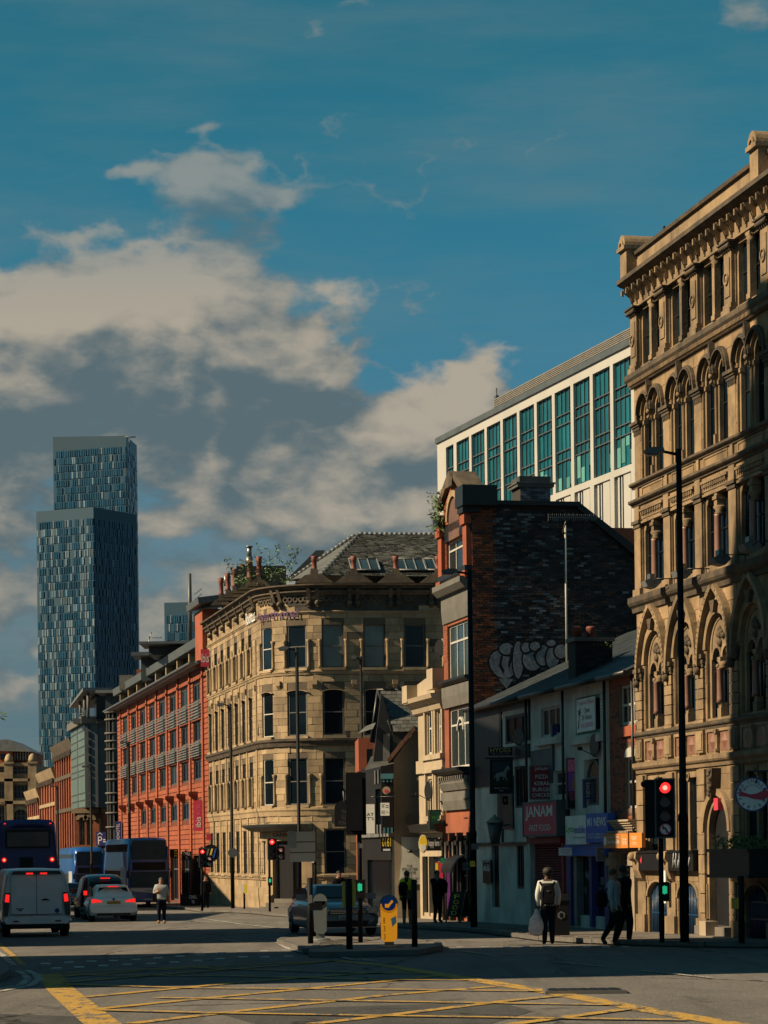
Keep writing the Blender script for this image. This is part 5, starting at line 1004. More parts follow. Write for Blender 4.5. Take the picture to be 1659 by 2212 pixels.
ov = thing('oval_sign', 'dark oval sign on a bracket against the cream side wall', 'sign', P(892, 1771, YB-.5), 0); MB().lathe([(.30, -.03), (.30, .03)], (0, 0, 0), 22, 'y').build('board', 'sign_black', ov); ov.scale = (1, 1, .85); MB().tube((.25, 0, .1), (.5, .3, .1), .012).build('bracket', 'dark_metal', ov)
p_ = P(885, 1839, YB-.35); lp = thing('wall_spotlight', 'small black spotlight over the painted slogan board', 'light', p_, 0); MB().lathe([(.04, -.08), (.07, .08)], (0, 0, 0), 10, 'x').build('housing', 'dark_metal', lp); MB().tube((.05, 0, 0), (.3, .3, 0), .012).build('arm', 'dark_metal', lp)
o = tag(MB().tube((0, 0, 0), (1.55, .1, 0), .012).tube((-.3, 0, 0), (0, 0, 0), .02).build('sign_pole', 'dark_metal'), 'thin black horizontal sign pole across the cream wall', 'pole'); o.location = P(820, 1721, YB-.7); o.scale = (1.0, 1, 1)
s = Face('round_head_sign', 'small round sign with a red and cream face on the bar', 826, 843, 1699, 1716, YB-1.0, 'sign_black', 0, .04); MB().lathe([(.14, -.02), (.14, 0)], (s.w/2, 0, s.h/2), 16, 'y').build('disc', 'paint_cream', s.r); MB().lathe([(.07, -.03), (.07, -.02)], (s.w/2, 0, s.h*.4), 12, 'y').build('face', 'sign_red', s.r)
s = Face('fat_pats_sign', 'white hanging sign with hand drawn letters and an arrow', 822, 841, 1734, 1762, YB-1.1, 'sign_white', 0, .05); s.t('FAT', .15, .45, .6, .9, 'sign_black'); s.t('PATS', .1, .5, .12, .4, 'sign_black'); s.t('←', .6, .9, .2, .35, 'sign_black'); s.b(.58, .9, .62, .66, 'sign_black'); s.b(.58, .9, .76, .8, 'sign_black')
s = Face('pats_panel_sign', 'tall pale panel sign with hand drawn letters half hidden behind the signal', 790, 809, 1737, 1800, YB-1.0, 'sign_white', 0, .06); s.t("AT\nT'S", .1, .9, .45, .7, 'sign_black')
s = Face('phone_code_sign', 'dark sign with tall yellow digits beside a flower drawing', 823, 846, 1808, 1840, YB-.9, 'sign_black', 0, .05); s.t('0161', .12, .92, .35, .95, 'sign_yellow'); s.b(.2, .85, .06, .2, 'lettering_grey')
s = Face('black_arched_sign', 'black arched hanging sign with horns partly behind the signal', 723, 765, 1745, 1786, YB, 'sign_black', 0, .06); MB().prism([(s.w/2+s.w/2*math.cos(math.pi*i/12), s.h+s.w*.4*math.sin(math.pi*i/12)) for i in range(13)], 0, .06).build('arched_top', 'sign_black', s.r); s.t('THE\nOLD\nMONKEY', .2, .8, .1, .9, 'grey_metal'); MB().tube((s.w*.5, 0, s.h+.2), (s.w*.45, 0, s.h+.6), .02).tube((s.w*.75, 0, s.h+.2), (s.w*.8, 0, s.h+.62), .02).build('horns', 'lead', s.r)
# salmon building glimpsed beyond
SLF = Fr((P(778, 1700, 108).x, 108, gz(108)), .05); r = SLF.thing('salmon_building', 'salmon pink rendered building glimpsed behind the corner bar', 'building'); a, b = SLF.X(776), SLF.X(816)
q = SLF.L(786, 1712); q2 = SLF.L(799, 1612)
wall(MB(), a, b, -.3, SLF.Z(790, 1594), [(SLF.X(793), SLF.X(806), SLF.Z(800, 1660), SLF.Z(800, 1618))], 0, .15).box(a, b, .16, 4, -.3, SLF.Z(790, 1594), skip='f').build('wall', 'brick_orange', r)
window(r, SLF.X(793), SLF.X(806), SLF.Z(800, 1660), SLF.Z(800, 1618), .05, ((.5,), (.33, .66)), 'dark_metal', 'glass_sky', .05)
# ================================================================ curved sandstone aparthotel with a bank at its foot
def proj(p):
    a_, b_ = p[0]/p[1]*F, (p[2]-EYE)/p[1]*F; return CU+a_*cr-b_*sr, CV-(a_*sr+b_*cr)
KX, KY = -5.48, 124.0; DL = Vector((.207, -.978)); ER = Vector((.991, .132)).normalized(); TT = 3.2; PHI = math.acos(DL.dot(ER)); RR = TT/math.tan(PHI/2); LS = 18.0; LA = RR*PHI; LRt = 15.0
ca = Vector((KX, KY))-DL*TT; cc = ca+Vector((-DL.y, DL.x))*RR   # arc start and centre (centre lies to the inside)
a0 = math.atan2(DL.y, DL.x)
def pl(s, y=0.):                                             # plan: distance along the wall, depth inwards
    if s < LS: b = ca+DL*(s-LS); t_ = DL
    elif s < LS+LA:
        g = a0+(s-LS)/RR; t_ = Vector((math.cos(g), math.sin(g))); b = cc+Vector((t_.y, -t_.x))*RR
    else: t_ = ER; b = Vector((KX, KY))+ER*(TT+s-LS-LA)
    n = Vector((-t_.y, t_.x)); return b.x+n.x*y, b.y+n.y*y, math.atan2(t_.y, t_.x)
BZ = gz(KY)
def bend(p): x, y, a_ = pl(p[0], p[1]); return (x-KX, y-KY, p[2])
def S_of(u, v=1600, y=0.):
    best = min((abs(proj((*pl(i*.02, y)[:2], EYE+(1840-v)/F*KY))[0]-u), i*.02) for i in range(0, int((LS+LA+LRt)/.02))); return best[1]
def ZS(s, v):
    x, y, _ = pl(s); u = CU+x/y*F; u, _q = proj((x, y, EYE+(1840-v)/F*y)); return EYE+ray(u, v)[1]*y-BZ
r = thing('curved_stone_hotel', 'four storey sandstone hotel with a rounded corner, slate roof and bank entrance', 'building', (KX, KY, BZ)); AH = r
us = [469.4, 483, 497, 512.4, 528, 543.4, 578, 643, 722, 811, 899, 987]; ss = [S_of(u) for u in us]
sp = (ss[5]-ss[0])/5; ss = [ss[0]-sp]+ss
sR = S_of(811); rows_ = [(ZS(sR, 1441), ZS(sR, 1349)), (ZS(sR, 1587), ZS(sR, 1487)), (ZS(sR, 1736), ZS(sR, 1636)), (ZS(sR, 1887), ZS(sR, 1790))]
TOPZ = ZS(sR, 1280); END = LS+LA+LRt; sd0, sd1 = S_of(598, 1880), S_of(652, 1880); hw_ = .52
ops = []
for k, (a, b) in enumerate(rows_):
    for s_ in ss:
        if k == 3 and sd0-.6 < s_ < sd1+.6: continue
        ops.append((s_-hw_, s_+hw_, a, b)+((.16,) if k == 1 else ()))
ops.append((sd0, sd1, .55, ZS(S_of(625), 1818)))
mb = wall(MB(), 0, END, -.4, TOPZ, ops, 0, .28, step=.5); mb.build('wall', 'joint', r, fn=bend)
bx = MB(); pts_ = [pl(s_, .3)[:2] for s_ in [0]+[LS+i*LA/10 for i in range(11)]+[END]]; pts_ = [(x-KX, y-KY) for x, y in pts_]+[(16, 14), (-2, 22)]; bx.prism(pts_, -.4, TOPZ, ax='z'); bx.build('core', 'dark_stone', r)
# ashlar blocks
sh = [(o[0]-.02, o[1]+.02, o[2]-.02, o[3]+.02) for o in ops]
zq = [ZS(sR, v) for v in (1335, 1594, 1742, 1898)]
R_ = []
for (z0, z1) in ((zq[0]-0, TOPZ), (zq[1], zq[0]), (zq[2], zq[1]), (zq[3], zq[2]), (0, zq[3])): n = max(1, round((z1-z0)/.34)); R_ += courses(0, END, z0, z1, .85, (z1-z0)/n, sh, .018)
random.seed(21)
def vis(q): s_ = (q[0]+q[1])/2; return -(q[1]-q[0])*(q[3]-q[2])*(1 if s_ > LS+1.5 else .15)
R_.sort(key=vis); sts = {}; cent = unit('u').copy(); cent.materials.clear()
def blk_m(q):
    z = q[2]; s_ = (q[0]+q[1])/2; rr_ = random.random()
    if z > TOPZ-1.15 and s_ > LS+LA*.62: return 'dark_stone' if rr_ < .88 else 'yellow_stone'  # top band past the curve is mostly darker blocks
    if s_ > LS+LA and rr_ < .05: return 'dark_stone'
    return 'yellow_stone'
rest = {}
for i, q in enumerate(R_):
    mm = blk_m(q); s_ = (q[0]+q[1])/2; yy = -.02-random.uniform(0, .008)
    if i < 300:
        x, y, an = pl(s_, yy)
        if mm not in sts: sts[mm] = MB().box(-.5, .5, 0, 1, 0, 1, skip='k').mesh('stone_block'); sts[mm].materials.append(M[mm])
        link(sts[mm], 'stone_block', None, r, loc=(x-KX, y-KY, q[2]), rot=(0, 0, an), scl=(q[1]-q[0], .03, q[3]-q[2]))
    else: rest.setdefault(mm, MB()).box(q[0], q[1], yy, yy+.03, q[2], q[3], skip='k')
for mm, q in rest.items(): q.build('stone_courses', mm, r, fn=bend, kind='stuff')
def band(z0, z1, out, m='yellow_stone', name='string_course', s0=0, s1=END, back=0):
    MB().prof([(back, z0), (-out*.5, z0), (-out*.7, z0+(z1-z0)*.5), (-out, z0+(z1-z0)*.7), (-out, z1), (back, z1+.04)], s0, s1, .4).build(name, m, r, fn=bend)
zc = ZS(sR, 1262); band(zc-.24, zc, .45, 'sandstone_dark', 'cornice'); band(TOPZ-.12, TOPZ+.1, .3, 'sandstone_dark', 'cornice_bed'); band(ZS(sR, 1325), ZS(sR, 1320), .1); band(ZS(sR, 1610), ZS(sR, 1594), .26, 'sandstone_dark'); band(ZS(sR, 1760), ZS(sR, 1742), .16); band(ZS(sR, 1456), ZS(sR, 1448), .12); band(ZS(sR, 1899), ZS(sR, 1888), .14, s1=sd0-.4); band(ZS(sR, 1899), ZS(sR, 1888), .14, s0=sd1+.3)
band(TOPZ+.1, zc-.2, .05, 'dark_stone', 'frieze')
def at(me, name, m, s_, z=0, y=0, k=1.):
    x, y_, an = pl(s_, y); return link(me, name, m, r, loc=(x-KX, y_-KY, z), rot=(0, 0, an))
bk = MB().prism([(0, 0), (-.14, .05), (-.12, .35), (-.26, .7), (-.36, .95), (0, .95)], -.09, .09, ax='x').ball((0, -.2, .25), .13, 8).mesh('bracket')
mids = [(a+b)/2 for a, b in zip(ss, ss[1:])]+[ss[-1]+1]
for s_ in mids:
    for dlt in ((-.2, .2) if s_ > LS-1 else (0,)): at(bk, 'bracket', 'sandstone_dark', s_+dlt, TOPZ-.75)
sw_ = MB(); 
for g in (-.55, -.3, 0, .3, .55): sw_.ring(g, 0, .08, .15, -.08, .02, 0, 2*math.pi, 8)
sw_ = sw_.mesh('carving'); [at(sw_, 'carving', 'sandstone_dark', s_, TOPZ-.3) for s_ in ss[6:]]
col = MB().lathe([(.085, 0), (.07, .1), (.065, 1.0), (.09, 1.05), (.12, 1.15)], (0, 0, 0), 8).mesh('colonnette')
for k, (a, b) in enumerate(rows_):
    h_ = b-a
    for j, s_ in enumerate(ss):
        if k == 3 and sd0-.6 < s_ < sd1+.6: continue
        gm_ = 'glass_dark'; 
        if k == 0 and j in (9, 10): gm_ = 'blind'
        x, y_, an = pl(s_, .08); o = window(r, -.5, .5, 0, h_, 0, ((), (.5,)), 'paint_grey' if j != 7 else 'paint_white', gm_, .055, loc=(x-KX, y_-KY, a), rot=(0, 0, an))
        if k in (0, 2):
            for sg_ in (-1, 1): x, y_, an = pl(s_+sg_*(hw_+.12), -.06); link(col, 'colonnette', 'yellow_stone', r, loc=(x-KX, y_-KY, a), scl=(1, 1, h_*.66/1.15))
        q = MB().box(-.62, .62, -.14, 0, -.14, -.02); 
        if k == 1: q.ring(0, h_-.2, .56, .68, -.08, 0, .35, math.pi-.35, 8, .26); 
        if 'sill'+str(k == 1) not in CACHE: CACHE['sill'+str(k == 1)] = q.mesh('sill')
        at(CACHE['sill'+str(k == 1)], 'sill', 'yellow_stone', s_, a)
pq = MB().box(-.18, .18, -.07, 0, 0, 1).mesh('pilaster')
for s_ in mids:
    if s_ < LS+1:
        for (a, b) in ((rows_[3][0], zq[2]), (rows_[2][0], zq[1]), (zq[1]+.1, zq[0]-.6)): x, y_, an = pl(s_, 0); link(pq, 'pilaster', 'yellow_stone', r, loc=(x-KX, y_-KY, a), rot=(0, 0, an), scl=(1, 1, b-a-.15))
for s_ in mids: at(CACHE.setdefault('corb', MB().box(-.14, .14, -.16, 0, 0, .22).prism([(0, 0), (-.16, 0), (0, -.2)], -.1, .1, ax='x').mesh('corbel')), 'corbel', 'yellow_stone', s_, ZS(sR, 1478))
# bank entrance: canopy, letters, door, steps
z0, z1 = ZS(S_of(620), 1797), ZS(S_of(620), 1781); sa, sb_ = S_of(563, 1790), S_of(676, 1790)
MB().prof([(0, z0), (-.5, z0+.05), (-.9, z0+.25), (-1.0, z1), (0, z1+.05)], sa, sb_, .5).build('canopy', 'grey_metal', r, fn=bend); MB().prof([(0, ZS(S_of(620), 1816)), (-.12, ZS(S_of(620), 1816)), (-.12, z0), (0, z0)], sa+.3, sb_-.3, .4).build('name_frieze', 'yellow_stone', r, fn=bend)
text('BANK', S_of(594, 1804), S_of(628, 1804), ZS(S_of(610), 1808), ZS(S_of(610), 1799), -.13, 'sign_black', r, fn=bend)
mk('sign_purple_dark', (.10, .03, .13), .5); text('Roomzzz', S_of(536, 1335), S_of(556, 1335), ZS(S_of(548), 1347), ZS(S_of(548), 1320), -.12, 'lettering_grey', r, fn=bend, bold=.01); text('Aparthotel', S_of(561, 1335), S_of(646, 1335), ZS(S_of(600), 1343), ZS(S_of(600), 1318), -.12, 'sign_purple_dark', r, fn=bend, bold=.015)
z1 = ZS(S_of(625), 1818); MB().prof([(.25, .5), (.25, z1), (.3, z1), (.3, .5)], sd0, sd1, .3).build('door', 'plaster_dim', r, fn=bend); MB().prof([(.1, .5), (.1, z1), (.16, z1), (.16, .5)], sd0, sd0+1.0, .3).build('door_leaf', 'sign_black', r, fn=bend)
for k in range(3): MB().prof([(.3, -.2), (-.9+.35*k, -.2), (-.9+.35*k, .19*(k+1)), (.3, .19*(k+1))], sd0-.2, sd1+.5, .4).build('step', 'paving', r, fn=bend)
for s_ in (sd0-.35, sd1+.3): MB().prof([(0, 0), (-.35, 0), (-.35, .7), (-.2, .8), (-.2, ZS(S_of(620), 1816)), (0, ZS(S_of(620), 1816))], s_-.28, s_+.28, .3).build('entrance_pier', 'yellow_stone', r, fn=bend)
band(-.3, 1.1, .12, 'yellow_stone', 'plinth', s1=sd0-.5); band(-.3, 1.1, .12, 'yellow_stone', 'plinth', s0=sd1+.4)
# roof
rp = lambda u, v, Y_: P(u, v, Y_)-Vector((KX, KY, BZ))
A_, B_, C_, D_ = rp(693, 1243, 126), rp(775.6, 1154, 131.5), rp(1010, 1155, 131.8), rp(1010, 1247, 126.6); E_ = rp(628, 1252, 130); B2 = rp(768, 1155, 132)
mb = MB().quad(A_, D_, C_, B_).quad(E_, A_, B_).quad(E_, B_, B2+Vector((0, 6, -3))).quad(B_, C_, C_+Vector((0, 6, -4)), B_+Vector((0, 6, -4))); mb.build('roof', 'slate', r)
rt = MB(); random.seed(2); nr = 34
for i in range(nr):
    t0, t1 = i/nr, (i+1.1)/nr; L0, R0 = A_.lerp(B_, t0), D_.lerp(C_, t0); L1, R1 = A_.lerp(B_, min(t1, 1)), D_.lerp(C_, min(t1, 1)); n = int((R0-L0).length/.22)
    nrm = Vector((0, -.03, .04))
    for j in range(n):
        a, b = (j+(.5 if i % 2 else 0)+.04)/n, min(1, (j+(1.5 if i % 2 else 1))/n-.0)
        if b-a < .3/n: continue
        w0_ = nrm*random.uniform(.7, 1.5); rt.quad(L0.lerp(R0, a)+w0_, L0.lerp(R0, b)+w0_, L1.lerp(R1, b)+nrm*.2, L1.lerp(R1, a)+nrm*.2)
rt.build('roof_slates', 'slate', r, kind='stuff')
q = MB(); 
for a, b, n in ((A_, B_, 14), (B_, C_, 22), (E_, B2, 16)):
    for k in range(n): p0, p1 = a.lerp(b, k/n), a.lerp(b, (k+.8)/n); q.tube(p0, p1, .13, .10, 6)
q.build('ridge_tiles', 'lead', r, kind='stuff')
def on_roof(u, v):                                           # on the slope facing the lens
    n = (D_-A_).cross(B_-A_).normalized(); o_ = Vector((-KX, -KY, EYE-BZ)); dx, dz = ray(u, v); d_ = Vector((dx, 1, dz)); t_ = n.dot(A_-o_)/n.dot(d_); return o_+d_*t_+Vector((0, -.08, .05))
Z3 = lambda x, y: (424.7+x*.344, 1095+y*.344)
for (x0, x1, x2, x3) in ((955, 1130, 1155, 975), (1240, 1420, 1445, 1262), (1425, 1600, 1630, 1448)):
    a, b, c, d = [on_roof(*Z3(x, y)) for x, y in ((x3, 410), (x2, 412), (x1, 342), (x0, 340))]
    up = Vector((0, -.08, .06)); f_ = MB(); 
    for p0, p1 in ((a, b), (b, c), (c, d), (d, a)): f_.tube(p0+up, p1+up, .05, .05, 4)
    for k in (1/3, 2/3): f_.tube(a.lerp(b, k)+up, d.lerp(c, k)+up, .04, .04, 4)
    fo = f_.build('skylight', 'lead', r)
    for k in range(3): MB().quad(*[p_+up*.8 for p_ in (a.lerp(b, k/3), a.lerp(b, (k+1)/3), d.lerp(c, (k+1)/3), d.lerp(c, k/3))]).build('pane', 'glass_sky', fo)
pot = MB().lathe([(.20, 0), (.13, .1), (.12, .5), (.17, .55), (.13, .62), (.18, .72), (.12, .74)], (0, 0, 0), 8).mesh('chimney_pot'); bs = MB().prism([(-.95, 0), (.95, 0), (.45, .38), (.2, .42), (.16, .7), (-.16, .7), (-.2, .42), (-.45, .38)], -.3, .3).mesh('chimney_base')
for i, x in enumerate((740, 988, 1252, 1518)): p_ = rp(*Z3(x, 480), 124.9); link(bs, 'chimney_base', 'sandstone_dark', r, loc=p_); link(pot, 'chimney_pot', 'terracotta', r, loc=p_+Vector((0, 0, .6)))
for x, y, Y_ in ((155, 590, 139), (197, 562, 136), (240, 540, 133.5), (288, 515, 131), (333, 490, 129.5), (393, 470, 127.5)): p_ = rp(*Z3(x, y), Y_); link(bs, 'chimney_base', 'sandstone_dark', r, loc=p_-Vector((0, 0, .25)), scl=(.6, 1, .8)); link(pot, 'chimney_pot', 'terracotta', r, loc=p_+Vector((0, 0, .3)), scl=(1, 1, 1.3))
MB().box(*[rp(*Z3(250, 400), 130)[0], rp(*Z3(560, 400), 130)[0]], 6, 6.5, rp(*Z3(250, 520), 130)[2], rp(*Z3(250, 372), 130)[2]).build('roof_parapet', 'paint_black', r); MB().prism([(p_[0], p_[2]) for p_ in (rp(*Z3(560, 460), 133), rp(*Z3(750, 272), 133), rp(*Z3(805, 272), 133), rp(*Z3(700, 460), 133))], 9, 9.4).build('rear_roof', 'slate_blue', r)
p_ = rp(*Z3(332, 375), 130.5); MB().tube(p_, p_+Vector((0, 0, .5)), .18).tube(p_+Vector((0, 0, .5)), p_+Vector((0, 0, 1.0)), .13).lathe([(.2, 0), (.2, .05)], p_+Vector((0, 0, 1.0)), 8).build('flue', 'steel', r)
for k, (x, y, hgt, lab) in enumerate(((335, 480, 1.3, 'bushy weed growing on the hotel parapet beside the flue'), (505, 470, 1.9, 'tall spindly weed growing on the hotel parapet nearest the slate roof'))):
    p_ = P(*Z3(x, y), 127.5); g = tag(leaves(None, 300, None, .21, name='parapet_plant', seed=k+2, fn=lambda rr: (lambda h, b: Vector(((b-.5)*.5*(1+h)+rr.gauss(0, .09), rr.gauss(0, .12), h*hgt)))(rr.random()**1.2, rr.choice((-.6, 0, .5, 1.2, 1.6)))), lab, 'plant', 'weeds on the hotel parapet'); g.location = p_; del g['kind']
# ================================================================ red brick hotel
NX, NY = pl(0, 0)[:2]; NX -= .207*.1; NY += .978*.1
def lineY(u): return 127.9*900/(u+335)
LH = (lineY(262)-NY)/.978; HO = (NX-.207*LH, NY+.978*LH); HF = Fr((*HO, gz(NY)), ANG); r = HF.thing('red_brick_hotel', 'long orange red brick hotel with slatted sunshades between its window rows', 'building')
cu = [272, 291, 311, 331, 353, 376, 401, 427]; cols = [HF.X(u, 1600) for u in cu]; pitch = (cols[-1]-cols[0])/7; cols = [cols[0]+pitch*i for i in range(9)]; cols = [c for c in cols if c < LH-1.2]
zz = lambda v, u=401: HF.Z(u, v); wr = [(zz(1526), zz(1488)), (zz(1610), zz(1569)), (zz(1690), zz(1648))]; top = zz(1460)
ww = pitch*.56; ops = [(c-ww/2, c+ww/2, a, b) for c in cols for a, b in wr]+[(c-ww/2, c+ww/2, zz(1772), zz(1734)) for c in cols[2:]]+[(.6, 3.4, .1, zz(1772)+.3)]+[(c-pitch*.4, c+pitch*.4, .1, zz(1905)+1.6) for c in cols[4:]]
mb = wall(MB(), 0, LH, -.6, top, ops, 0, .3); mb.box(0, LH, .31, 14, -.6, top, skip='f').quad((LH, 0, -.6), (LH, .31, -.6), (LH, .31, top), (LH, 0, top)); mb.build('wall', 'brick_joint', r); pieces(courses(0, LH, 0, top, 2.4, .30, ops, .05), 'brick', 'brick_orange', r, -.035, .04, 0)
for o in ops[:-len(cols[4:])-1]: window(r, *o[:4], .05, ((.5,), ()), 'grey_metal', 'glass_sky' if random.random() < .2 else 'glass_dark', .09)
for o in ops[-len(cols[4:]):]: window(r, *o[:4], .2, ((.33, .66), (.7,)), 'grey_metal', 'glass_dark', .1)
q = MB().box(-.26, .26, -.13, 0, -.6, top).mesh('pilaster')
for i in range(len(cols)+1): link(q, 'pilaster', 'brick_orange', r, loc=(cols[0]+pitch*(i-.5), 0, 0))
sl_ = MB().box(-pitch*.42, pitch*.42, -.26, -.2, 0, .07).mesh('sunshade_slat'); fr_ = MB().box(-pitch*.42, -pitch*.42+.08, -.7, 0, -.1, 1).box(pitch*.42-.08, pitch*.42, -.7, 0, -.1, 1).mesh('sunshade_frame')
for c in cols:
    for (a, b) in ((wr[1][1]+.15, wr[0][0]-.1), (wr[2][1]+.15, wr[1][0]-.1)):
        for k in range(6): link(sl_, 'sunshade_slat', 'lead', r, loc=(c, 0, a+(b-a)*k/5.4))
        MB().box(c-pitch*.3, c+pitch*.3, -.04, 0, a, b).build('spandrel_panel', 'grey_metal', r)
        for k in range(1): link(sl_, 'sunshade_slat', 'grey_metal', r, loc=(c, .6, a-.1))
q = MB(); z = zz(1800, 401); 
bc = MB(); n = int(top/.32)
for k in range(n): bc.box(0, LH, -.012, 0, k*.32, k*.32+.27)
holes_ = MB(); 
for c in cols: MB().box(c-.1, c+.1, -.6, 0, zz(1722), zz(1722)+.2).prism([(0, zz(1722)), (-.6, zz(1722)), (-.1, zz(1722)-.5)], c-.06, c+.06, ax='x').build('bracket', 'brick_red', r)
cr_ = MB().prof([(0, top), (-.3, top+.1), (-.6, top+.05), (-.65, top+.18), (0, top+.3)], -.5, LH); cr_.build('brise_soleil', 'grey_metal', r)
q = MB(); 
for i in range(int(LH/.7)): q.box(i*.7, i*.7+.12, -1.05, -.6, top+.05, top+.12)
q.box(-.5, LH, -1.08, -1.0, top+.02, top+.12); q.build('sunshade_fins', 'steel', r, kind='stuff')
MB().box(0, LH, .3, .4, top, top+1.25).build('clerestory', 'glass_dark', r); q = MB().box(-.18, .18, -.1, .3, top+.3, top+1.25).mesh('post')
for i in range(len(cols)+1): link(q, 'post', 'yellow_stone', r, loc=(cols[0]+pitch*(i-.5), 0, 0))
MB().prof([(-.25, top+1.25), (-.3, top+1.75), (-.1, top+1.85), (8, top+1.85), (8, top+1.25)], -.6, LH-.2).build('roof', 'grey_metal', r)
def hb(u0, u1, v0, v1, y, m, name, d=5):
    a, z0 = HF.L(u0, v1, y); b, z1 = HF.L(u1, v0, y); MB().box(min(a, b), max(a, b), y, y+d, z0, z1).build(name, m, r)
for (u0, u1, v0, v1, Y_, m, nm) in ((300, 437, 1384, 1391, 160, 'grey_metal', 'roof_slab'), (322, 437, 1391, 1415, 162, 'slate_blue', 'plant_room'), (283, 390, 1407, 1416, 170, 'grey_metal', 'roof_slab'), (305, 380, 1416, 1470, 172, 'slate_blue', 'plant_room'), (258, 287, 1458, 1490, 185, 'paint_grey', 'roof_box'), (295, 309, 1446, 1462, 180, 'brick_red', 'chimney'), (206, 258, 1490, 1497, 196, 'lead', 'roof_slab'), (228, 262, 1496, 1540, 197, 'slate_blue', 'plant_room')):
    a, b = P(u0, v1, Y_), P(u1, v0, Y_); w_ = (b-a).x; MB().box(0, w_, 0, 4, 0, (b-a).z).build(nm, m, r, fn=lambda p, a=a: (lambda q: ((q-HF.o).dot(HF.x), (q-HF.o).dot(HF.y), q.z-HF.o.z))(a+Vector(p)))
# near end tower of the hotel
ne = HF.Z(455, 1310); xn = HF.X(434, 1500); MB().box(xn, LH+.0, -.3, 6, top, ne).build('end_tower', 'brick_orange', r); z_ = HF.Z(455, 1262); MB().prof([(-.7, z_-1.1), (-.75, z_-.75), (5, z_+.0), (5, z_-.3)], xn-.5, LH+1.5).build('wing_roof', 'grey_metal', r); MB().box(xn+.5, LH+2, 1.2, 6, ne, z_-.8).build('penthouse', 'glass_dark', r)
q = MB(); [q.box(xn, LH, -.34+.0, -.30, ne+.3*k+.2, ne+.3*k+.26) for k in range(4)]; q.build('balcony_rail', 'steel', r, kind='stuff')
p_ = P(411, 1384, 158); o = tag(MB().tube((0, 0, 0), (0, 0, 145/5500*158), .14, .12, 8).build('roof_flue', 'grey_metal'), 'tall thin grey flue on the red hotel roof', 'flue'); o.location = p_
for u, v0, v1 in ((488, 1242, 1266), (494, 1241, 1266)): p_ = P(u, v1, 140); o = tag(MB().tube((0, 0, 0), (0, 0, 24/5500*140), .12, .12, 8).build('steel_flue', 'steel'), 'left of two short steel flues' if u < 490 else 'right of two short steel flues', 'flue', 'steel flues behind the hotel parapet'); o.location = p_
p_ = P(322, 1410, 172); ae = thing('roof_aerial', 'thin television aerial on the red hotel roof', 'aerial', p_); MB().tube((0, 0, 0), (0, 0, 1.1), .03).build('mast', 'steel', ae); q = MB().tube((-.1, 0, 1.0), (.9, 0, 1.0), .02); [q.tube((x, -.2, 1.0), (x, .2, 1.1), .015, .015, 4) for x in (.0, .2, .4, .6, .8)]; q.tube((0, 0, .9), (.2, 0, 1.4), .03); q.build('elements', 'steel', ae)
s = Face('hotel_banner', 'tall red vertical hotel banner on the brick front', 418, 437, 1729, 1795, 142.5, 'sign_red', .0, .15); o = text('ibis', 0, s.h*.34, 0, s.w*.6, 0, 'sign_white', s.r); o.location = (s.w*.82, -.01, s.h*.12); o.rotation_euler = (0, -math.pi/2, 0); o = text('HOTEL', 0, s.h*.34, 0, s.w*.4, 0, 'sign_pink', s.r); o.location = (s.w*.76, -.01, s.h*.52); o.rotation_euler = (0, -math.pi/2, 0)
for k, (u0, u1, v0, v1, Y_, lb_) in enumerate(((434, 455, 1398, 1440, 140, 'red pillow shaped hotel logo letters high on the end tower'), (446, 458, 1800, 1815, 139, 'small red hotel logo sign near street level'))):
    s = Face('hotel_logo', lb_, u0, u1, v0, v1, Y_, 'sign_red', .1, .1); s.r.scale = (.85, 1, .9)
    if k == 0: s.t('ibis', .05, .95, .25, .75, 'sign_white')
s = Face('bar_sign', 'black bar sign reading chill 96 over the hotel bar', 393, 413, 1839, 1858, 147, 'sign_black', .0, .1); s.t('CHILL\n96', .15, .9, .1, .9, 'lettering_grey')
s = Face('bar_windbreak', 'black windbreak banner reading chill 96 on the pavement', 390, 432, 1931, 1957, 140, 'sign_black', .0, .05); s.t('CHILL\n96', .45, .85, .2, .9, 'lettering_grey')
for k, (u, lb_) in enumerate(((371, 'left'), (379, 'right'))):
    s = Face('arrow_sign', 'yellow chevrons on a dark hotel entrance sign' if k else 'dark hotel entrance sign beside yellow chevrons', u-4, u+6, 1834, 1852, 148, 'sign_black', .0, .06); 
    if k: [s.b(.1, .9, .1+.3*j, .25+.3*j, 'sign_yellow') for j in range(3)]
# glazed stair drum
pd0 = P(228, 1700, 194); cx_, cy_ = P(247, 1700, 195.5).x, 195.5; rd = (P(262, 1700, 195).x-P(229, 1700, 195).x)/2
r = thing('glass_stair_drum', 'curved dark glass stair tower with white horizontal rings', 'tower', (cx_, cy_, gz(195))); zt_ = P(245, 1537, 194).z-gz(195); H0 = zt_
MB().lathe([(rd-.05, 0), (rd-.05, H0)], (0, 0, 0), 20).build('glazing', 'glass_dark', r)
for v in (1537, 1553, 1583, 1600, 1618, 1649, 1667, 1684, 1714, 1735, 1757, 1788, 1820, 1842): z = P(245, v, 193).z-gz(195); MB().lathe([(rd-.1, 0), (rd+.12, 0), (rd+.12, .13), (rd-.1, .13)], (0, 0, z), 20).build('ring', 'paint_grey', r)
for g in (-2.6, -2.1, -1.57, -1.0, -.5): MB().box(rd*math.cos(g)-.05, rd*math.cos(g)+.05, rd*math.sin(g)-.05, rd*math.sin(g)+.05, 0, H0).build('mullion', 'paint_grey', r)
s = Face('vertical_hotel_sign', 'navy vertical hotel name sign beside the glass drum', 249, 261, 1774, 1822, 190, 'sign_navy', .0, .1); o = text('NOVOTEL', 0, s.h*.8, 0, s.w*.5, 0, 'sign_white', s.r); o.location = (s.w*.75, -.01, s.h*.1); o.rotation_euler = (0, -math.pi/2, 0)
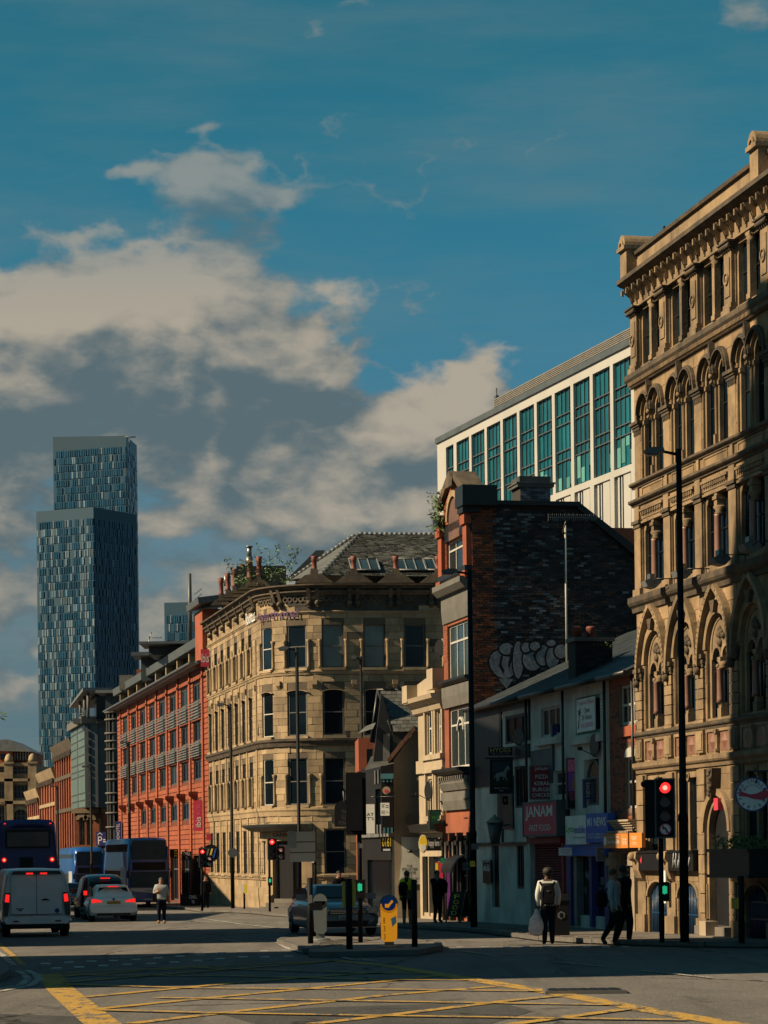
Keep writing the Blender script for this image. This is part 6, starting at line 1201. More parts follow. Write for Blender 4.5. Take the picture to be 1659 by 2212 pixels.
s = Face('parking_sign', 'blue parking sign with a white letter P under a roof mark', 208, 228, 1797, 1827, 188, 'sign_navy', .0, .1); s.t('P', .18, .62, .1, .68, 'sign_white'); s.b(.72, .98, .4, .48, 'sign_white'); s.b(.72, .98, .25, .33, 'sign_white'); MB().prism([(s.w*x, s.h*z) for x, z in ((.12, .74), (.4, .9), (.68, .74), (.68, .8), (.4, .97), (.12, .8))], -.02, 0).build('roof_mark', 'sign_white', s.r)
# oriel of green glass over a red corner block
OY = 214; po = P(185, 1744, OY); r = thing('glass_oriel', 'pale green glass oriel bay hung above the red brick corner', 'oriel', po, 0); h_ = P(185, 1563, OY).z-po.z; wl = 12.; wr2 = P(212, 1700, OY).x-po.x
OF = Fr(po, ANG); xl_ = OF.X(153, 1650); n2 = 2; lv = [0, .085, .21, .33, .43, .53, .63, .73, .83, .92, 1.0]
o2l = lambda p: (p[0]*math.cos(ANG)-p[1]*math.sin(ANG), p[0]*math.sin(ANG)+p[1]*math.cos(ANG), p[2])
MB().box(xl_, -.05, .05, 2.5, 0, h_).build('core', 'grey_metal', r, fn=o2l)
lv = [0, .085, .17, .38, .45, .53, .63, .73, .82, .92, 1.0]
for i in range(2):
    for a, b in zip(lv, lv[1:]): MB().box(xl_*(1-i/2)+.25, xl_*(1-(i+1)/2)-.25, 0, .05, h_*a+.08, h_*b-.08).build('pane', 'green_glass', r, fn=o2l)
for a, b in zip(lv, lv[1:]): 
    for i in range(1): MB().box(.3, wr2*.45, -.02, .05, h_*a+.1, h_*b-.1).build('pane', 'glass_dark', r)
MB().box(.0, wr2, .06, 3, 0, h_).build('shaded_side', 'grey_metal', r); MB().box(xl_-.3, .2, -.3, 3, h_, h_+.6).build('parapet', 'paint_grey', r, fn=o2l); MB().box(-1, wr2+1, .0, 3, h_+.05, h_+.45).build('side_parapet', 'grey_metal', r)
MB().prism([(OF.X(157, 1515), h_+2.1), (2, h_+2.9), (2, h_+2.6), (OF.X(157, 1515), h_+1.95)], -.3, 2.2).build('canopy_roof', 'lead', r, fn=o2l)
for x, y in ((-6, .2), (-2, .2), (1.2, .2), (1.2, 1.8)): MB().tube((x, y, h_+.4), (x, y, h_+2.5), .12).build('column', 'paint_grey', r, fn=o2l)
MB().box(-5, 1, .9, 2.2, h_+.3, h_+2.2).build('penthouse', 'glass_dark', r, fn=o2l); q = MB(); [q.box(-6, 1.2, 0, .06, h_+.7+.16*k, h_+.74+.16*k) for k in range(3)]; q.build('rail', 'steel', r, fn=o2l, kind='stuff')
pc = P(163, 1850, OY+2); r = thing('red_corner_block', 'red brick corner building under the green glass oriel', 'building', (pc.x, pc.y, gz(OY)), 0); wc = P(229, 1700, OY+2).x-pc.x; FX = Fr((pc.x, pc.y, gz(OY)), 0); hc = FX.Z(215, 1600)
a1, a2, a3, a4 = [FX.X(u, 1780) for u in (171, 183, 187, 200)]; zb_, zt_ = FX.Z(185, 1825), FX.Z(185, 1765)
hl = FX.Z(185, 1746); xu = FX.X(190, 1700); mb = wall(MB(), 0, wc, -.5, hl, [(a1, a2, zb_, zt_, (a2-a1)/2), (a3, a4, zb_, zt_, (a4-a3)/2)], 0, .6); mb.box(0, wc, .62, 4, -.5, hl, skip='f').box(xu, wc, 0, 4, hl, hc).build('wall', 'brick_red', r)
for a, b in ((a1, a2), (a3, a4)): window(r, a, b, zb_, zt_, .4, ((.5,), (.45,)), 'paint_cream', 'glass_dark', .12, arch=(b-a)/2); MB().ring((a+b)/2, zt_-(b-a)/2, (b-a)/2, (b-a)/2+.3, -.1, 0).build('arch', 'yellow_stone', r)
MB().box(a1-.6, a4+.5, -.6, 0, zb_-1.2, zb_-.1).build('balcony', 'yellow_stone', r); MB().box(-.3, wc, -.2, 0, FX.Z(190, 1843), FX.Z(190, 1833)).box(-.3, wc, -.15, 0, FX.Z(215, 1756), FX.Z(215, 1747)).box(xu, wc, -.3, 0, hc-.8, hc).build('string_course', 'yellow_stone', r); MB().box(FX.X(214, 1700), FX.X(218, 1700), -.25, 0, 0, hc).build('pipe', 'dark_metal', r)
# Victorian rows further down the street
def row(name, label, u0, u1, vt, m, n, levels, trim='yellow_stone', y=0.):
    Y1 = lineY(u0); p1 = P(u0, 1700, Y1); p2 = P(u1, 1700, lineY(u1)); f = Fr((p2.x, p2.y, gz(Y1)), ANG); rt = f.thing(name, label, 'building'); L_ = (p1-p2).length; h_ = f.Z(u0, vt)
    OO = []; pw = L_/n
    for (v0, v1) in levels:
        for i in range(n): OO.append((i*pw+pw*.32, i*pw+pw*.68, f.Z(u0, v1), f.Z(u0, v0), pw*.18))
    mb = wall(MB(), 0, L_, -.5, h_, OO, 0, .2); mb.box(0, L_, .22, 9, -.5, h_, skip='f').quad((L_, 0, -.5), (L_, .22, -.5), (L_, .22, h_), (L_, 0, h_)); mb.build('wall', m, rt)
    for o in OO: link(CACHE.setdefault(('rw', name), MB().box(0, 1, .12, .18, 0, 1).mesh('window')), 'window', 'glass_dark', rt, loc=(o[0], 0, o[2]), scl=(o[1]-o[0], 1, o[3]-o[2]))
    q = MB().box(-pw*.1, pw*.1, -.16, 0, 0, h_-1.2).mesh('pilaster'); [link(q, 'pilaster', m, rt, loc=(i*pw, 0, 0)) for i in range(n+1)]
    MB().prof([(0, h_-1.1), (-.2, h_-1.1), (-.5, h_-.3), (-.6, h_), (0, h_)], -.3, L_+.3).build('cornice', 'sandstone_dark' if trim != 'yellow_stone' else trim, rt)
    q = MB(); [q.box(i*.9, i*.9+.35, -.4, 0, h_-1.5, h_-1.0) for i in range(int(L_/.9))]; q.build('modillions', 'sandstone_dark', rt, kind='stuff')
    for (v0, v1) in levels: z = f.Z(u0, v1); MB().box(0, L_, -.2, 0, z-.65, z-.3).build('string_course', trim, rt)
    return f
row('ornate_brick_warehouse', 'tall red brick Victorian warehouse with deep dark cornice left of the glass oriel', 163, 122, 1593, 'brick_red', 8, ((1625, 1660), (1680, 1735), (1765, 1830)), 'sandstone_dark')
row('banded_brick_warehouse', 'red brick Victorian warehouse with cream bands behind the lamp post', 122, 88, 1658, 'brick_red', 6, ((1685, 1725), (1755, 1790), (1800, 1830)))
row('low_brick_warehouse', 'lowest and farthest red brick Victorian warehouse with a cream cornice', 88, 62, 1702, 'brick_red', 6, ((1720, 1755), (1770, 1800)))
f = row('upper_brick_block', 'red brick block with flat parapet rising behind the banded warehouse', 126, 100, 1625, 'brick_red', 5, ((1640, 1672),)); f.root.location.x += 2.5
# far left building
YF = 300; pf = P(-40, 1800, YF); FF = Fr((pf.x, pf.y, gz(YF)), 0.0); r = FF.thing('far_left_building', 'old sandstone and brick building with an arch and dome turrets at the far left', 'building')
X_ = lambda u: FF.X(u, 1700); Z_ = lambda v: FF.Z(30, v); ht = Z_(1648)
ops = [(X_(-10), X_(13), Z_(1725), Z_(1690)), (X_(28), X_(60), Z_(1725), Z_(1695)), (X_(25), X_(62), Z_(1780), Z_(1745), 2.), (X_(-10), X_(13), Z_(1668), Z_(1655)), (X_(28), X_(62), Z_(1672), Z_(1655)), (X_(-10), X_(14), Z_(1780), Z_(1740))]
wall(MB(), 0, X_(66), -1, ht, ops, 0, .8).box(0, X_(66), .9, 20, -1, ht, skip='f').build('wall', 'yellow_stone', r)
for o in ops: window(r, *o[:4], .5, ((.25, .5, .75), (.5,)), 'paint_grey', 'glass_dark', .15)
zr0, zr1 = Z_(1647), Z_(1618); MB().box(0, X_(27), .5, 12, ht, Z_(1620)).box(X_(27), X_(64), 1.5, 12, ht, Z_(1624)).build('attic', 'brick_orange', r); MB().box(X_(0), X_(12), .4, .6, Z_(1640), Z_(1628)).box(X_(28), X_(63), 1.3, 1.5, Z_(1640), Z_(1626)).build('attic_glazing', 'glass_dark', r)
q = MB(); [q.box(X_(29)+k*.32, X_(29)+k*.32+.12, 1.1, 1.3, Z_(1642), Z_(1622)) for k in range(6)]; q.build('attic_mullions', 'paint_cream', r, kind='stuff')
MB().prism([(X_(-40), Z_(1620)), (X_(66), Z_(1624)), (X_(66), Z_(1622)), (X_(20), Z_(1597)), (X_(-10), Z_(1597))], .3, 12).build('roof', 'lead', r)
MB().box(0, X_(66), -.5, 0, Z_(1688), Z_(1682)).box(0, X_(66), -.5, 0, Z_(1737), Z_(1730)).build('string_course', 'yellow_stone', r); MB().ring((X_(25)+X_(62))/2, Z_(1768), 1.05, 1.4, -.2, 0, 0, math.pi, 14).build('arch', 'yellow_stone', r)
for u in (20, 71):
    x = X_(u); MB().box(x-.5, x+.5, -.5, .3, 0, Z_(1650)).box(x-.62, x+.62, -.6, .3, Z_(1650), Z_(1646)).lathe([(.5, Z_(1646)), (.5, Z_(1641)), (.42, Z_(1635)), (.26, Z_(1630)), (.05, Z_(1628))], (x, -.1, 0), 10).build('turret', 'yellow_stone', r)
# ================================================================ glass towers far off
def glass_tower(name, label, c, a, b, vtop, Yc, Ya, Yb, lit_left, dark_right, seed, vb=1900, ca=12, cb=10, va=None, vbb=None):
    """c: nearest corner pixel, a/b: left and right far corners; panels proud of the frame"""
    pc, pa, pb_ = P(c, 1250, Yc), P(a, 1250, Ya), P(b, 1250, Yb); zt = P(c, vtop, Yc).z; zb = gz(700)-3
    r = thing(name, label, 'skyscraper', (pc.x, pc.y, 0)); o_ = Vector((pc.x, pc.y, 0)); la = Vector((pa.x, pa.y, 0))-o_; lb = Vector((pb_.x, pb_.y, 0))-o_; back = la+lb
    za = P(a, va if va else vtop, Ya).z; zb2 = P(b, vbb if vbb else vtop, Yb).z
    q = MB(); base = [Vector((0, 0, 0)), lb, back, la]; tops = [zt, zb2, (za+zb2)/2, za]
    for i in range(4): j = (i+1) % 4; A1, A2 = base[i], base[j]; q.quad((A1.x, A1.y, zb), (A2.x, A2.y, zb), (A2.x, A2.y, tops[j]), (A1.x, A1.y, tops[i]))
    q.quad(*[(v.x, v.y, t_) for v, t_ in zip(base, tops)]); q.build('frame', 'tower_frame', r)
    rnd = random.Random(seed); fl = 3.05
    for (vec, n, litp, nm, te) in ((la, ca, lit_left, 'west', za), (lb, cb, dark_right, 'south', zb2)):  # share of pale panels paints the left face lit and the right shaded
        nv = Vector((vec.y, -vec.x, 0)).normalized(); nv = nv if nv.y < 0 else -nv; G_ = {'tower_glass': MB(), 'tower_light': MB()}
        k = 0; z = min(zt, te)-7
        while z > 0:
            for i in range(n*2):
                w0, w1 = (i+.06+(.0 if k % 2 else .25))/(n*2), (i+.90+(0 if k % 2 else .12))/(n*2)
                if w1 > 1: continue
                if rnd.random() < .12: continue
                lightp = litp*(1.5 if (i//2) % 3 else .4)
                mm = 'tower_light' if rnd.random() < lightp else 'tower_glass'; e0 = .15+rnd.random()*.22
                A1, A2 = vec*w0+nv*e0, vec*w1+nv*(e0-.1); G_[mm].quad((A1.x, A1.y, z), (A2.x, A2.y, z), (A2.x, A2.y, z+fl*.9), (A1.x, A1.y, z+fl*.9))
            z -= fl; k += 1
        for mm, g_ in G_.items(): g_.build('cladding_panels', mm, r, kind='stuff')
    return r
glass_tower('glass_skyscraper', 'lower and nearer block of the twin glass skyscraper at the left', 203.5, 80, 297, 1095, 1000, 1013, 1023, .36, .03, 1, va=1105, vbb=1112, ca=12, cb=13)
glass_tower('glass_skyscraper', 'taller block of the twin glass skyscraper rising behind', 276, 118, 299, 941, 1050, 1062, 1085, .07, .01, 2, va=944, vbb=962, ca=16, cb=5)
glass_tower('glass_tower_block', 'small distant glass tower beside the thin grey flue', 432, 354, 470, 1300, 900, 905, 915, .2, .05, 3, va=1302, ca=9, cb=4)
p_ = P(280, 965, 1049); cr_ = thing('tower_crane_davit', 'small cleaning davit on top of the taller skyscraper', 'davit', p_); MB().tube((0, 0, 0), (0, 0, 4), .25).tube((-2, 0, 4), (2.5, 0, 4), .25).build('arm', 'grey_metal', cr_)
# ================================================================ buildings over the road, outside the frame; they cast the shade across the street
def block(label, x, y0, y1, h, m='brick_brown', dp=8):
    r = thing('street_block', label, 'building', (x, y0, gz(y0)), math.pi/2); L_ = y1-y0; n = max(2, int(L_/3)); OO = []
    for k in range(int(h/3.6)):
        for i in range(n): OO.append((i*L_/n+.8, (i+1)*L_/n-.8, k*3.6+1, k*3.6+2.8))
    fn_ = lambda p: (p[0], p[1], p[2])
    wall(MB(), 0, L_, -1, h, OO, 0, .25).box(0, L_, .26, dp, -1, h, skip='f').build('wall', m, r)
    for o in OO: window(r, o[0], o[1], o[2], o[3], .12, ((.5,), (.5,)), 'paint_white', 'glass_dark', .08)
    MB().prof([(0, h), (-.5, h), (-.5, h+.4), (0, h+.4)], 0, L_).build('cornice', 'paint_grey', r); r.rotation_euler = (0, 0, math.pi/2)
    return r
block('tall brown brick block nearest the camera on the far side of the road', -17.5, 35.3, 50.6, 33)
block('taller red brick block opposite the row of old shops', -17.5, 60.6, 73, 25, 'brick_red')
block('lower brown brick block opposite the brick gabled house', -17.5, 73.1, 77.6, 21, 'brick_brown', 4)
block('low cream block opposite the corner bar', -21.5, 95, 116, 9.5, 'render_cream')
block('cream block opposite the rounded stone hotel', -27, 128, 152, 13.5, 'render_cream')
block('brown brick block opposite the red hotel', -41, 190, 232, 12)
# ================================================================ street lamps, signals, signs
def lamp_post(label, ub, vb, vt, ua, rad=.095, Yd=None, head=.55, arm_dz=.0, slim=.6):
    b = G(ub, vb, .12) if Yd is None else None
    if b is None: q0 = P(ub, vb, Yd); b = Vector((q0.x, Yd, gz(Yd)+.1))
    Yb = b.y; h_ = EYE+ray(proj((b.x, Yb, 5))[0], vt)[1]*Yb-b.z; r = thing('street_lamp', label, 'street lamp', b, 0, 'tall black street lamps')
    MB().lathe([(rad, 0), (rad, min(2.6, h_*.3)), (rad*1.15, min(2.62, h_*.3)), (rad*1.1, min(2.75, h_*.32)), (rad*.8, min(2.8, h_*.33)), (rad*slim, h_)], (0, 0, 0), 12).build('pole', 'pole_black', r)
    L_ = (ub-ua)*Yb/5500-1.0*0; tx = -abs((proj((b.x, Yb, b.z+h_))[0]-ua)*Yb/F)
    MB().tube((0, 0, h_-.12), (tx*.5, 0, h_-.04+arm_dz), .035, .03, 8).build('arm', 'pole_black', r)
    q = MB(); q.prism([(tx, h_-.03), (tx*.75, h_+.04), (tx*.45, h_+.02), (tx*.42, h_-.06), (tx*.7, h_-.12), (tx*.95, h_-.09)], -.14, .14); q.build('lantern', 'grey_metal', r); MB().box(tx*.92, tx*.6, -.1, .1, h_-.135, h_-.11).build('lens', 'lens_off', r)
    return r
lamp_post('tallest nearest black street lamp standing before the stone warehouse', 1479, 2035, 970, 1391, .098, slim=.62)
L2 = lamp_post('black street lamp with a yellow hydrant plate by the brick gabled house', 1024, 2003, 1231, 953, .10, slim=.75)
lamp_post('black street lamp carrying dark road sign backs before the rounded hotel', 648, 1975, 1398, 600, .085, 100, slim=.8)
lamp_post('black street lamp rising behind the traffic signal beside the corner bar', 786, 1960, 1418, 758, .075, 112, slim=.85)
lamp_post('black street lamp before the left face of the stone hotel', 503, 1962, 1520, 468, .1, slim=.7)
lamp_post('black street lamp before the red brick hotel and behind the blue bus', 282, 1960, 1602, 259, .11, 150, slim=.8)
lamp_post('distant black street lamp in front of the red corner block', 199, 1960, 1654, 176, .11, 185, slim=.8)
lamp_post('distant black street lamp in front of the banded brick warehouse', 127, 1960, 1697, 108, .11, 205, slim=.8)
lamp_post('distant black street post at the far left beside the arched building', 15, 1960, 1733, 2, .1, 240, slim=.8)
s = Face('hydrant_sign', 'small yellow hydrant plate with black letter H on the lamp post', 1016, 1026, 1860, 1872, 72.2, 'sign_yellow', 0, .03); s.t('H', .25, .75, .15, .85, 'sign_black')
s = Face('lamp_plate', 'small pale blue parking plate on the lamp post above the hydrant sign', 1018, 1034, 1822, 1835, 72.2, 'lead', 0, .03); s.t('AT ANY\nTIME', .1, .9, .2, .8, 'sign_navy')
s = Face('opening_hours_sign', 'pale rectangular sign left of the black awning doorway', 1000, 1015, 1863, 1880, 80, 'lead', 0, .05); s.t('TAN SALON', .05, .95, .3, .7, 'sign_black')
# sign backs
s = Face('road_sign', 'wide dark back of a road direction sign on the lamp post', 626, 681, 1796, 1862, 99.6, 'grey_metal', 0, .04, cat='road sign'); [s.b(0, 1, q_, q_+.03, 'dark_metal') for q_ in (.3, .65)]
s = Face('road_sign_plate', 'narrower dark plate on top of the wide road sign back', 621, 640, 1795, 1832, 99.2, 'slate_blue', 0, .03, cat='road sign')
o = thing('round_sign', 'round dark sign back on the lamp post before the stone hotel', 'road sign', P(503, 1842, 126.5)); MB().lathe([(.24, -.02), (.24, .02)], (0, 0, 0), 16, 'y').build('disc', 'grey_metal', o)
def post(name, label, cat, ub, vb, vt, rad=.055, m='pole_black', Yd=None, h=.12):
    b = G(ub, vb, h) if Yd is None else Vector((P(ub, vb, Yd).x, Yd, gz(Yd)+h)); hh = EYE+ray(ub, vt)[1]*b.y-b.z
    r = thing(name, label, cat, b); MB().tube((0, 0, 0), (0, 0, hh), rad, rad, 12).build('pole', m, r); return r, hh
def ped_unit(r, z, y=-.14, w=.22, h=.4, x=0, m='lamp_green', side=False):
    MB().box(x-w/2, x+w/2, y, y+.12, z, z+h).build('push_button_box', 'pole_black', r)
    if not side:
        q = MB().box(x-.05, x+.05, y-.006, y, z+h*.4, z+h*.78); q.box(x-.02, x+.0, y-.007, y-.0, z+h*.36, z+h*.82); q.build('green_man', m, r)
def signal(label, ub, vb, u0, u1, v0, v1, Yd=None, boxed=False, red=True, back=False, second=None, sign=True):
    r, _ = post('traffic_signal', label, 'traffic signal', ub, vb, v0-2, .055, Yd=Yd); Y_ = r.location.y; o = Vector(r.location)
    a, b = P(u0, v1, Y_)-o, P(u1, v0, Y_)-o; x0, x1, z0, z1 = a.x, b.x, a.z, b.z; w_, h_ = x1-x0, z1-z0; cx = (x0+x1)/2
    MB().box(x0, x1, -.10, -.06, z0, z1).build('backing_board', 'grey_metal' if not back else 'pole_black', r)
    if back: MB().box(x0+.08, x1-.08, -.32, -.1, z0+.1, z1-.1).build('lamp_housing', 'pole_black', r); return r
    MB().box(x0+.035, x1-.035, -.115, -.10, z0+.035, z1-.035).build('face', 'pole_black', r); nn = 3; rr_ = min(w_*.26, h_/3*.33)
    for k in range(3):
        zc_ = z1-h_*(.16+.235*k) if sign else z1-h_*(.2+.3*k)
        MB().lathe([(rr_, -.14), (rr_, -.1)], (cx, 0, zc_), 16, 'y').build('lamp', 'lamp_red' if k == 0 and red else 'lens_off', r)
        if k == 0 and red: MB().lathe([(rr_*.45, -.146), (rr_*.45, -.14)], (cx, 0, zc_), 12, 'y').build('lamp_centre', 'lamp_core', r)
        MB().ring(cx, zc_, rr_, rr_+.02, -.30, -.11, .1, math.pi-.1, 10).build('visor', 'pole_black', r)
    if sign:
        zc_ = z0+h_*.15; rs = w_*.29; MB().lathe([(rs, -.13), (rs, -.115)], (cx, 0, zc_), 20, 'y').build('sign_disc', 'sign_white', r); MB().ring(cx, zc_, rs*.82, rs, -.135, -.13, 0, 2*math.pi, 20).build('sign_rim', 'sign_red', r)
        MB().prism([(cx+rs*.1, zc_-rs*.6), (cx+rs*.3, zc_-rs*.6), (cx+rs*.28, zc_), (cx-.0, zc_+rs*.32), (cx-rs*.25, zc_+rs*.3), (cx-rs*.25, zc_+rs*.5), (cx-rs*.6, zc_+rs*.18), (cx-rs*.25, zc_-.1*rs), (cx-rs*.25, zc_+rs*.1), (cx+.0, zc_+rs*.08)], -.134, -.13).build('turn_arrow', 'sign_black', r)
        d_ = rs*.7; MB().prism([(cx-d_, zc_+d_-.01), (cx-d_+.03, zc_+d_+.01), (cx+d_, zc_-d_+.01), (cx+d_-.03, zc_-d_-.01)], -.138, -.134).build('sign_bar', 'sign_red', r)
    if boxed:
        xb0, xb1 = x1-.01, x1+w_*.85; zb1 = z0+h_*.62; MB().box(xb0, xb1, -.1, -.06, z0, zb1).build('sign_box', 'grey_metal', r); MB().box(xb0+.02, xb1-.03, -.11, -.1, z0+.03, zb1-.03).build('sign_box_face', 'pole_black', r)
        for k, mm in ((0, 'sign_white'), (1, 'lead')): MB().lathe([(.1, -.125), (.1, -.11)], ((xb0+xb1)/2, 0, z0+(.72-.46*k)*(zb1-z0)), 14, 'y').build('sign_disc', mm, r)
        MB().ring((xb0+xb1)/2, z0+.72*(zb1-z0), .07, .1, -.13, -.125, 0, 2*math.pi, 14).build('sign_rim', 'sign_red', r)
        text('TURN\nLEFT', (xb0+xb1)/2-.06, (xb0+xb1)/2+.06, z0+.2*(zb1-z0), z0+.32*(zb1-z0), -.127, 'sign_black', r)
    if second: a2 = P(second[0], v1, Y_)-o; b2 = P(second[1], v0+3, Y_)-o; MB().box(a2.x, b2.x-.0, -.04, .0, a2.z, b2.z).box(a2.x+.05, b2.x, 0, .2, a2.z+.08, b2.z-.08).build('second_head', 'pole_black', r)
    return r
s1 = signal('near right traffic signal showing a big red light above a no left turn disc', 1430, 2036, 1414, 1457, 1681, 1811, second=(1394, 1414)); ped_unit(s1, EYE+ray(1435, 1947)[1]*s1.location.y-s1.location.z, x=.06, h=.42, w=.19)
MB().tube((0, 0, 3.3), (0, -.1, 3.55), .02).tube((-.3, 0, 3.4), (.05, 0, 3.45), .03).ball((-.35, 0, 3.42), .07, 8).build('detector', 'pole_black', s1)
s2 = signal('big traffic signal seen from behind on the central island', 779, 2036, 748, 790, 1669, 1804, back=True); ped_unit(s2, EYE+ray(776, 1940)[1]*s2.location.y-s2.location.z, h=.42, w=.25)
MB().box(.0, .08, -.075, -.06, 2.15, 2.25).build('sticker', 'lead', s2)
s3 = signal('red traffic signal with two round signs before the bank entrance', 583, 1969, 578, 598, 1809, 1858, boxed=True, sign=False); ped_unit(s3, 1.15, h=.38, w=.2, x=.03)
s4 = signal('red traffic signal with two round signs in front of the red hotel', 437, 1966, 430, 446, 1831, 1874, Yd=118, boxed=True, sign=False)
o = thing('round_logo_sign', 'round black sign with yellow and blue slanted bars behind the left signal', 'sign', P(455, 1843, 121)); MB().lathe([(.42, -.03), (.42, .03)], (0, 0, 0), 20, 'y').build('disc', 'sign_black', o)
for k, mm in enumerate(('lead', 'sign_yellow', 'sign_blue')): MB().prism([(-.25+.17*k, -.22), (-.17+.17*k, -.22), (-.05+.17*k, .22), (-.13+.17*k, .22)], -.045, -.03).build('bar', mm, o)
r, _ = post('island_post', 'left black post on the island with a reflective panel', 'post', 671, 2038, 1896, .065); MB().box(-.05, .05, -.075, -.06, .9, 1.05+.05).build('reflective_panel', 'lead', r); MB().box(.0, .28, -.1, .1, .75, .92).build('push_button_box', 'pole_black', r)
r, hh = post('island_post', 'thick black post on the island beside a yellow push button box', 'post', 755, 2050, 1898, .07); MB().box(-.14, .14, .02, .14, hh-.6, hh-.06).build('push_button_box', 'yellow_box', r)
r, _ = post('island_post', 'right black post on the island beyond the yellow bollard', 'post', 896, 2045, 1900, .065)
r, _ = post('crossing_post', 'short black post with yellow box at the right kerb', 'post', 1602, 2036, 1892, .065); MB().box(-.20, -.06, -.08, .06, .72, .95).build('push_button_box', 'yellow_box', r)
r, hh = post('crossing_post', 'small post with yellow and white push button by the stone hotel', 'post', 528, 1963, 1910, .05, Yd=124); MB().box(-.14, .0, -.12, 0, hh-.4, hh).build('white_side', 'sign_white', r); MB().box(.0, .14, -.12, 0, hh-.45, hh).build('push_button_box', 'sign_yellow', r)
r, hh = post('parking_post', 'thin black pole with a small white and red parking plate', 'post', 682, 1968, 1792, .06, Yd=104); MB().box(-.14, -.04, -.1, -.06, hh-1.35, hh-.6).build('plate', 'sign_white', r); MB().ring(-.09, hh-.85, .025, .05, -.11, -.1, 0, 2*math.pi, 10).build('ring_mark', 'sign_red', r)
# illuminated bollards
def bollard(label, u0, u1, v0, v1, vbase, mats, front=True):
    cx = (u0+u1)/2; b = G(cx, vbase, .12); w_ = (u1-u0)*b.y/5500; z0 = EYE+ray(cx, v1)[1]*b.y-b.z; z1 = EYE+ray(cx, v0)[1]*b.y-b.z; R0 = w_/2
    r = thing('bollard', label, 'bollard', b); sh_ = [(-R0*.86, z0+R0*.4), (-R0*.5, z0), (R0*.5, z0), (R0*.86, z0+R0*.4), (R0*.92, z1-R0), (-R0*.92, z1-R0)]
    MB().prism(sh_, -.10, .10).build('body', mats[0], r); MB().lathe([(R0, -.10), (R0+.0, .10)], (0, 0, z1-R0), 26, 'y').build('head', mats[1], r)
    MB().lathe([(R0*1.5, 0), (R0*1.3, .03), (R0*.9, .05)], (0, 0, 0), 16).box(-.1, .1, -.07, .07, .0, z0).build('base', 'bollard_grey', r)
    if front:
        MB().lathe([(R0*.76, -.108), (R0*.76, -.10)], (0, 0, z1-R0), 26, 'y').build('disc', 'sign_blue', r); c_ = z1-R0
        MB().prism([(-R0*.42, c_-R0*.42), (R0*.0, c_-R0*.42), (R0*.12, c_-R0*.2), (R0*.48, c_+R0*.2), (R0*.34, c_+R0*.42), (-R0*.02, c_-R0*.02), (-R0*.42, c_-R0*.02)], -.116, -.108).build('arrow', 'bollard_yellow', r)
        MB().box(-R0*.7, -R0*.3, -.104, -.1, z0+.35, z1-R0*2-.05).build('number_plate', 'bollard_yellow', r); 
        for k, ch_ in enumerate('B33'): text(ch_, -R0*.6, -R0*.4, z1-R0*2-.22-.17*k, z1-R0*2-.10-.17*k, -.106, 'sign_black', r)
        MB().prism([(R0*.2, z1-R0*2-.12), (R0*.75, z1-R0*2-.06), (R0*.8, z1-R0*2-.2), (R0*.35, z1-R0*2-.3)], -.103, -.1).build('worn_patch', 'sign_white', r)
    else: MB().ring(0, z1-R0, R0*.8, R0*.9, -.108, -.1, math.pi, 2*math.pi, 14).build('moulding', 'grey_metal', r)
bollard('yellow keep left bollard with a blue arrow disc and code B33', 821, 861, 1932, 2034, 2046, ('bollard_yellow', 'bollard_grey')); bollard('plain grey back of a bollard in front of the dark blue car', 677, 708, 1931, 2017, 2031, ('bollard_grey', 'bollard_grey'), False)
# pavement things
p_ = G(993, 1993, .12); r = thing('pavement_sign', 'black A-board with yellow chalk lettering leaning open outside the doorway', 'sign', p_, -.25); 
for s_, m_ in ((-1, 'wood'), (1, 'wood')):
    q = MB(); q.prism([(s_*.02, 1.0), (s_*.05, 1.0), (s_*.38, 0), (s_*.34, 0)], -.30, -.26).prism([(s_*.02, 1.0), (s_*.05, 1.0), (s_*.38, 0), (s_*.34, 0)], .26, .30); q.build('leg', m_, r)
    MB().prism([(s_*.03, .98), (s_*.045, .98), (s_*.30, .2), (s_*.285, .2)], -.26, .26).build('board', 'sign_black', r)
q = MB().prism([(-.26, .02), (-.22, .02), (.22, 1.02), (.18, 1.02)], -.32, -.31); r.rotation_euler = (0, 0, .9)
for k, ch_ in enumerate('FOOD'): o = text(ch_, -.11, .11, 0, .13, 0, 'sign_yellow', r); o.location = (-.10-.055*k*1.05-.02, -.0, .76-.17*k); o.rotation_euler = (.0, 0, -math.pi/2)
p_ = G(1211, 2021, .12); r = thing('litter_bin', 'black square litter bin with a pale hexagon emblem on the pavement', 'bin', p_, .05); w_ = .20
MB().box(-w_, w_, -w_, w_, 0, .86).build('body', 'sign_black', r); MB().box(-w_-.03, w_+.03, -w_-.03, w_+.03, .86, .92).box(-w_, w_, -w_+.05, w_, .92, 1.0).build('lid', 'dark_metal', r); MB().prism([(.10*math.cos(math.pi/6+math.pi*i/3), .5+.10*math.sin(math.pi/6+math.pi*i/3)) for i in range(6)], -w_-.012, -w_).build('hexagon_emblem', 'lead', r)
MB().prism([(.05*math.cos(g), .5+.07*math.sin(g)) for g in [math.pi*i/4 for i in range(8)]], -w_-.016, -w_-.012).build('bee_mark', 'sign_black', r)
# twig of a tree reaching in at the left edge
tw = thing('tree_branch', 'dark leafy twig poking in at the left edge of the sky', 'branch', P(-6, 1546, 30)); MB().tube((-.9, 0, .25), (0, 0, 0), .015, .006).tube((0, 0, 0), (.12, 0, -.01), .005, .003).build('twig', 'wood', tw)
rr_ = random.Random(5)
for k in range(26):
    c = Vector((rr_.uniform(-.5, .11), rr_.uniform(-.1, .1), rr_.uniform(-.05, .04))); a = Vector((rr_.gauss(.3, 1), rr_.gauss(0, .6), rr_.gauss(-.3, .6))).normalized()*.045; b = a.orthogonal().normalized()*.016
    MB().quad(c-a, c+b, c+a, c-b).build('leaf', 'leaf', tw)
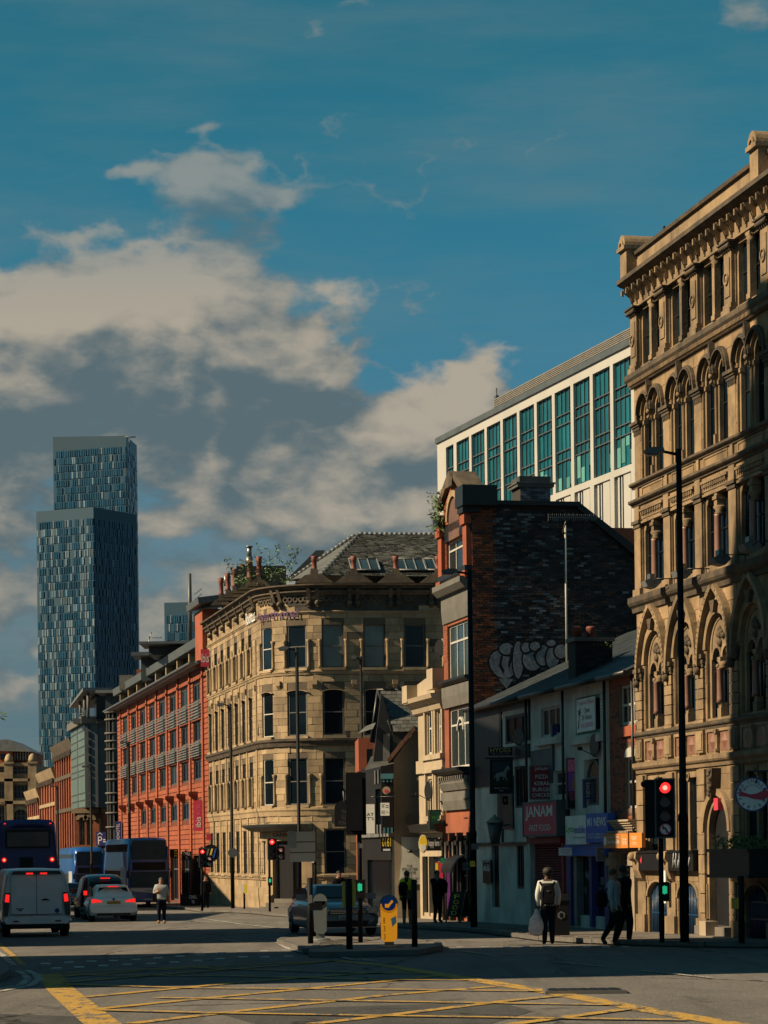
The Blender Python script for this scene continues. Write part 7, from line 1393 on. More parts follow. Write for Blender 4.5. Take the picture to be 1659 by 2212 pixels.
# ================================================================ vehicles (nose towards -y in their own frame, x to the right as you face them)
def loft(mb, secs, cap=True, sm=True):
    b = len(mb.v); k = len(secs[0])
    for s_ in secs: mb.v += [tuple(p) for p in s_]
    for i in range(len(secs)-1):
        for j in range(k): q = (j+1) % k; mb.f.append((b+i*k+j, b+i*k+q, b+(i+1)*k+q, b+(i+1)*k+j)); mb.sm.append(sm)
    if cap: n = len(secs); mb.f.append(tuple(b+j for j in range(k))); mb.f.append(tuple(b+(n-1)*k+j for j in reversed(range(k)))); mb.sm += [False, False]
    return mb
def sec(y, zb, zm, zt, wb, wm, wt, c=.1):
    P_ = [(-wb, zb), (-wm, zb+c), (-wm-.01, zm), (-wt-.02, zt-c*.9), (-wt+c*.6, zt-c*.15), (-wt*.4, zt), (wt*.4, zt), (wt-c*.6, zt-c*.15), (wt+.02, zt-c*.9), (wm+.01, zm), (wm, zb+c), (wb, zb)]
    return [(x, y, z) for x, z in P_]
def wheel(r, x, y, rad=.32, w=.22, rim=True):
    o = MB().lathe([(rad*.85, -w/2), (rad, -w/2+.03), (rad, w/2-.03), (rad*.85, w/2)], (x, y, rad), 20, 'x').build('wheel', 'tyre', r); s_ = 1 if x > 0 else -1
    q = MB().lathe([(rad*.62, -.01), (rad*.66, .01)], (x+s_*w*.48, y, rad), 16, 'x'); q.build('rim_disc', 'lens_off', o); q = MB()
    for k in range(5): g = 2*math.pi*k/5; q.tube((x+s_*(w*.5+.015), y+.03*math.cos(g), rad+.03*math.sin(g)), (x+s_*(w*.5+.005), y+rad*.64*math.cos(g), rad+rad*.64*math.sin(g)), .035, .03, 5)
    q.ring(0, 0, rad*.6, rad*.68, -.01, .015, 0, 2*math.pi, 18); 
    q2 = [((x+s_*(w*.5)+p[1], y+p[0], rad+p[2]) if i >= len(q.v)-18*4-4 else p) for i, p in enumerate(q.v)]; q.v = q2; q.build('rim', 'alloy', o)
    return o
def vehicle(name, label, cat, u, v, ang, Yd=None, group=None):
    b = G(u, v) if Yd is None else Vector((P(u, v, Yd).x, Yd, gz(Yd))); r = thing(name, label, cat, b, ang, group); return r
# white van (we see its tail; tail is at y=0, nose runs to +y)
r = vehicle('white_van', 'white panel van seen from behind with brake lights on', 'van', 80, 2024, TH)
q = loft(MB(), [sec(0.06, .42, 1.0, 1.72, .86, .90, .78, .12), sec(0, .40, 1.05, 1.86, .90, .96, .80, .12), sec(.12, .36, 1.05, 1.93, .92, .98, .83, .14), sec(1.2, .36, 1.05, 1.97, .92, .99, .86, .16), sec(3.6, .36, 1.05, 1.97, .92, .99, .86, .16), sec(4.1, .36, 1.05, 1.45, .92, .96, .8, .16), sec(4.9, .36, .8, 1.1, .85, .9, .75, .16)]); q.build('body', 'van_white', r)
q = loft(MB(), [sec(-.10, .38, .5, .60, .86, .93, .9, .08), sec(.2, .36, .5, .62, .92, 1.0, .95, .08)]); q.build('bumper', 'van_white', r); MB().box(-.75, .75, -.12, 0, .24, .38).build('bumper_valance', 'tyre', r)
MB().box(-.72, .0-.008, -.03, .02, .66, 1.84).build('rear_door', 'van_white', r); MB().box(.008, .72, -.03, .02, .66, 1.84).build('rear_door', 'van_white', r); MB().box(-.008, .008, -.02, .01, .64, 1.84).box(-.74, .74, -.035, -.02, .645, .66).build('door_gap', 'tyre', r)
q = MB(); 
for s_ in (-1, 1): q.prism([(s_*.08, 1.72), (s_*.66, 1.72), (s_*.64, 1.25), (s_*.5, 1.15), (s_*.08, 1.12)], -.036, -.03)
q.build('pressed_panel', 'van_white', r); MB().prism([(-.72, 1.80), (.72, 1.80), (.66, 1.90), (-.66, 1.90)], -.10, .04).build('roof_spoiler', 'dark_metal', r)
for x in (-.2, .2): MB().box(x-.1, x+.1, -.12, -.10, 1.80, 1.85).build('high_brake_light', 'tail', r)
for s_ in (-1, 1):
    MB().prism([(s_*.76, 1.28), (s_*.90, 1.28), (s_*.95, 1.0), (s_*.95, .62), (s_*.82, .62), (s_*.78, .9)], -.05, .06).build('tail_cluster', 'lens_off', r); MB().prism([(s_*.77, 1.22), (s_*.88, 1.24), (s_*.91, 1.02), (s_*.79, 1.0)], -.06, -.05).build('tail_light', 'tail', r); MB().box(s_*.6-.08, s_*.6+.08, -.125, -.10, .44, .48).build('reflector', 'red_dark', r)
MB().box(-.62, -.10, -.05, -.03, .5+.0, .61).build('plate_holder', 'lens_off', r); MB().box(-.62, -.12, -.06, -.05, .70-.19, .61).build('number_plate', 'plate_yellow', r); MB().box(.14, .36, -.05, -.03, 1.05, 1.08).box(.2, .3, -.055, -.03, 1.08, 1.10).build('door_handle', 'tyre', r); MB().lathe([(.07, -.045), (.07, -.03)], (.58, 0, .75), 14, 'y').build('badge', 'sign_navy', r); MB().box(-.6, -.38, -.04, -.03, .80, .83).box(-.52, -.42, -.04, -.03, .75, .785).build('badge_lettering', 'lens_off', r)
for x in (-.84, .84): wheel(r, x, .75, .34, .24); wheel(r, x, 4.0, .34, .24)
MB().prism([(4.1, 1.5), (3.6, 1.9), (1.9, 1.9), (1.9, 1.2), (4.3, 1.2)], -1.0, -.985, ax='x'); MB().prism([(3.0, 1.2), (4.0, 1.2), (3.8, 1.65), (3.0, 1.65)], -1.0, -.97, ax='x').build('side_window', 'glass_dark', r)
# silver hatchback
r = vehicle('silver_hatchback', 'pale silver hatchback seen from behind with red tail lights', 'car', 246, 1991, TH*.9)
q = loft(MB(), [sec(-.02, .38, .62, .86, .76, .82, .72, .1), sec(.08, .25, .62, .95, .84, .90, .78, .1), sec(.5, .22, .65, 1.0, .86, .91, .8, .1), sec(3.4, .22, .65, .95, .86, .9, .78, .1), sec(4.2, .3, .55, .72, .7, .8, .6, .1)]); q.build('body', 'car_silver', r)
q = loft(MB(), [sec(.10, .85, .88, .96, .76, .78, .70, .06), sec(.45, .88, 1.1, 1.36, .78, .74, .56, .1), sec(.9, .88, 1.1, 1.43, .78, .76, .58, .1), sec(2.2, .88, 1.1, 1.42, .78, .76, .58, .1), sec(3.1, .88, .9, .95, .76, .76, .6, .06)]); q.build('cabin', 'car_silver', r)
MB().quad((-.66, .12, .96), (.66, .12, .96), (.53, .40, 1.30), (-.53, .40, 1.30)).build('rear_window', 'glass_dark', r); MB().prism([(-.56, 1.33), (.56, 1.33), (.52, 1.40), (-.52, 1.40)], .20, .5).build('roof_spoiler', 'car_silver', r); MB().box(-.2, .2, .185, .2, 1.335, 1.37).build('high_brake_light', 'tail', r)
for s_ in (-1, 1): MB().prism([(s_*.84, .88), (s_*.84, .74), (s_*.45, .76), (s_*.45, .80), (s_*.62, .86)], -.035, .2).build('tail_light', 'tail', r)
MB().box(-.26, .26, -.04, -.01, .68, .79).build('number_plate', 'plate_yellow', r); MB().prism([(-.72, .50), (.72, .50), (.62, .26), (-.62, .26)], -.06, .1).build('lower_bumper', 'tyre', r); q = loft(MB(), [sec(-.10, .34, .45, .58, .7, .86, .8, .06), sec(.2, .3, .45, .6, .84, .93, .85, .06)]); q.build('bumper', 'car_silver', r); MB().lathe([(.05, -.03), (.05, 0)], (0, 0, .86), 12, 'y').build('badge', 'sign_navy', r); MB().prism([(.4, 1.0), (.9, 1.36), (2.1, 1.36), (2.8, 1.0)], -.80, -.765, ax='x').build('side_window', 'glass_dark', r)
for x in (-.80, .80): wheel(r, x, .75, .32, .24); wheel(r, x, 3.35, .32, .24)
# black taxi
r = vehicle('black_taxi', 'black taxi seen from behind beyond the silver hatchback', 'taxi', 228, 1985, TH, Yd=104)
q = loft(MB(), [sec(.0, .4, .8, 1.5, .8, .88, .70, .14), sec(.15, .3, .8, 1.70, .84, .92, .72, .16), sec(1.2, .3, .8, 1.84, .86, .93, .74, .18), sec(3.0, .3, .8, 1.78, .86, .93, .74, .18), sec(3.6, .3, .8, 1.1, .86, .93, .74, .14), sec(4.6, .3, .6, .9, .7, .85, .6, .14)]); q.build('body', 'car_black', r)
MB().prism([(-.68, 1.05), (.68, 1.05), (.60, 1.55), (-.60, 1.55)], -.02, .05).build('rear_window', 'glass_dark', r); MB().box(-.2, .2, -.03, 0, 1.66, 1.71).build('high_brake_light', 'tail', r); MB().box(-.88, -.74, -.06, .05, 1.0, 1.18).build('tail_light', 'tail', r); MB().box(.74, .88, -.06, .05, 1.0, 1.18).build('tail_light', 'tail', r); MB().box(-.86, -.76, -.06, .05, .75, .98).build('reversing_light', 'lead', r)
for x in (-.80, .80): wheel(r, x, .8, .33, .24); wheel(r, x, 3.6, .33, .24)
MB().box(-1.12, -.93, 2.9, 3.05, 1.0, 1.25).build('door_mirror', 'car_black', r)
# oncoming cars: nose at y=0 towards the lens
def oncoming(name, label, u, v, ang, m, W=.92, Hh=1.46, Lc=4.7, Yd=None, plate='G64 UYA', light='headlamp', detail=True):
    r = vehicle(name, label, 'car', u, v, ang, Yd)
    q = loft(MB(), [sec(-.02, .34, .5, .64, .62, .74, .60, .08), sec(.12, .24, .52, .76, .80, .88, .68, .1), sec(.5, .22, .6, .88, .86, W, .74, .1), sec(1.35, .2, .66, .98, .88, W, .80, .1), sec(3.6, .2, .68, .98, .88, W, .80, .1), sec(4.4, .26, .66, .96, .84, .88, .74, .1), sec(Lc, .36, .6, .8, .7, .78, .66, .1)]); q.build('body', m, r)
    q = loft(MB(), [sec(1.25, .92, .94, .99, .72, .74, .60, .05), sec(1.95, .92, 1.15, Hh-.06, .78, .72, .52, .1), sec(2.4, .92, 1.15, Hh, .78, .74, .54, .1), sec(3.5, .92, 1.15, Hh-.02, .78, .74, .54, .1), sec(4.45, .92, .94, 1.0, .74, .74, .6, .05)]); q.build('cabin', m, r)
    MB().quad((-.64, 1.30, 1.02), (.64, 1.30, 1.02), (.50, 1.93, Hh-.07), (-.50, 1.93, Hh-.07)).build('windscreen', 'glass_dark', r, fn=lambda p: (p[0], p[1]-.045, p[2]+.03))
    for s_ in (-1, 1): MB().prism([(1.5, 1.0), (2.05, Hh-.1), (3.4, Hh-.1), (4.1, 1.0)], s_*.775, s_*.80, ax='x').build('side_window', 'glass_dark', r); MB().prism([(s_*.50, .74), (s_*.85, .82), (s_*.88, .72), (s_*.84, .62), (s_*.56, .62)], -.06, .28).build('headlight', light, r); MB().prism([(s_*.64, .70), (s_*.74, .74), (s_*.76, .68), (s_*.68, .65)], -.07, -.06).build('headlight_lens', 'chrome', r); MB().box(s_*1.0-.12, s_*1.0+.12, 1.55, 1.75, .98, 1.14).build('door_mirror', m, r)
    q = MB(); [q.box(-.5, .5, -.075, -.05, .62+.042*k, .64+.042*k) for k in range(3)]; MB().box(-.52, .52, -.05, .02, .60, .755).build('grille', 'tyre', r); q.build('grille_bars', 'chrome', r, kind='stuff')
    MB().box(-.26, .26, -.10, -.07, .46, .57).build('number_plate', 'plate_white', r)
    if plate: text(plate, -.23, .23, .475, .555, -.104, 'sign_black', r)
    MB().prism([(-.6, .42), (.6, .42), (.5, .26), (-.5, .26)], -.075, 0).build('lower_grille', 'tyre', r); MB().box(-.8, .8, -.07, .05, .23, .25).build('bumper_trim', 'chrome', r)
    if detail:
        MB().ring(0, .68, .07, .085, -.09, -.08, 0, 2*math.pi, 18).prism([(-.06, .72), (-.045, .72), (-.02, .64), (-.033, .64)], -.09, -.08).prism([(.06, .72), (.045, .72), (.02, .64), (.033, .64)], -.09, -.08).prism([(-.02, .64), (-.033, .64), (-.005, .69), (.005, .69)], -.09, -.08).prism([(.02, .64), (.033, .64), (.005, .69), (-.005, .69)], -.09, -.08).build('badge', 'chrome', r); MB().box(-.93, -.90, 2.3, 2.45, .82, .85).box(-.93, -.90, 3.2, 3.35, .82, .85).build('door_handle', 'chrome', r)
        MB().tube((-.58, 1.9, Hh), (-.58, 3.8, Hh), .015).tube((.58, 1.9, Hh), (.58, 3.8, Hh), .015).build('roof_rail', 'chrome', r)
    for x in (-.82, .82): wheel(r, x, .85, .34, .22); wheel(r, x, 3.7, .34, .22)
    return r
oncoming('dark_blue_saloon', 'dark blue saloon car behind the traffic island with a G64 plate', 751, 2020, .21, 'car_blue', Hh=1.40, Yd=69.5, Lc=4.8)
oncoming('dark_oncoming_car', 'dark oncoming car half hidden between the white van and the taxi', 166, 1964, TH, 'car_black', Yd=138, plate=None, detail=False)
# buses
def bus(label, u, v, ang, m, Yd, rear=False, W=1.27, Hb=4.2, Lb=10.6):
    r = vehicle('double_decker_bus', label, 'bus', u, v, ang, Yd, 'double decker buses in the traffic'); s0 = lambda y, zt, w_, wt, zb=.3: sec(y, zb, 2.2, zt, w_*.96, w_, wt, .22)
    if rear:
        loft(MB(), [s0(0.08, Hb-.25, W-.1, W-.28, .45), s0(0, Hb-.35, W-.04, W-.2, .4), s0(.25, Hb, W, W-.14), s0(Lb, Hb, W, W-.14)]).build('body', m, r)
        MB().prism([(-.92, 3.0), (.92, 3.0), (.94, 3.1), (.94, 3.7), (.88, 3.76), (-.88, 3.76), (-.94, 3.7), (-.94, 3.1)], -.035, .05).build('window_seal', 'tyre', r); o = MB().box(-.86, .86, -.045, -.035, 3.06, 3.66).build('rear_window', 'bus_glass', r)
        for s_ in (-1, 1): MB().lathe([(.10, -.06), (.10, 0)], (s_*1.0, 0, 2.5), 14, 'y').build('tail_light', 'tail', r); MB().lathe([(.045, -.066), (.045, -.06)], (s_*1.0, 0, 2.5), 10, 'y').build('tail_light_centre', 'lamp_core', r); MB().box(s_*.95-.04, s_*.95+.04, -.02, .1, 4.0, 4.05).build('marker_light', 'tail', r)
        MB().box(-.35, .2, -.04, 0, 2.2, 2.6).build('destination_panel', 'tyre', r); MB().box(-1.05, 1.05, -.05, 0, 1.75, 2.05).box(-1.0, 1.0, -.05, 0, 1.1, 1.6).build('engine_grille', 'tyre', r); MB().box(-1.0, 1.0, -.07, -.05, 2.05, 2.08).box(-1.0, 1.0, -.07, -.05, 1.66, 1.69).build('trim', 'grey_metal', r); MB().box(-1.0, .9, -.03, 0, .7, .9).build('bumper', 'dark_metal', r)
    else:
        loft(MB(), [sec(.0, .35, 2.2, Hb-.7, W-.12, W-.08, W-.3, .2), sec(.12, .3, 2.2, Hb-.3, W-.05, W-.02, W-.22, .2), sec(.5, .3, 2.2, Hb, W-.02, W, W-.14, .2), sec(Lb, .3, 2.2, Hb, W-.02, W, W-.14, .2)]).build('body', m, r)
        MB().prism([(-1.02, 2.75), (1.02, 2.75), (.98, 3.75), (.9, 3.85), (-.9, 3.85), (-.98, 3.75)], -.02, .12).build('upper_windscreen', 'bus_screen', r); MB().prism([(-1.06, 1.15), (1.06, 1.15), (1.04, 2.05), (-1.04, 2.05)], -.06, .1).build('lower_windscreen', 'bus_screen', r); MB().box(-.95, .95, -.05, .05, 2.15, 2.6).build('destination_display', 'tyre', r)
        MB().prism([(-1.12, .95), (1.12, .75), (1.12, 1.1), (-1.12, 1.14)], -.05, .05).build('white_band', 'bus_white', r); MB().box(-.35, .35, -.06, -.05, .42, .52).build('number_plate', 'plate_white', r); text('Stagecoach', -.25, .35, .92, 1.02, -.056, 'sign_navy', r)
        for s_ in (-1, 1): MB().box(s_*.95-.14, s_*.95+.14, -.07, 0, .55, .7).build('headlight', 'headlamp', r); MB().box(s_*1.25-.06, s_*1.25+.06, -.25, -.1, 1.7, 2.1).tube((s_*1.1, 0, 2.25), (s_*1.25, -.2, 2.1), .02).build('mirror', 'tyre', r)
        MB().tube((-1.08, .02, .9), (-1.08, .1, Hb-.5), .06, .06, 6).tube((1.08, .02, .9), (1.08, .1, Hb-.5), .06, .06, 6).build('corner_pillar', m, r)
    for s_ in (-1, 1):
        for k in range(8):
            y0 = .7+k*1.2
            if y0 > Lb-1.3: continue
            MB().box(s_*(W-.09)-.02, s_*(W-.09)+.02, y0, y0+1.1, 2.95, 3.65).build('side_window', 'glass_dark', r)
            if k not in (0,): MB().box(s_*(W+.005)-.012, s_*(W+.005)+.012, y0, y0+1.1, 1.25, 2.1).build('side_window', 'glass_dark', r)
    MB().box(-W-.03, -W-.005, .8, 3.0, 1.3, 2.3).build('advert_panel', 'bus_white', r)
    for x in (-1.1, 1.1): wheel(r, x, 2.4, .48, .26, False); wheel(r, x, Lb-2.6, .48, .26, False)
    return r
mk('bus_glass', (.14, .10, .08), .2, (.04, .04, .045), .55, metal=.3)
bus('dark navy double decker bus seen from behind above the white van', 62, 1960, TH*.95, 'bus_navy', 107, True)
bus('nearer blue double decker bus facing us in front of the red hotel', 323, 1960, TH+.03, 'bus_blue', 146, Hb=4.0, W=1.22)
bus('farther blue double decker bus between the navy bus and the nearer one', 194, 1960, TH+.03, 'bus_blue', 200, W=1.25)
# ================================================================ people
def person(label, loc, ang, J, cols, k=1., hair='hair_dark', skin='skin', build=1., hood=False, curl=.5):
    """J overrides joint places (x right of the figure's own left-hand side as seen from the front, -y forwards)"""
    B = dict(pelvis=(0, 0, .97), waist=(0, 0, 1.10), chest=(0, 0, 1.30), collar=(0, .0, 1.43), neck=(0, -.005, 1.50), skull=(0, -.015, 1.62), crown=(0, -.005, 1.68),
             hipL=(-.09, 0, .93), kneeL=(-.10, -.02, .50), ankL=(-.10, .02, .09), toeL=(-.11, -.13, .035), hipR=(.09, 0, .93), kneeR=(.10, -.02, .50), ankR=(.10, .02, .09), toeR=(.11, -.13, .035),
             shL=(-.175, 0, 1.41), elL=(-.23, .02, 1.13), wrL=(-.22, -.04, .88), shR=(.175, 0, 1.41), elR=(.23, .02, 1.13), wrR=(.22, -.04, .88))
    B.update(J); rad = dict(pelvis=(.15, .11), waist=(.135, .10), chest=(.165, .115), collar=(.10, .08), neck=(.055, .055), skull=(.078, .092), crown=(.062, .075), hipL=(.088, .088), kneeL=.058, ankL=.042, toeL=.035, shL=.062, elL=.046, wrL=.030)
    for a in list(rad):
        if a.endswith('L'): rad[a[:-1]+'R'] = rad[a]
    E_ = [('pelvis', 'waist', 'top'), ('waist', 'chest', 'top'), ('chest', 'collar', 'top'), ('collar', 'neck', 'skin'), ('neck', 'skull', 'skin'), ('skull', 'crown', 'skin')]
    for s_ in 'LR': E_ += [('pelvis', 'hip'+s_, 'legs'), ('hip'+s_, 'knee'+s_, 'legs'), ('knee'+s_, 'ank'+s_, 'shin'), ('ank'+s_, 'toe'+s_, 'shoe'), ('collar', 'sh'+s_, 'top'), ('sh'+s_, 'el'+s_, 'top'), ('el'+s_, 'wr'+s_, 'sleeve')]
    names = list(B); me = bpy.data.meshes.new('s'); me.from_pydata([B[n] for n in names], [(names.index(a), names.index(b)) for a, b, _ in E_], [])
    o = bpy.data.objects.new('s', me); COL.objects.link(o); o.modifiers.new('skin', 'SKIN')
    if not me.skin_vertices: return None
    for i, n in enumerate(names):
        rr = rad[n]; rr = (rr, rr) if isinstance(rr, float) else rr; bb = build if n in ('pelvis', 'waist', 'chest', 'hipL', 'hipR', 'shL', 'shR') else (1+(build-1)*.5 if n not in ('skull', 'crown', 'neck') else 1)
        bb *= 1.16 if n in ('skull', 'crown', 'neck') else 1.34; me.skin_vertices[0].data[i].radius = (rr[0]*bb, rr[1]*bb); me.skin_vertices[0].data[i].use_root = n == 'pelvis'
    o.modifiers['skin'].use_smooth_shade = True; sb = o.modifiers.new('sub', 'SUBSURF'); sb.levels = 2; sb.render_levels = 2
    dg = bpy.context.evaluated_depsgraph_get(); dg.update(); m2 = bpy.data.meshes.new_from_object(o.evaluated_get(dg)); bpy.data.objects.remove(o)
    r = thing('person', label, 'person', loc, ang); k *= 1.02; r.scale = (k, k, k)
    mats = {'top': cols[0], 'sleeve': cols[1], 'legs': cols[2], 'shin': cols[3], 'shoe': cols[4], 'skin': skin}; order = list(mats)
    q = MB(); q.v = [tuple(v.co) for v in m2.vertices]; q.f = [tuple(p.vertices) for p in m2.polygons]; q.sm = [True]*len(q.f); body_n = len(q.f)
    # hands: palm with four fingers and a thumb, rooted in the wrist
    for s_ in 'LR':
        w_, e_ = Vector(B['wr'+s_]), Vector(B['el'+s_]); d = (w_-e_).normalized(); sd = d.orthogonal().normalized(); pm_ = w_+d*.075; sx = Vector((1, 0, 0)); sx = (sx-d*sx.dot(d)).normalized(); up = d.cross(sx)
        q.tube(w_-d*.02, pm_, .034, .042, 8)
        for f in range(4):
            b0 = pm_-d*.012+up*(.022*(f-1.5)*.8); l = (.032, .038, .036, .028)[f]; m_ = b0+d*l+sx*(-.008*curl); q.tube(b0, m_, .0095, .009, 5); q.tube(m_, m_+d*l*.6-sx*l*(.9*curl), .009, .006, 5)
        tb = w_+d*.03+up*.028; q.tube(tb, tb+d*.03+up*.022, .011, .009, 5); q.tube(tb+d*.03+up*.022, tb+d*.055+up*.02, .009, .007, 5)
    # face: nose, ears, chin
    sk = Vector(B['skull']); hd = J.get('look', 0.); cq, sq = math.cos(hd), math.sin(hd); hf = lambda x, y, z: (sk.x+x*cq-y*sq, sk.y+x*sq+y*cq, sk.z+z)
    q.tube(hf(0, -.088, -.005), hf(0, -.108, -.03), .010, .014, 6); q.ball(hf(0, -.07, -.075), .035, 8, 1.2, .9, .8)
    for sx_ in (-1, 1): q.ball(hf(sx_*.082, .01, -.015), .022, 6, .5, 1, 1.3)
    body = q.mesh('body'); 
    for n in order: body.materials.append(M[mats[n]])
    segs = [(Vector(B[a]), Vector(B[b]), c) for a, b, c in E_]
    for pi, p in enumerate(body.polygons):
        c = p.center
        if pi >= body_n: p.material_index = order.index('skin'); continue
        best = None
        for a, b, lab in segs:
            ab = b-a; t_ = max(0, min(1, (c-a).dot(ab)/max(ab.length_squared, 1e-9))); dd = (c-(a+ab*t_)).length-(.05 if lab == 'top' else 0)
            if best is None or dd < best[0]: best = (dd, lab)
        lab = best[1]
        if lab in ('top', 'legs') and abs(c.x-B['pelvis'][0]) < .2: lab = 'top' if c.z > B['pelvis'][2]-.05 else 'legs'
        if lab in ('top', 'skin') and c.z > B['collar'][2]+.035 and abs(c.x-sk.x) < .12: lab = 'skin'
        p.material_index = order.index(lab)
    bo = link(body, 'body', None, r)
    for sx_ in (-1, 1): MB().ball(hf(sx_*.03, -.088, .012), .010, 6, 1.2, .5, .7).build('eye', 'sign_black', r)
    MB().ball(hf(0, -.092, -.052), .018, 6, 1.3, .4, .35).build('mouth', 'cloth_maroon', r)
    if hair:
        h_ = MB(); h_.ball(hf(0, .018, .035), .098, 12, .95, 1.05, 1.0); h_.v = [v for v in h_.v]
        h_.v = [(x, max(y, sk.y-.062) if z < sk.z+.075 else y, max(z, sk.z-.05)) for x, y, z in h_.v]; h_.build('hair' if not hood else 'hood', hair, r)
    return r
def gp(u, v, h=0.): return G(u, v, h)
# man crossing towards us, hand on chest, sling bag
p_ = person('heavy man in a grey shirt crossing towards us with a hand on his chest', gp(349, 1995), .12, dict(elL=(-.27, .0, 1.15), wrL=(-.13, -.16, 1.22), elR=(.27, .03, 1.12), wrR=(.28, -.06, .86), kneeL=(-.09, -.06, .5), ankL=(-.10, .06, .09), toeL=(-.11, -.09, .03)), ('cloth_grey', 'skin', 'cloth_navy', 'cloth_navy', 'shoe_tan'), k=.94, hair='hair_grey', build=1.22)
MB().box(-.16, .16, -.18, .13, .93, .97).build('shirt_hem', 'cloth_grey', p_)
bg_ = thing('shoulder_bag', 'black shoulder bag hanging at the side of the grey shirted man', 'bag', Vector(p_.location)+Vector((-.26, -.02, .78)), .1); MB().box(-.06, .06, -.12, .12, -.0, .32).build('bag_body', 'cloth_black', bg_); MB().tube((0, 0, .3), (.18, -.10, .62), .012).build('strap', 'cloth_black', bg_)
person('person in dark clothes standing below the left traffic signal', gp(445, 1966), .2, {}, ('cloth_black', 'cloth_black', 'cloth_navy', 'cloth_navy', 'shoe_dark'), k=1.0, build=1.15)
p_ = person('woman in a teal jacket walking away by the bank steps', gp(618, 1964), math.pi+.15, dict(kneeL=(-.07, -.12, .5), ankL=(-.07, -.10, .09), toeL=(-.07, -.24, .04), kneeR=(.07, .02, .5), ankR=(.08, .24, .14), toeR=(.08, .12, .03), elR=(.24, .04, 1.15), wrR=(.22, -.1, .95)), ('cloth_teal', 'cloth_teal', 'cloth_black', 'cloth_black', 'shoe_white'), k=.98, hair='hair_brown', build=.9)
# courier
p_ = person('courier in a yellow and maroon jacket and shorts seen from behind', gp(880, 1998, .1), math.pi-.2, dict(kneeL=(-.09, -.03, .5), kneeR=(.10, -.03, .5)), ('cloth_hivis', 'cloth_hivis', 'cloth_black', 'skin', 'shoe_white'), k=.95, hair='hair_grey', build=.95)
MB().tube((0, .0, 1.38), (0, .0, 1.5), .13, .08, 10).build('collar', 'cloth_maroon', p_)
bk_ = thing('backpack', 'dark backpack on the back of the yellow jacketed courier', 'backpack', Vector(p_.location)+Vector((-.12, -.2, 1.0)), 0); MB().lathe([(.02, -.2), (.13, -.17), (.15, .1), (.1, .22), (.02, .25)], (0, 0, .1), 10).build('bag', 'cloth_black', bk_)
bk_ = thing('parcel', 'brown parcel held by the yellow jacketed courier', 'parcel', Vector(p_.location)+Vector((.08, -.22, .95)), 0); MB().box(-.12, .16, -.06, .06, -.14, .14).build('box', 'wood', bk_)
p_ = person('man in black with a hand raised to his face outside the tea shop', gp(945, 1994, .12), .5, dict(elL=(-.20, -.12, 1.18), wrL=(-.08, -.16, 1.42), kneeL=(-.08, -.04, .5)), ('cloth_black', 'cloth_black', 'cloth_black', 'cloth_black', 'shoe_dark'), k=.94, hair='hair_dark', build=1.0)
bk_ = thing('backpack', 'black backpack of the man in black outside the tea shop', 'backpack', Vector(p_.location)+Vector((.20, .10, 1.05)), .5); MB().lathe([(.02, -.22), (.13, -.19), (.15, .1), (.1, .2), (.02, .23)], (0, 0, .1), 10).build('bag', 'cloth_black', bk_)
# young man with rucksack and carrier bag
p_ = person('young man in a pale shirt and dark trousers walking away with a black rucksack', gp(1185, 2040), math.pi+.05, dict(elL=(-.25, .02, 1.14), wrL=(-.24, -.05, .90), elR=(.25, .03, 1.14), wrR=(.22, -.03, .88), kneeL=(-.09, -.10, .5), ankL=(-.09, -.02, .09), toeL=(-.10, -.16, .035), kneeR=(.09, .02, .5), ankR=(.10, .13, .10), toeR=(.11, -.01, .03)), ('cloth_pale', 'cloth_pale', 'cloth_navy', 'cloth_navy', 'shoe_dark'), k=.98, hair='hair_dark', skin='skin_dark', build=1.12)
MB().ball((0, .02, 1.69), .125, 12, 1.0, 1.0, .85).build('afro_hair', 'hair_dark', p_)
L0 = Vector(p_.location); bk_ = thing('backpack', 'black rucksack with a small white emblem on the pale shirted man', 'backpack', L0+Vector((-.02, -.2, .98)), 0)
q = loft(MB(), [[(-.15, -.0, -.06), (.15, 0, -.06), (.17, 0, .2), (.12, 0, .44), (-.12, 0, .44), (-.17, 0, .2)], [(-.12, -.14, -.02), (.12, -.14, -.02), (.13, -.14, .2), (.09, -.12, .38), (-.09, -.12, .38), (-.13, -.14, .2)]]); q.build('bag', 'cloth_black', bk_); MB().tube((-.12, .02, .38), (-.17, .1, .46), .025).tube((.12, .02, .38), (.17, .1, .46), .025).build('strap', 'cloth_black', bk_)
MB().ring(0, .235, .03, .042, -.15, -.142, .4, math.pi-.4, 8).ring(0, .285, .03, .042, -.15, -.142, math.pi+.4, 2*math.pi-.4, 8).build('emblem', 'lead', bk_)
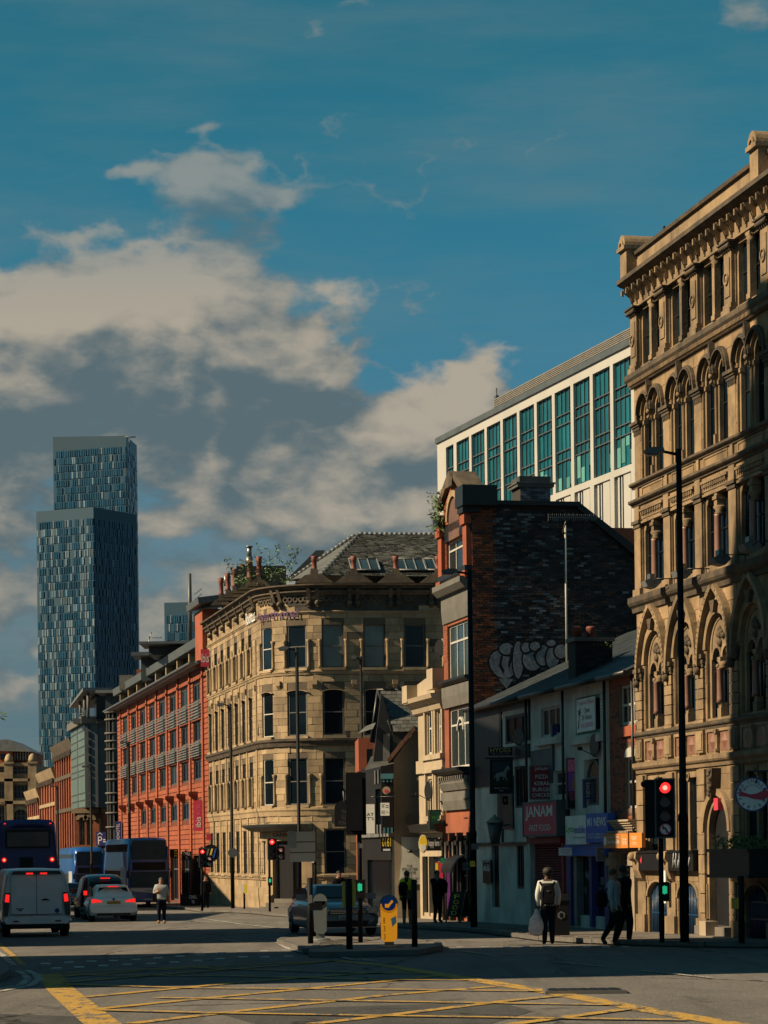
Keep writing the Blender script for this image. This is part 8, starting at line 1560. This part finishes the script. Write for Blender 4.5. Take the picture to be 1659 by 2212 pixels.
cb = thing('carrier_bag', 'pale pink plastic carrier bag in the hand of the rucksack man', 'bag', L0+Vector((-.27, -.02, .20)), 0); q = MB(); q.lathe([(.05, 0), (.17, .04), (.20, .18), (.16, .36), (.07, .52), (.03, .62)], (0, 0, 0), 14)
rr_ = random.Random(3); q.v = [(x*(1+rr_.uniform(-.12, .12)), y*.7*(1+rr_.uniform(-.12, .12)), z) for x, y, z in q.v]; q.sm = [False]*len(q.sm); q.build('bag', 'plastic_bag', cb)
# couple on the right
p_ = person('walker in a pale grey jacket with a covered head and shoulder strap bag', gp(1327, 2044), -math.pi/2-.35+math.pi*0+math.pi*0+2*math.pi*0+math.pi, dict(kneeL=(-.08, -.14, .52), ankL=(-.08, -.02, .09), toeL=(-.08, -.16, .04), kneeR=(.08, .06, .52), ankR=(.09, .30, .16), toeR=(.09, .20, .03), elR=(.23, .02, 1.13), wrR=(.2, -.08, .87)), ('cloth_grey', 'cloth_grey', 'cloth_black', 'cloth_black', 'shoe_dark'), k=.97, hair='hair_brown', build=1.15)
bk_ = thing('shoulder_bag', 'black bag slung behind the walker in the pale grey jacket', 'bag', Vector(p_.location)+Vector((-.28, -.06, .95)), 0); MB().lathe([(.02, -.2), (.12, -.16), (.14, .08), (.08, .2), (.02, .22)], (0, 0, .1), 10).build('bag', 'cloth_black', bk_); MB().tube((.05, -.1, .25), (.25, -.08, .5), .015).tube((.08, -.08, -.0), (.33, -.06, .22), .015).build('strap', 'cloth_black', bk_)
p_ = person('taller person in black walking just beyond the pale grey jacket', gp(1348, 2042), math.pi/2+.3+math.pi*0, dict(kneeL=(-.08, -.12, .5), ankL=(-.08, -.08, .09), toeL=(-.08, -.22, .035), kneeR=(.08, .03, .5), ankR=(.09, .16, .10), toeR=(.09, .03, .03)), ('cloth_black', 'cloth_black', 'cloth_navy', 'cloth_navy', 'shoe_white'), k=1.02, hair='hair_dark', skin='skin_dark', build=1.2)
p_ = person('person with dark hair standing beyond the dark blue saloon', gp(733, 1984, .1), .4, {}, ('cloth_black', 'cloth_black', 'cloth_black', 'cloth_black', 'shoe_dark'), k=.98, hair='hair_dark')
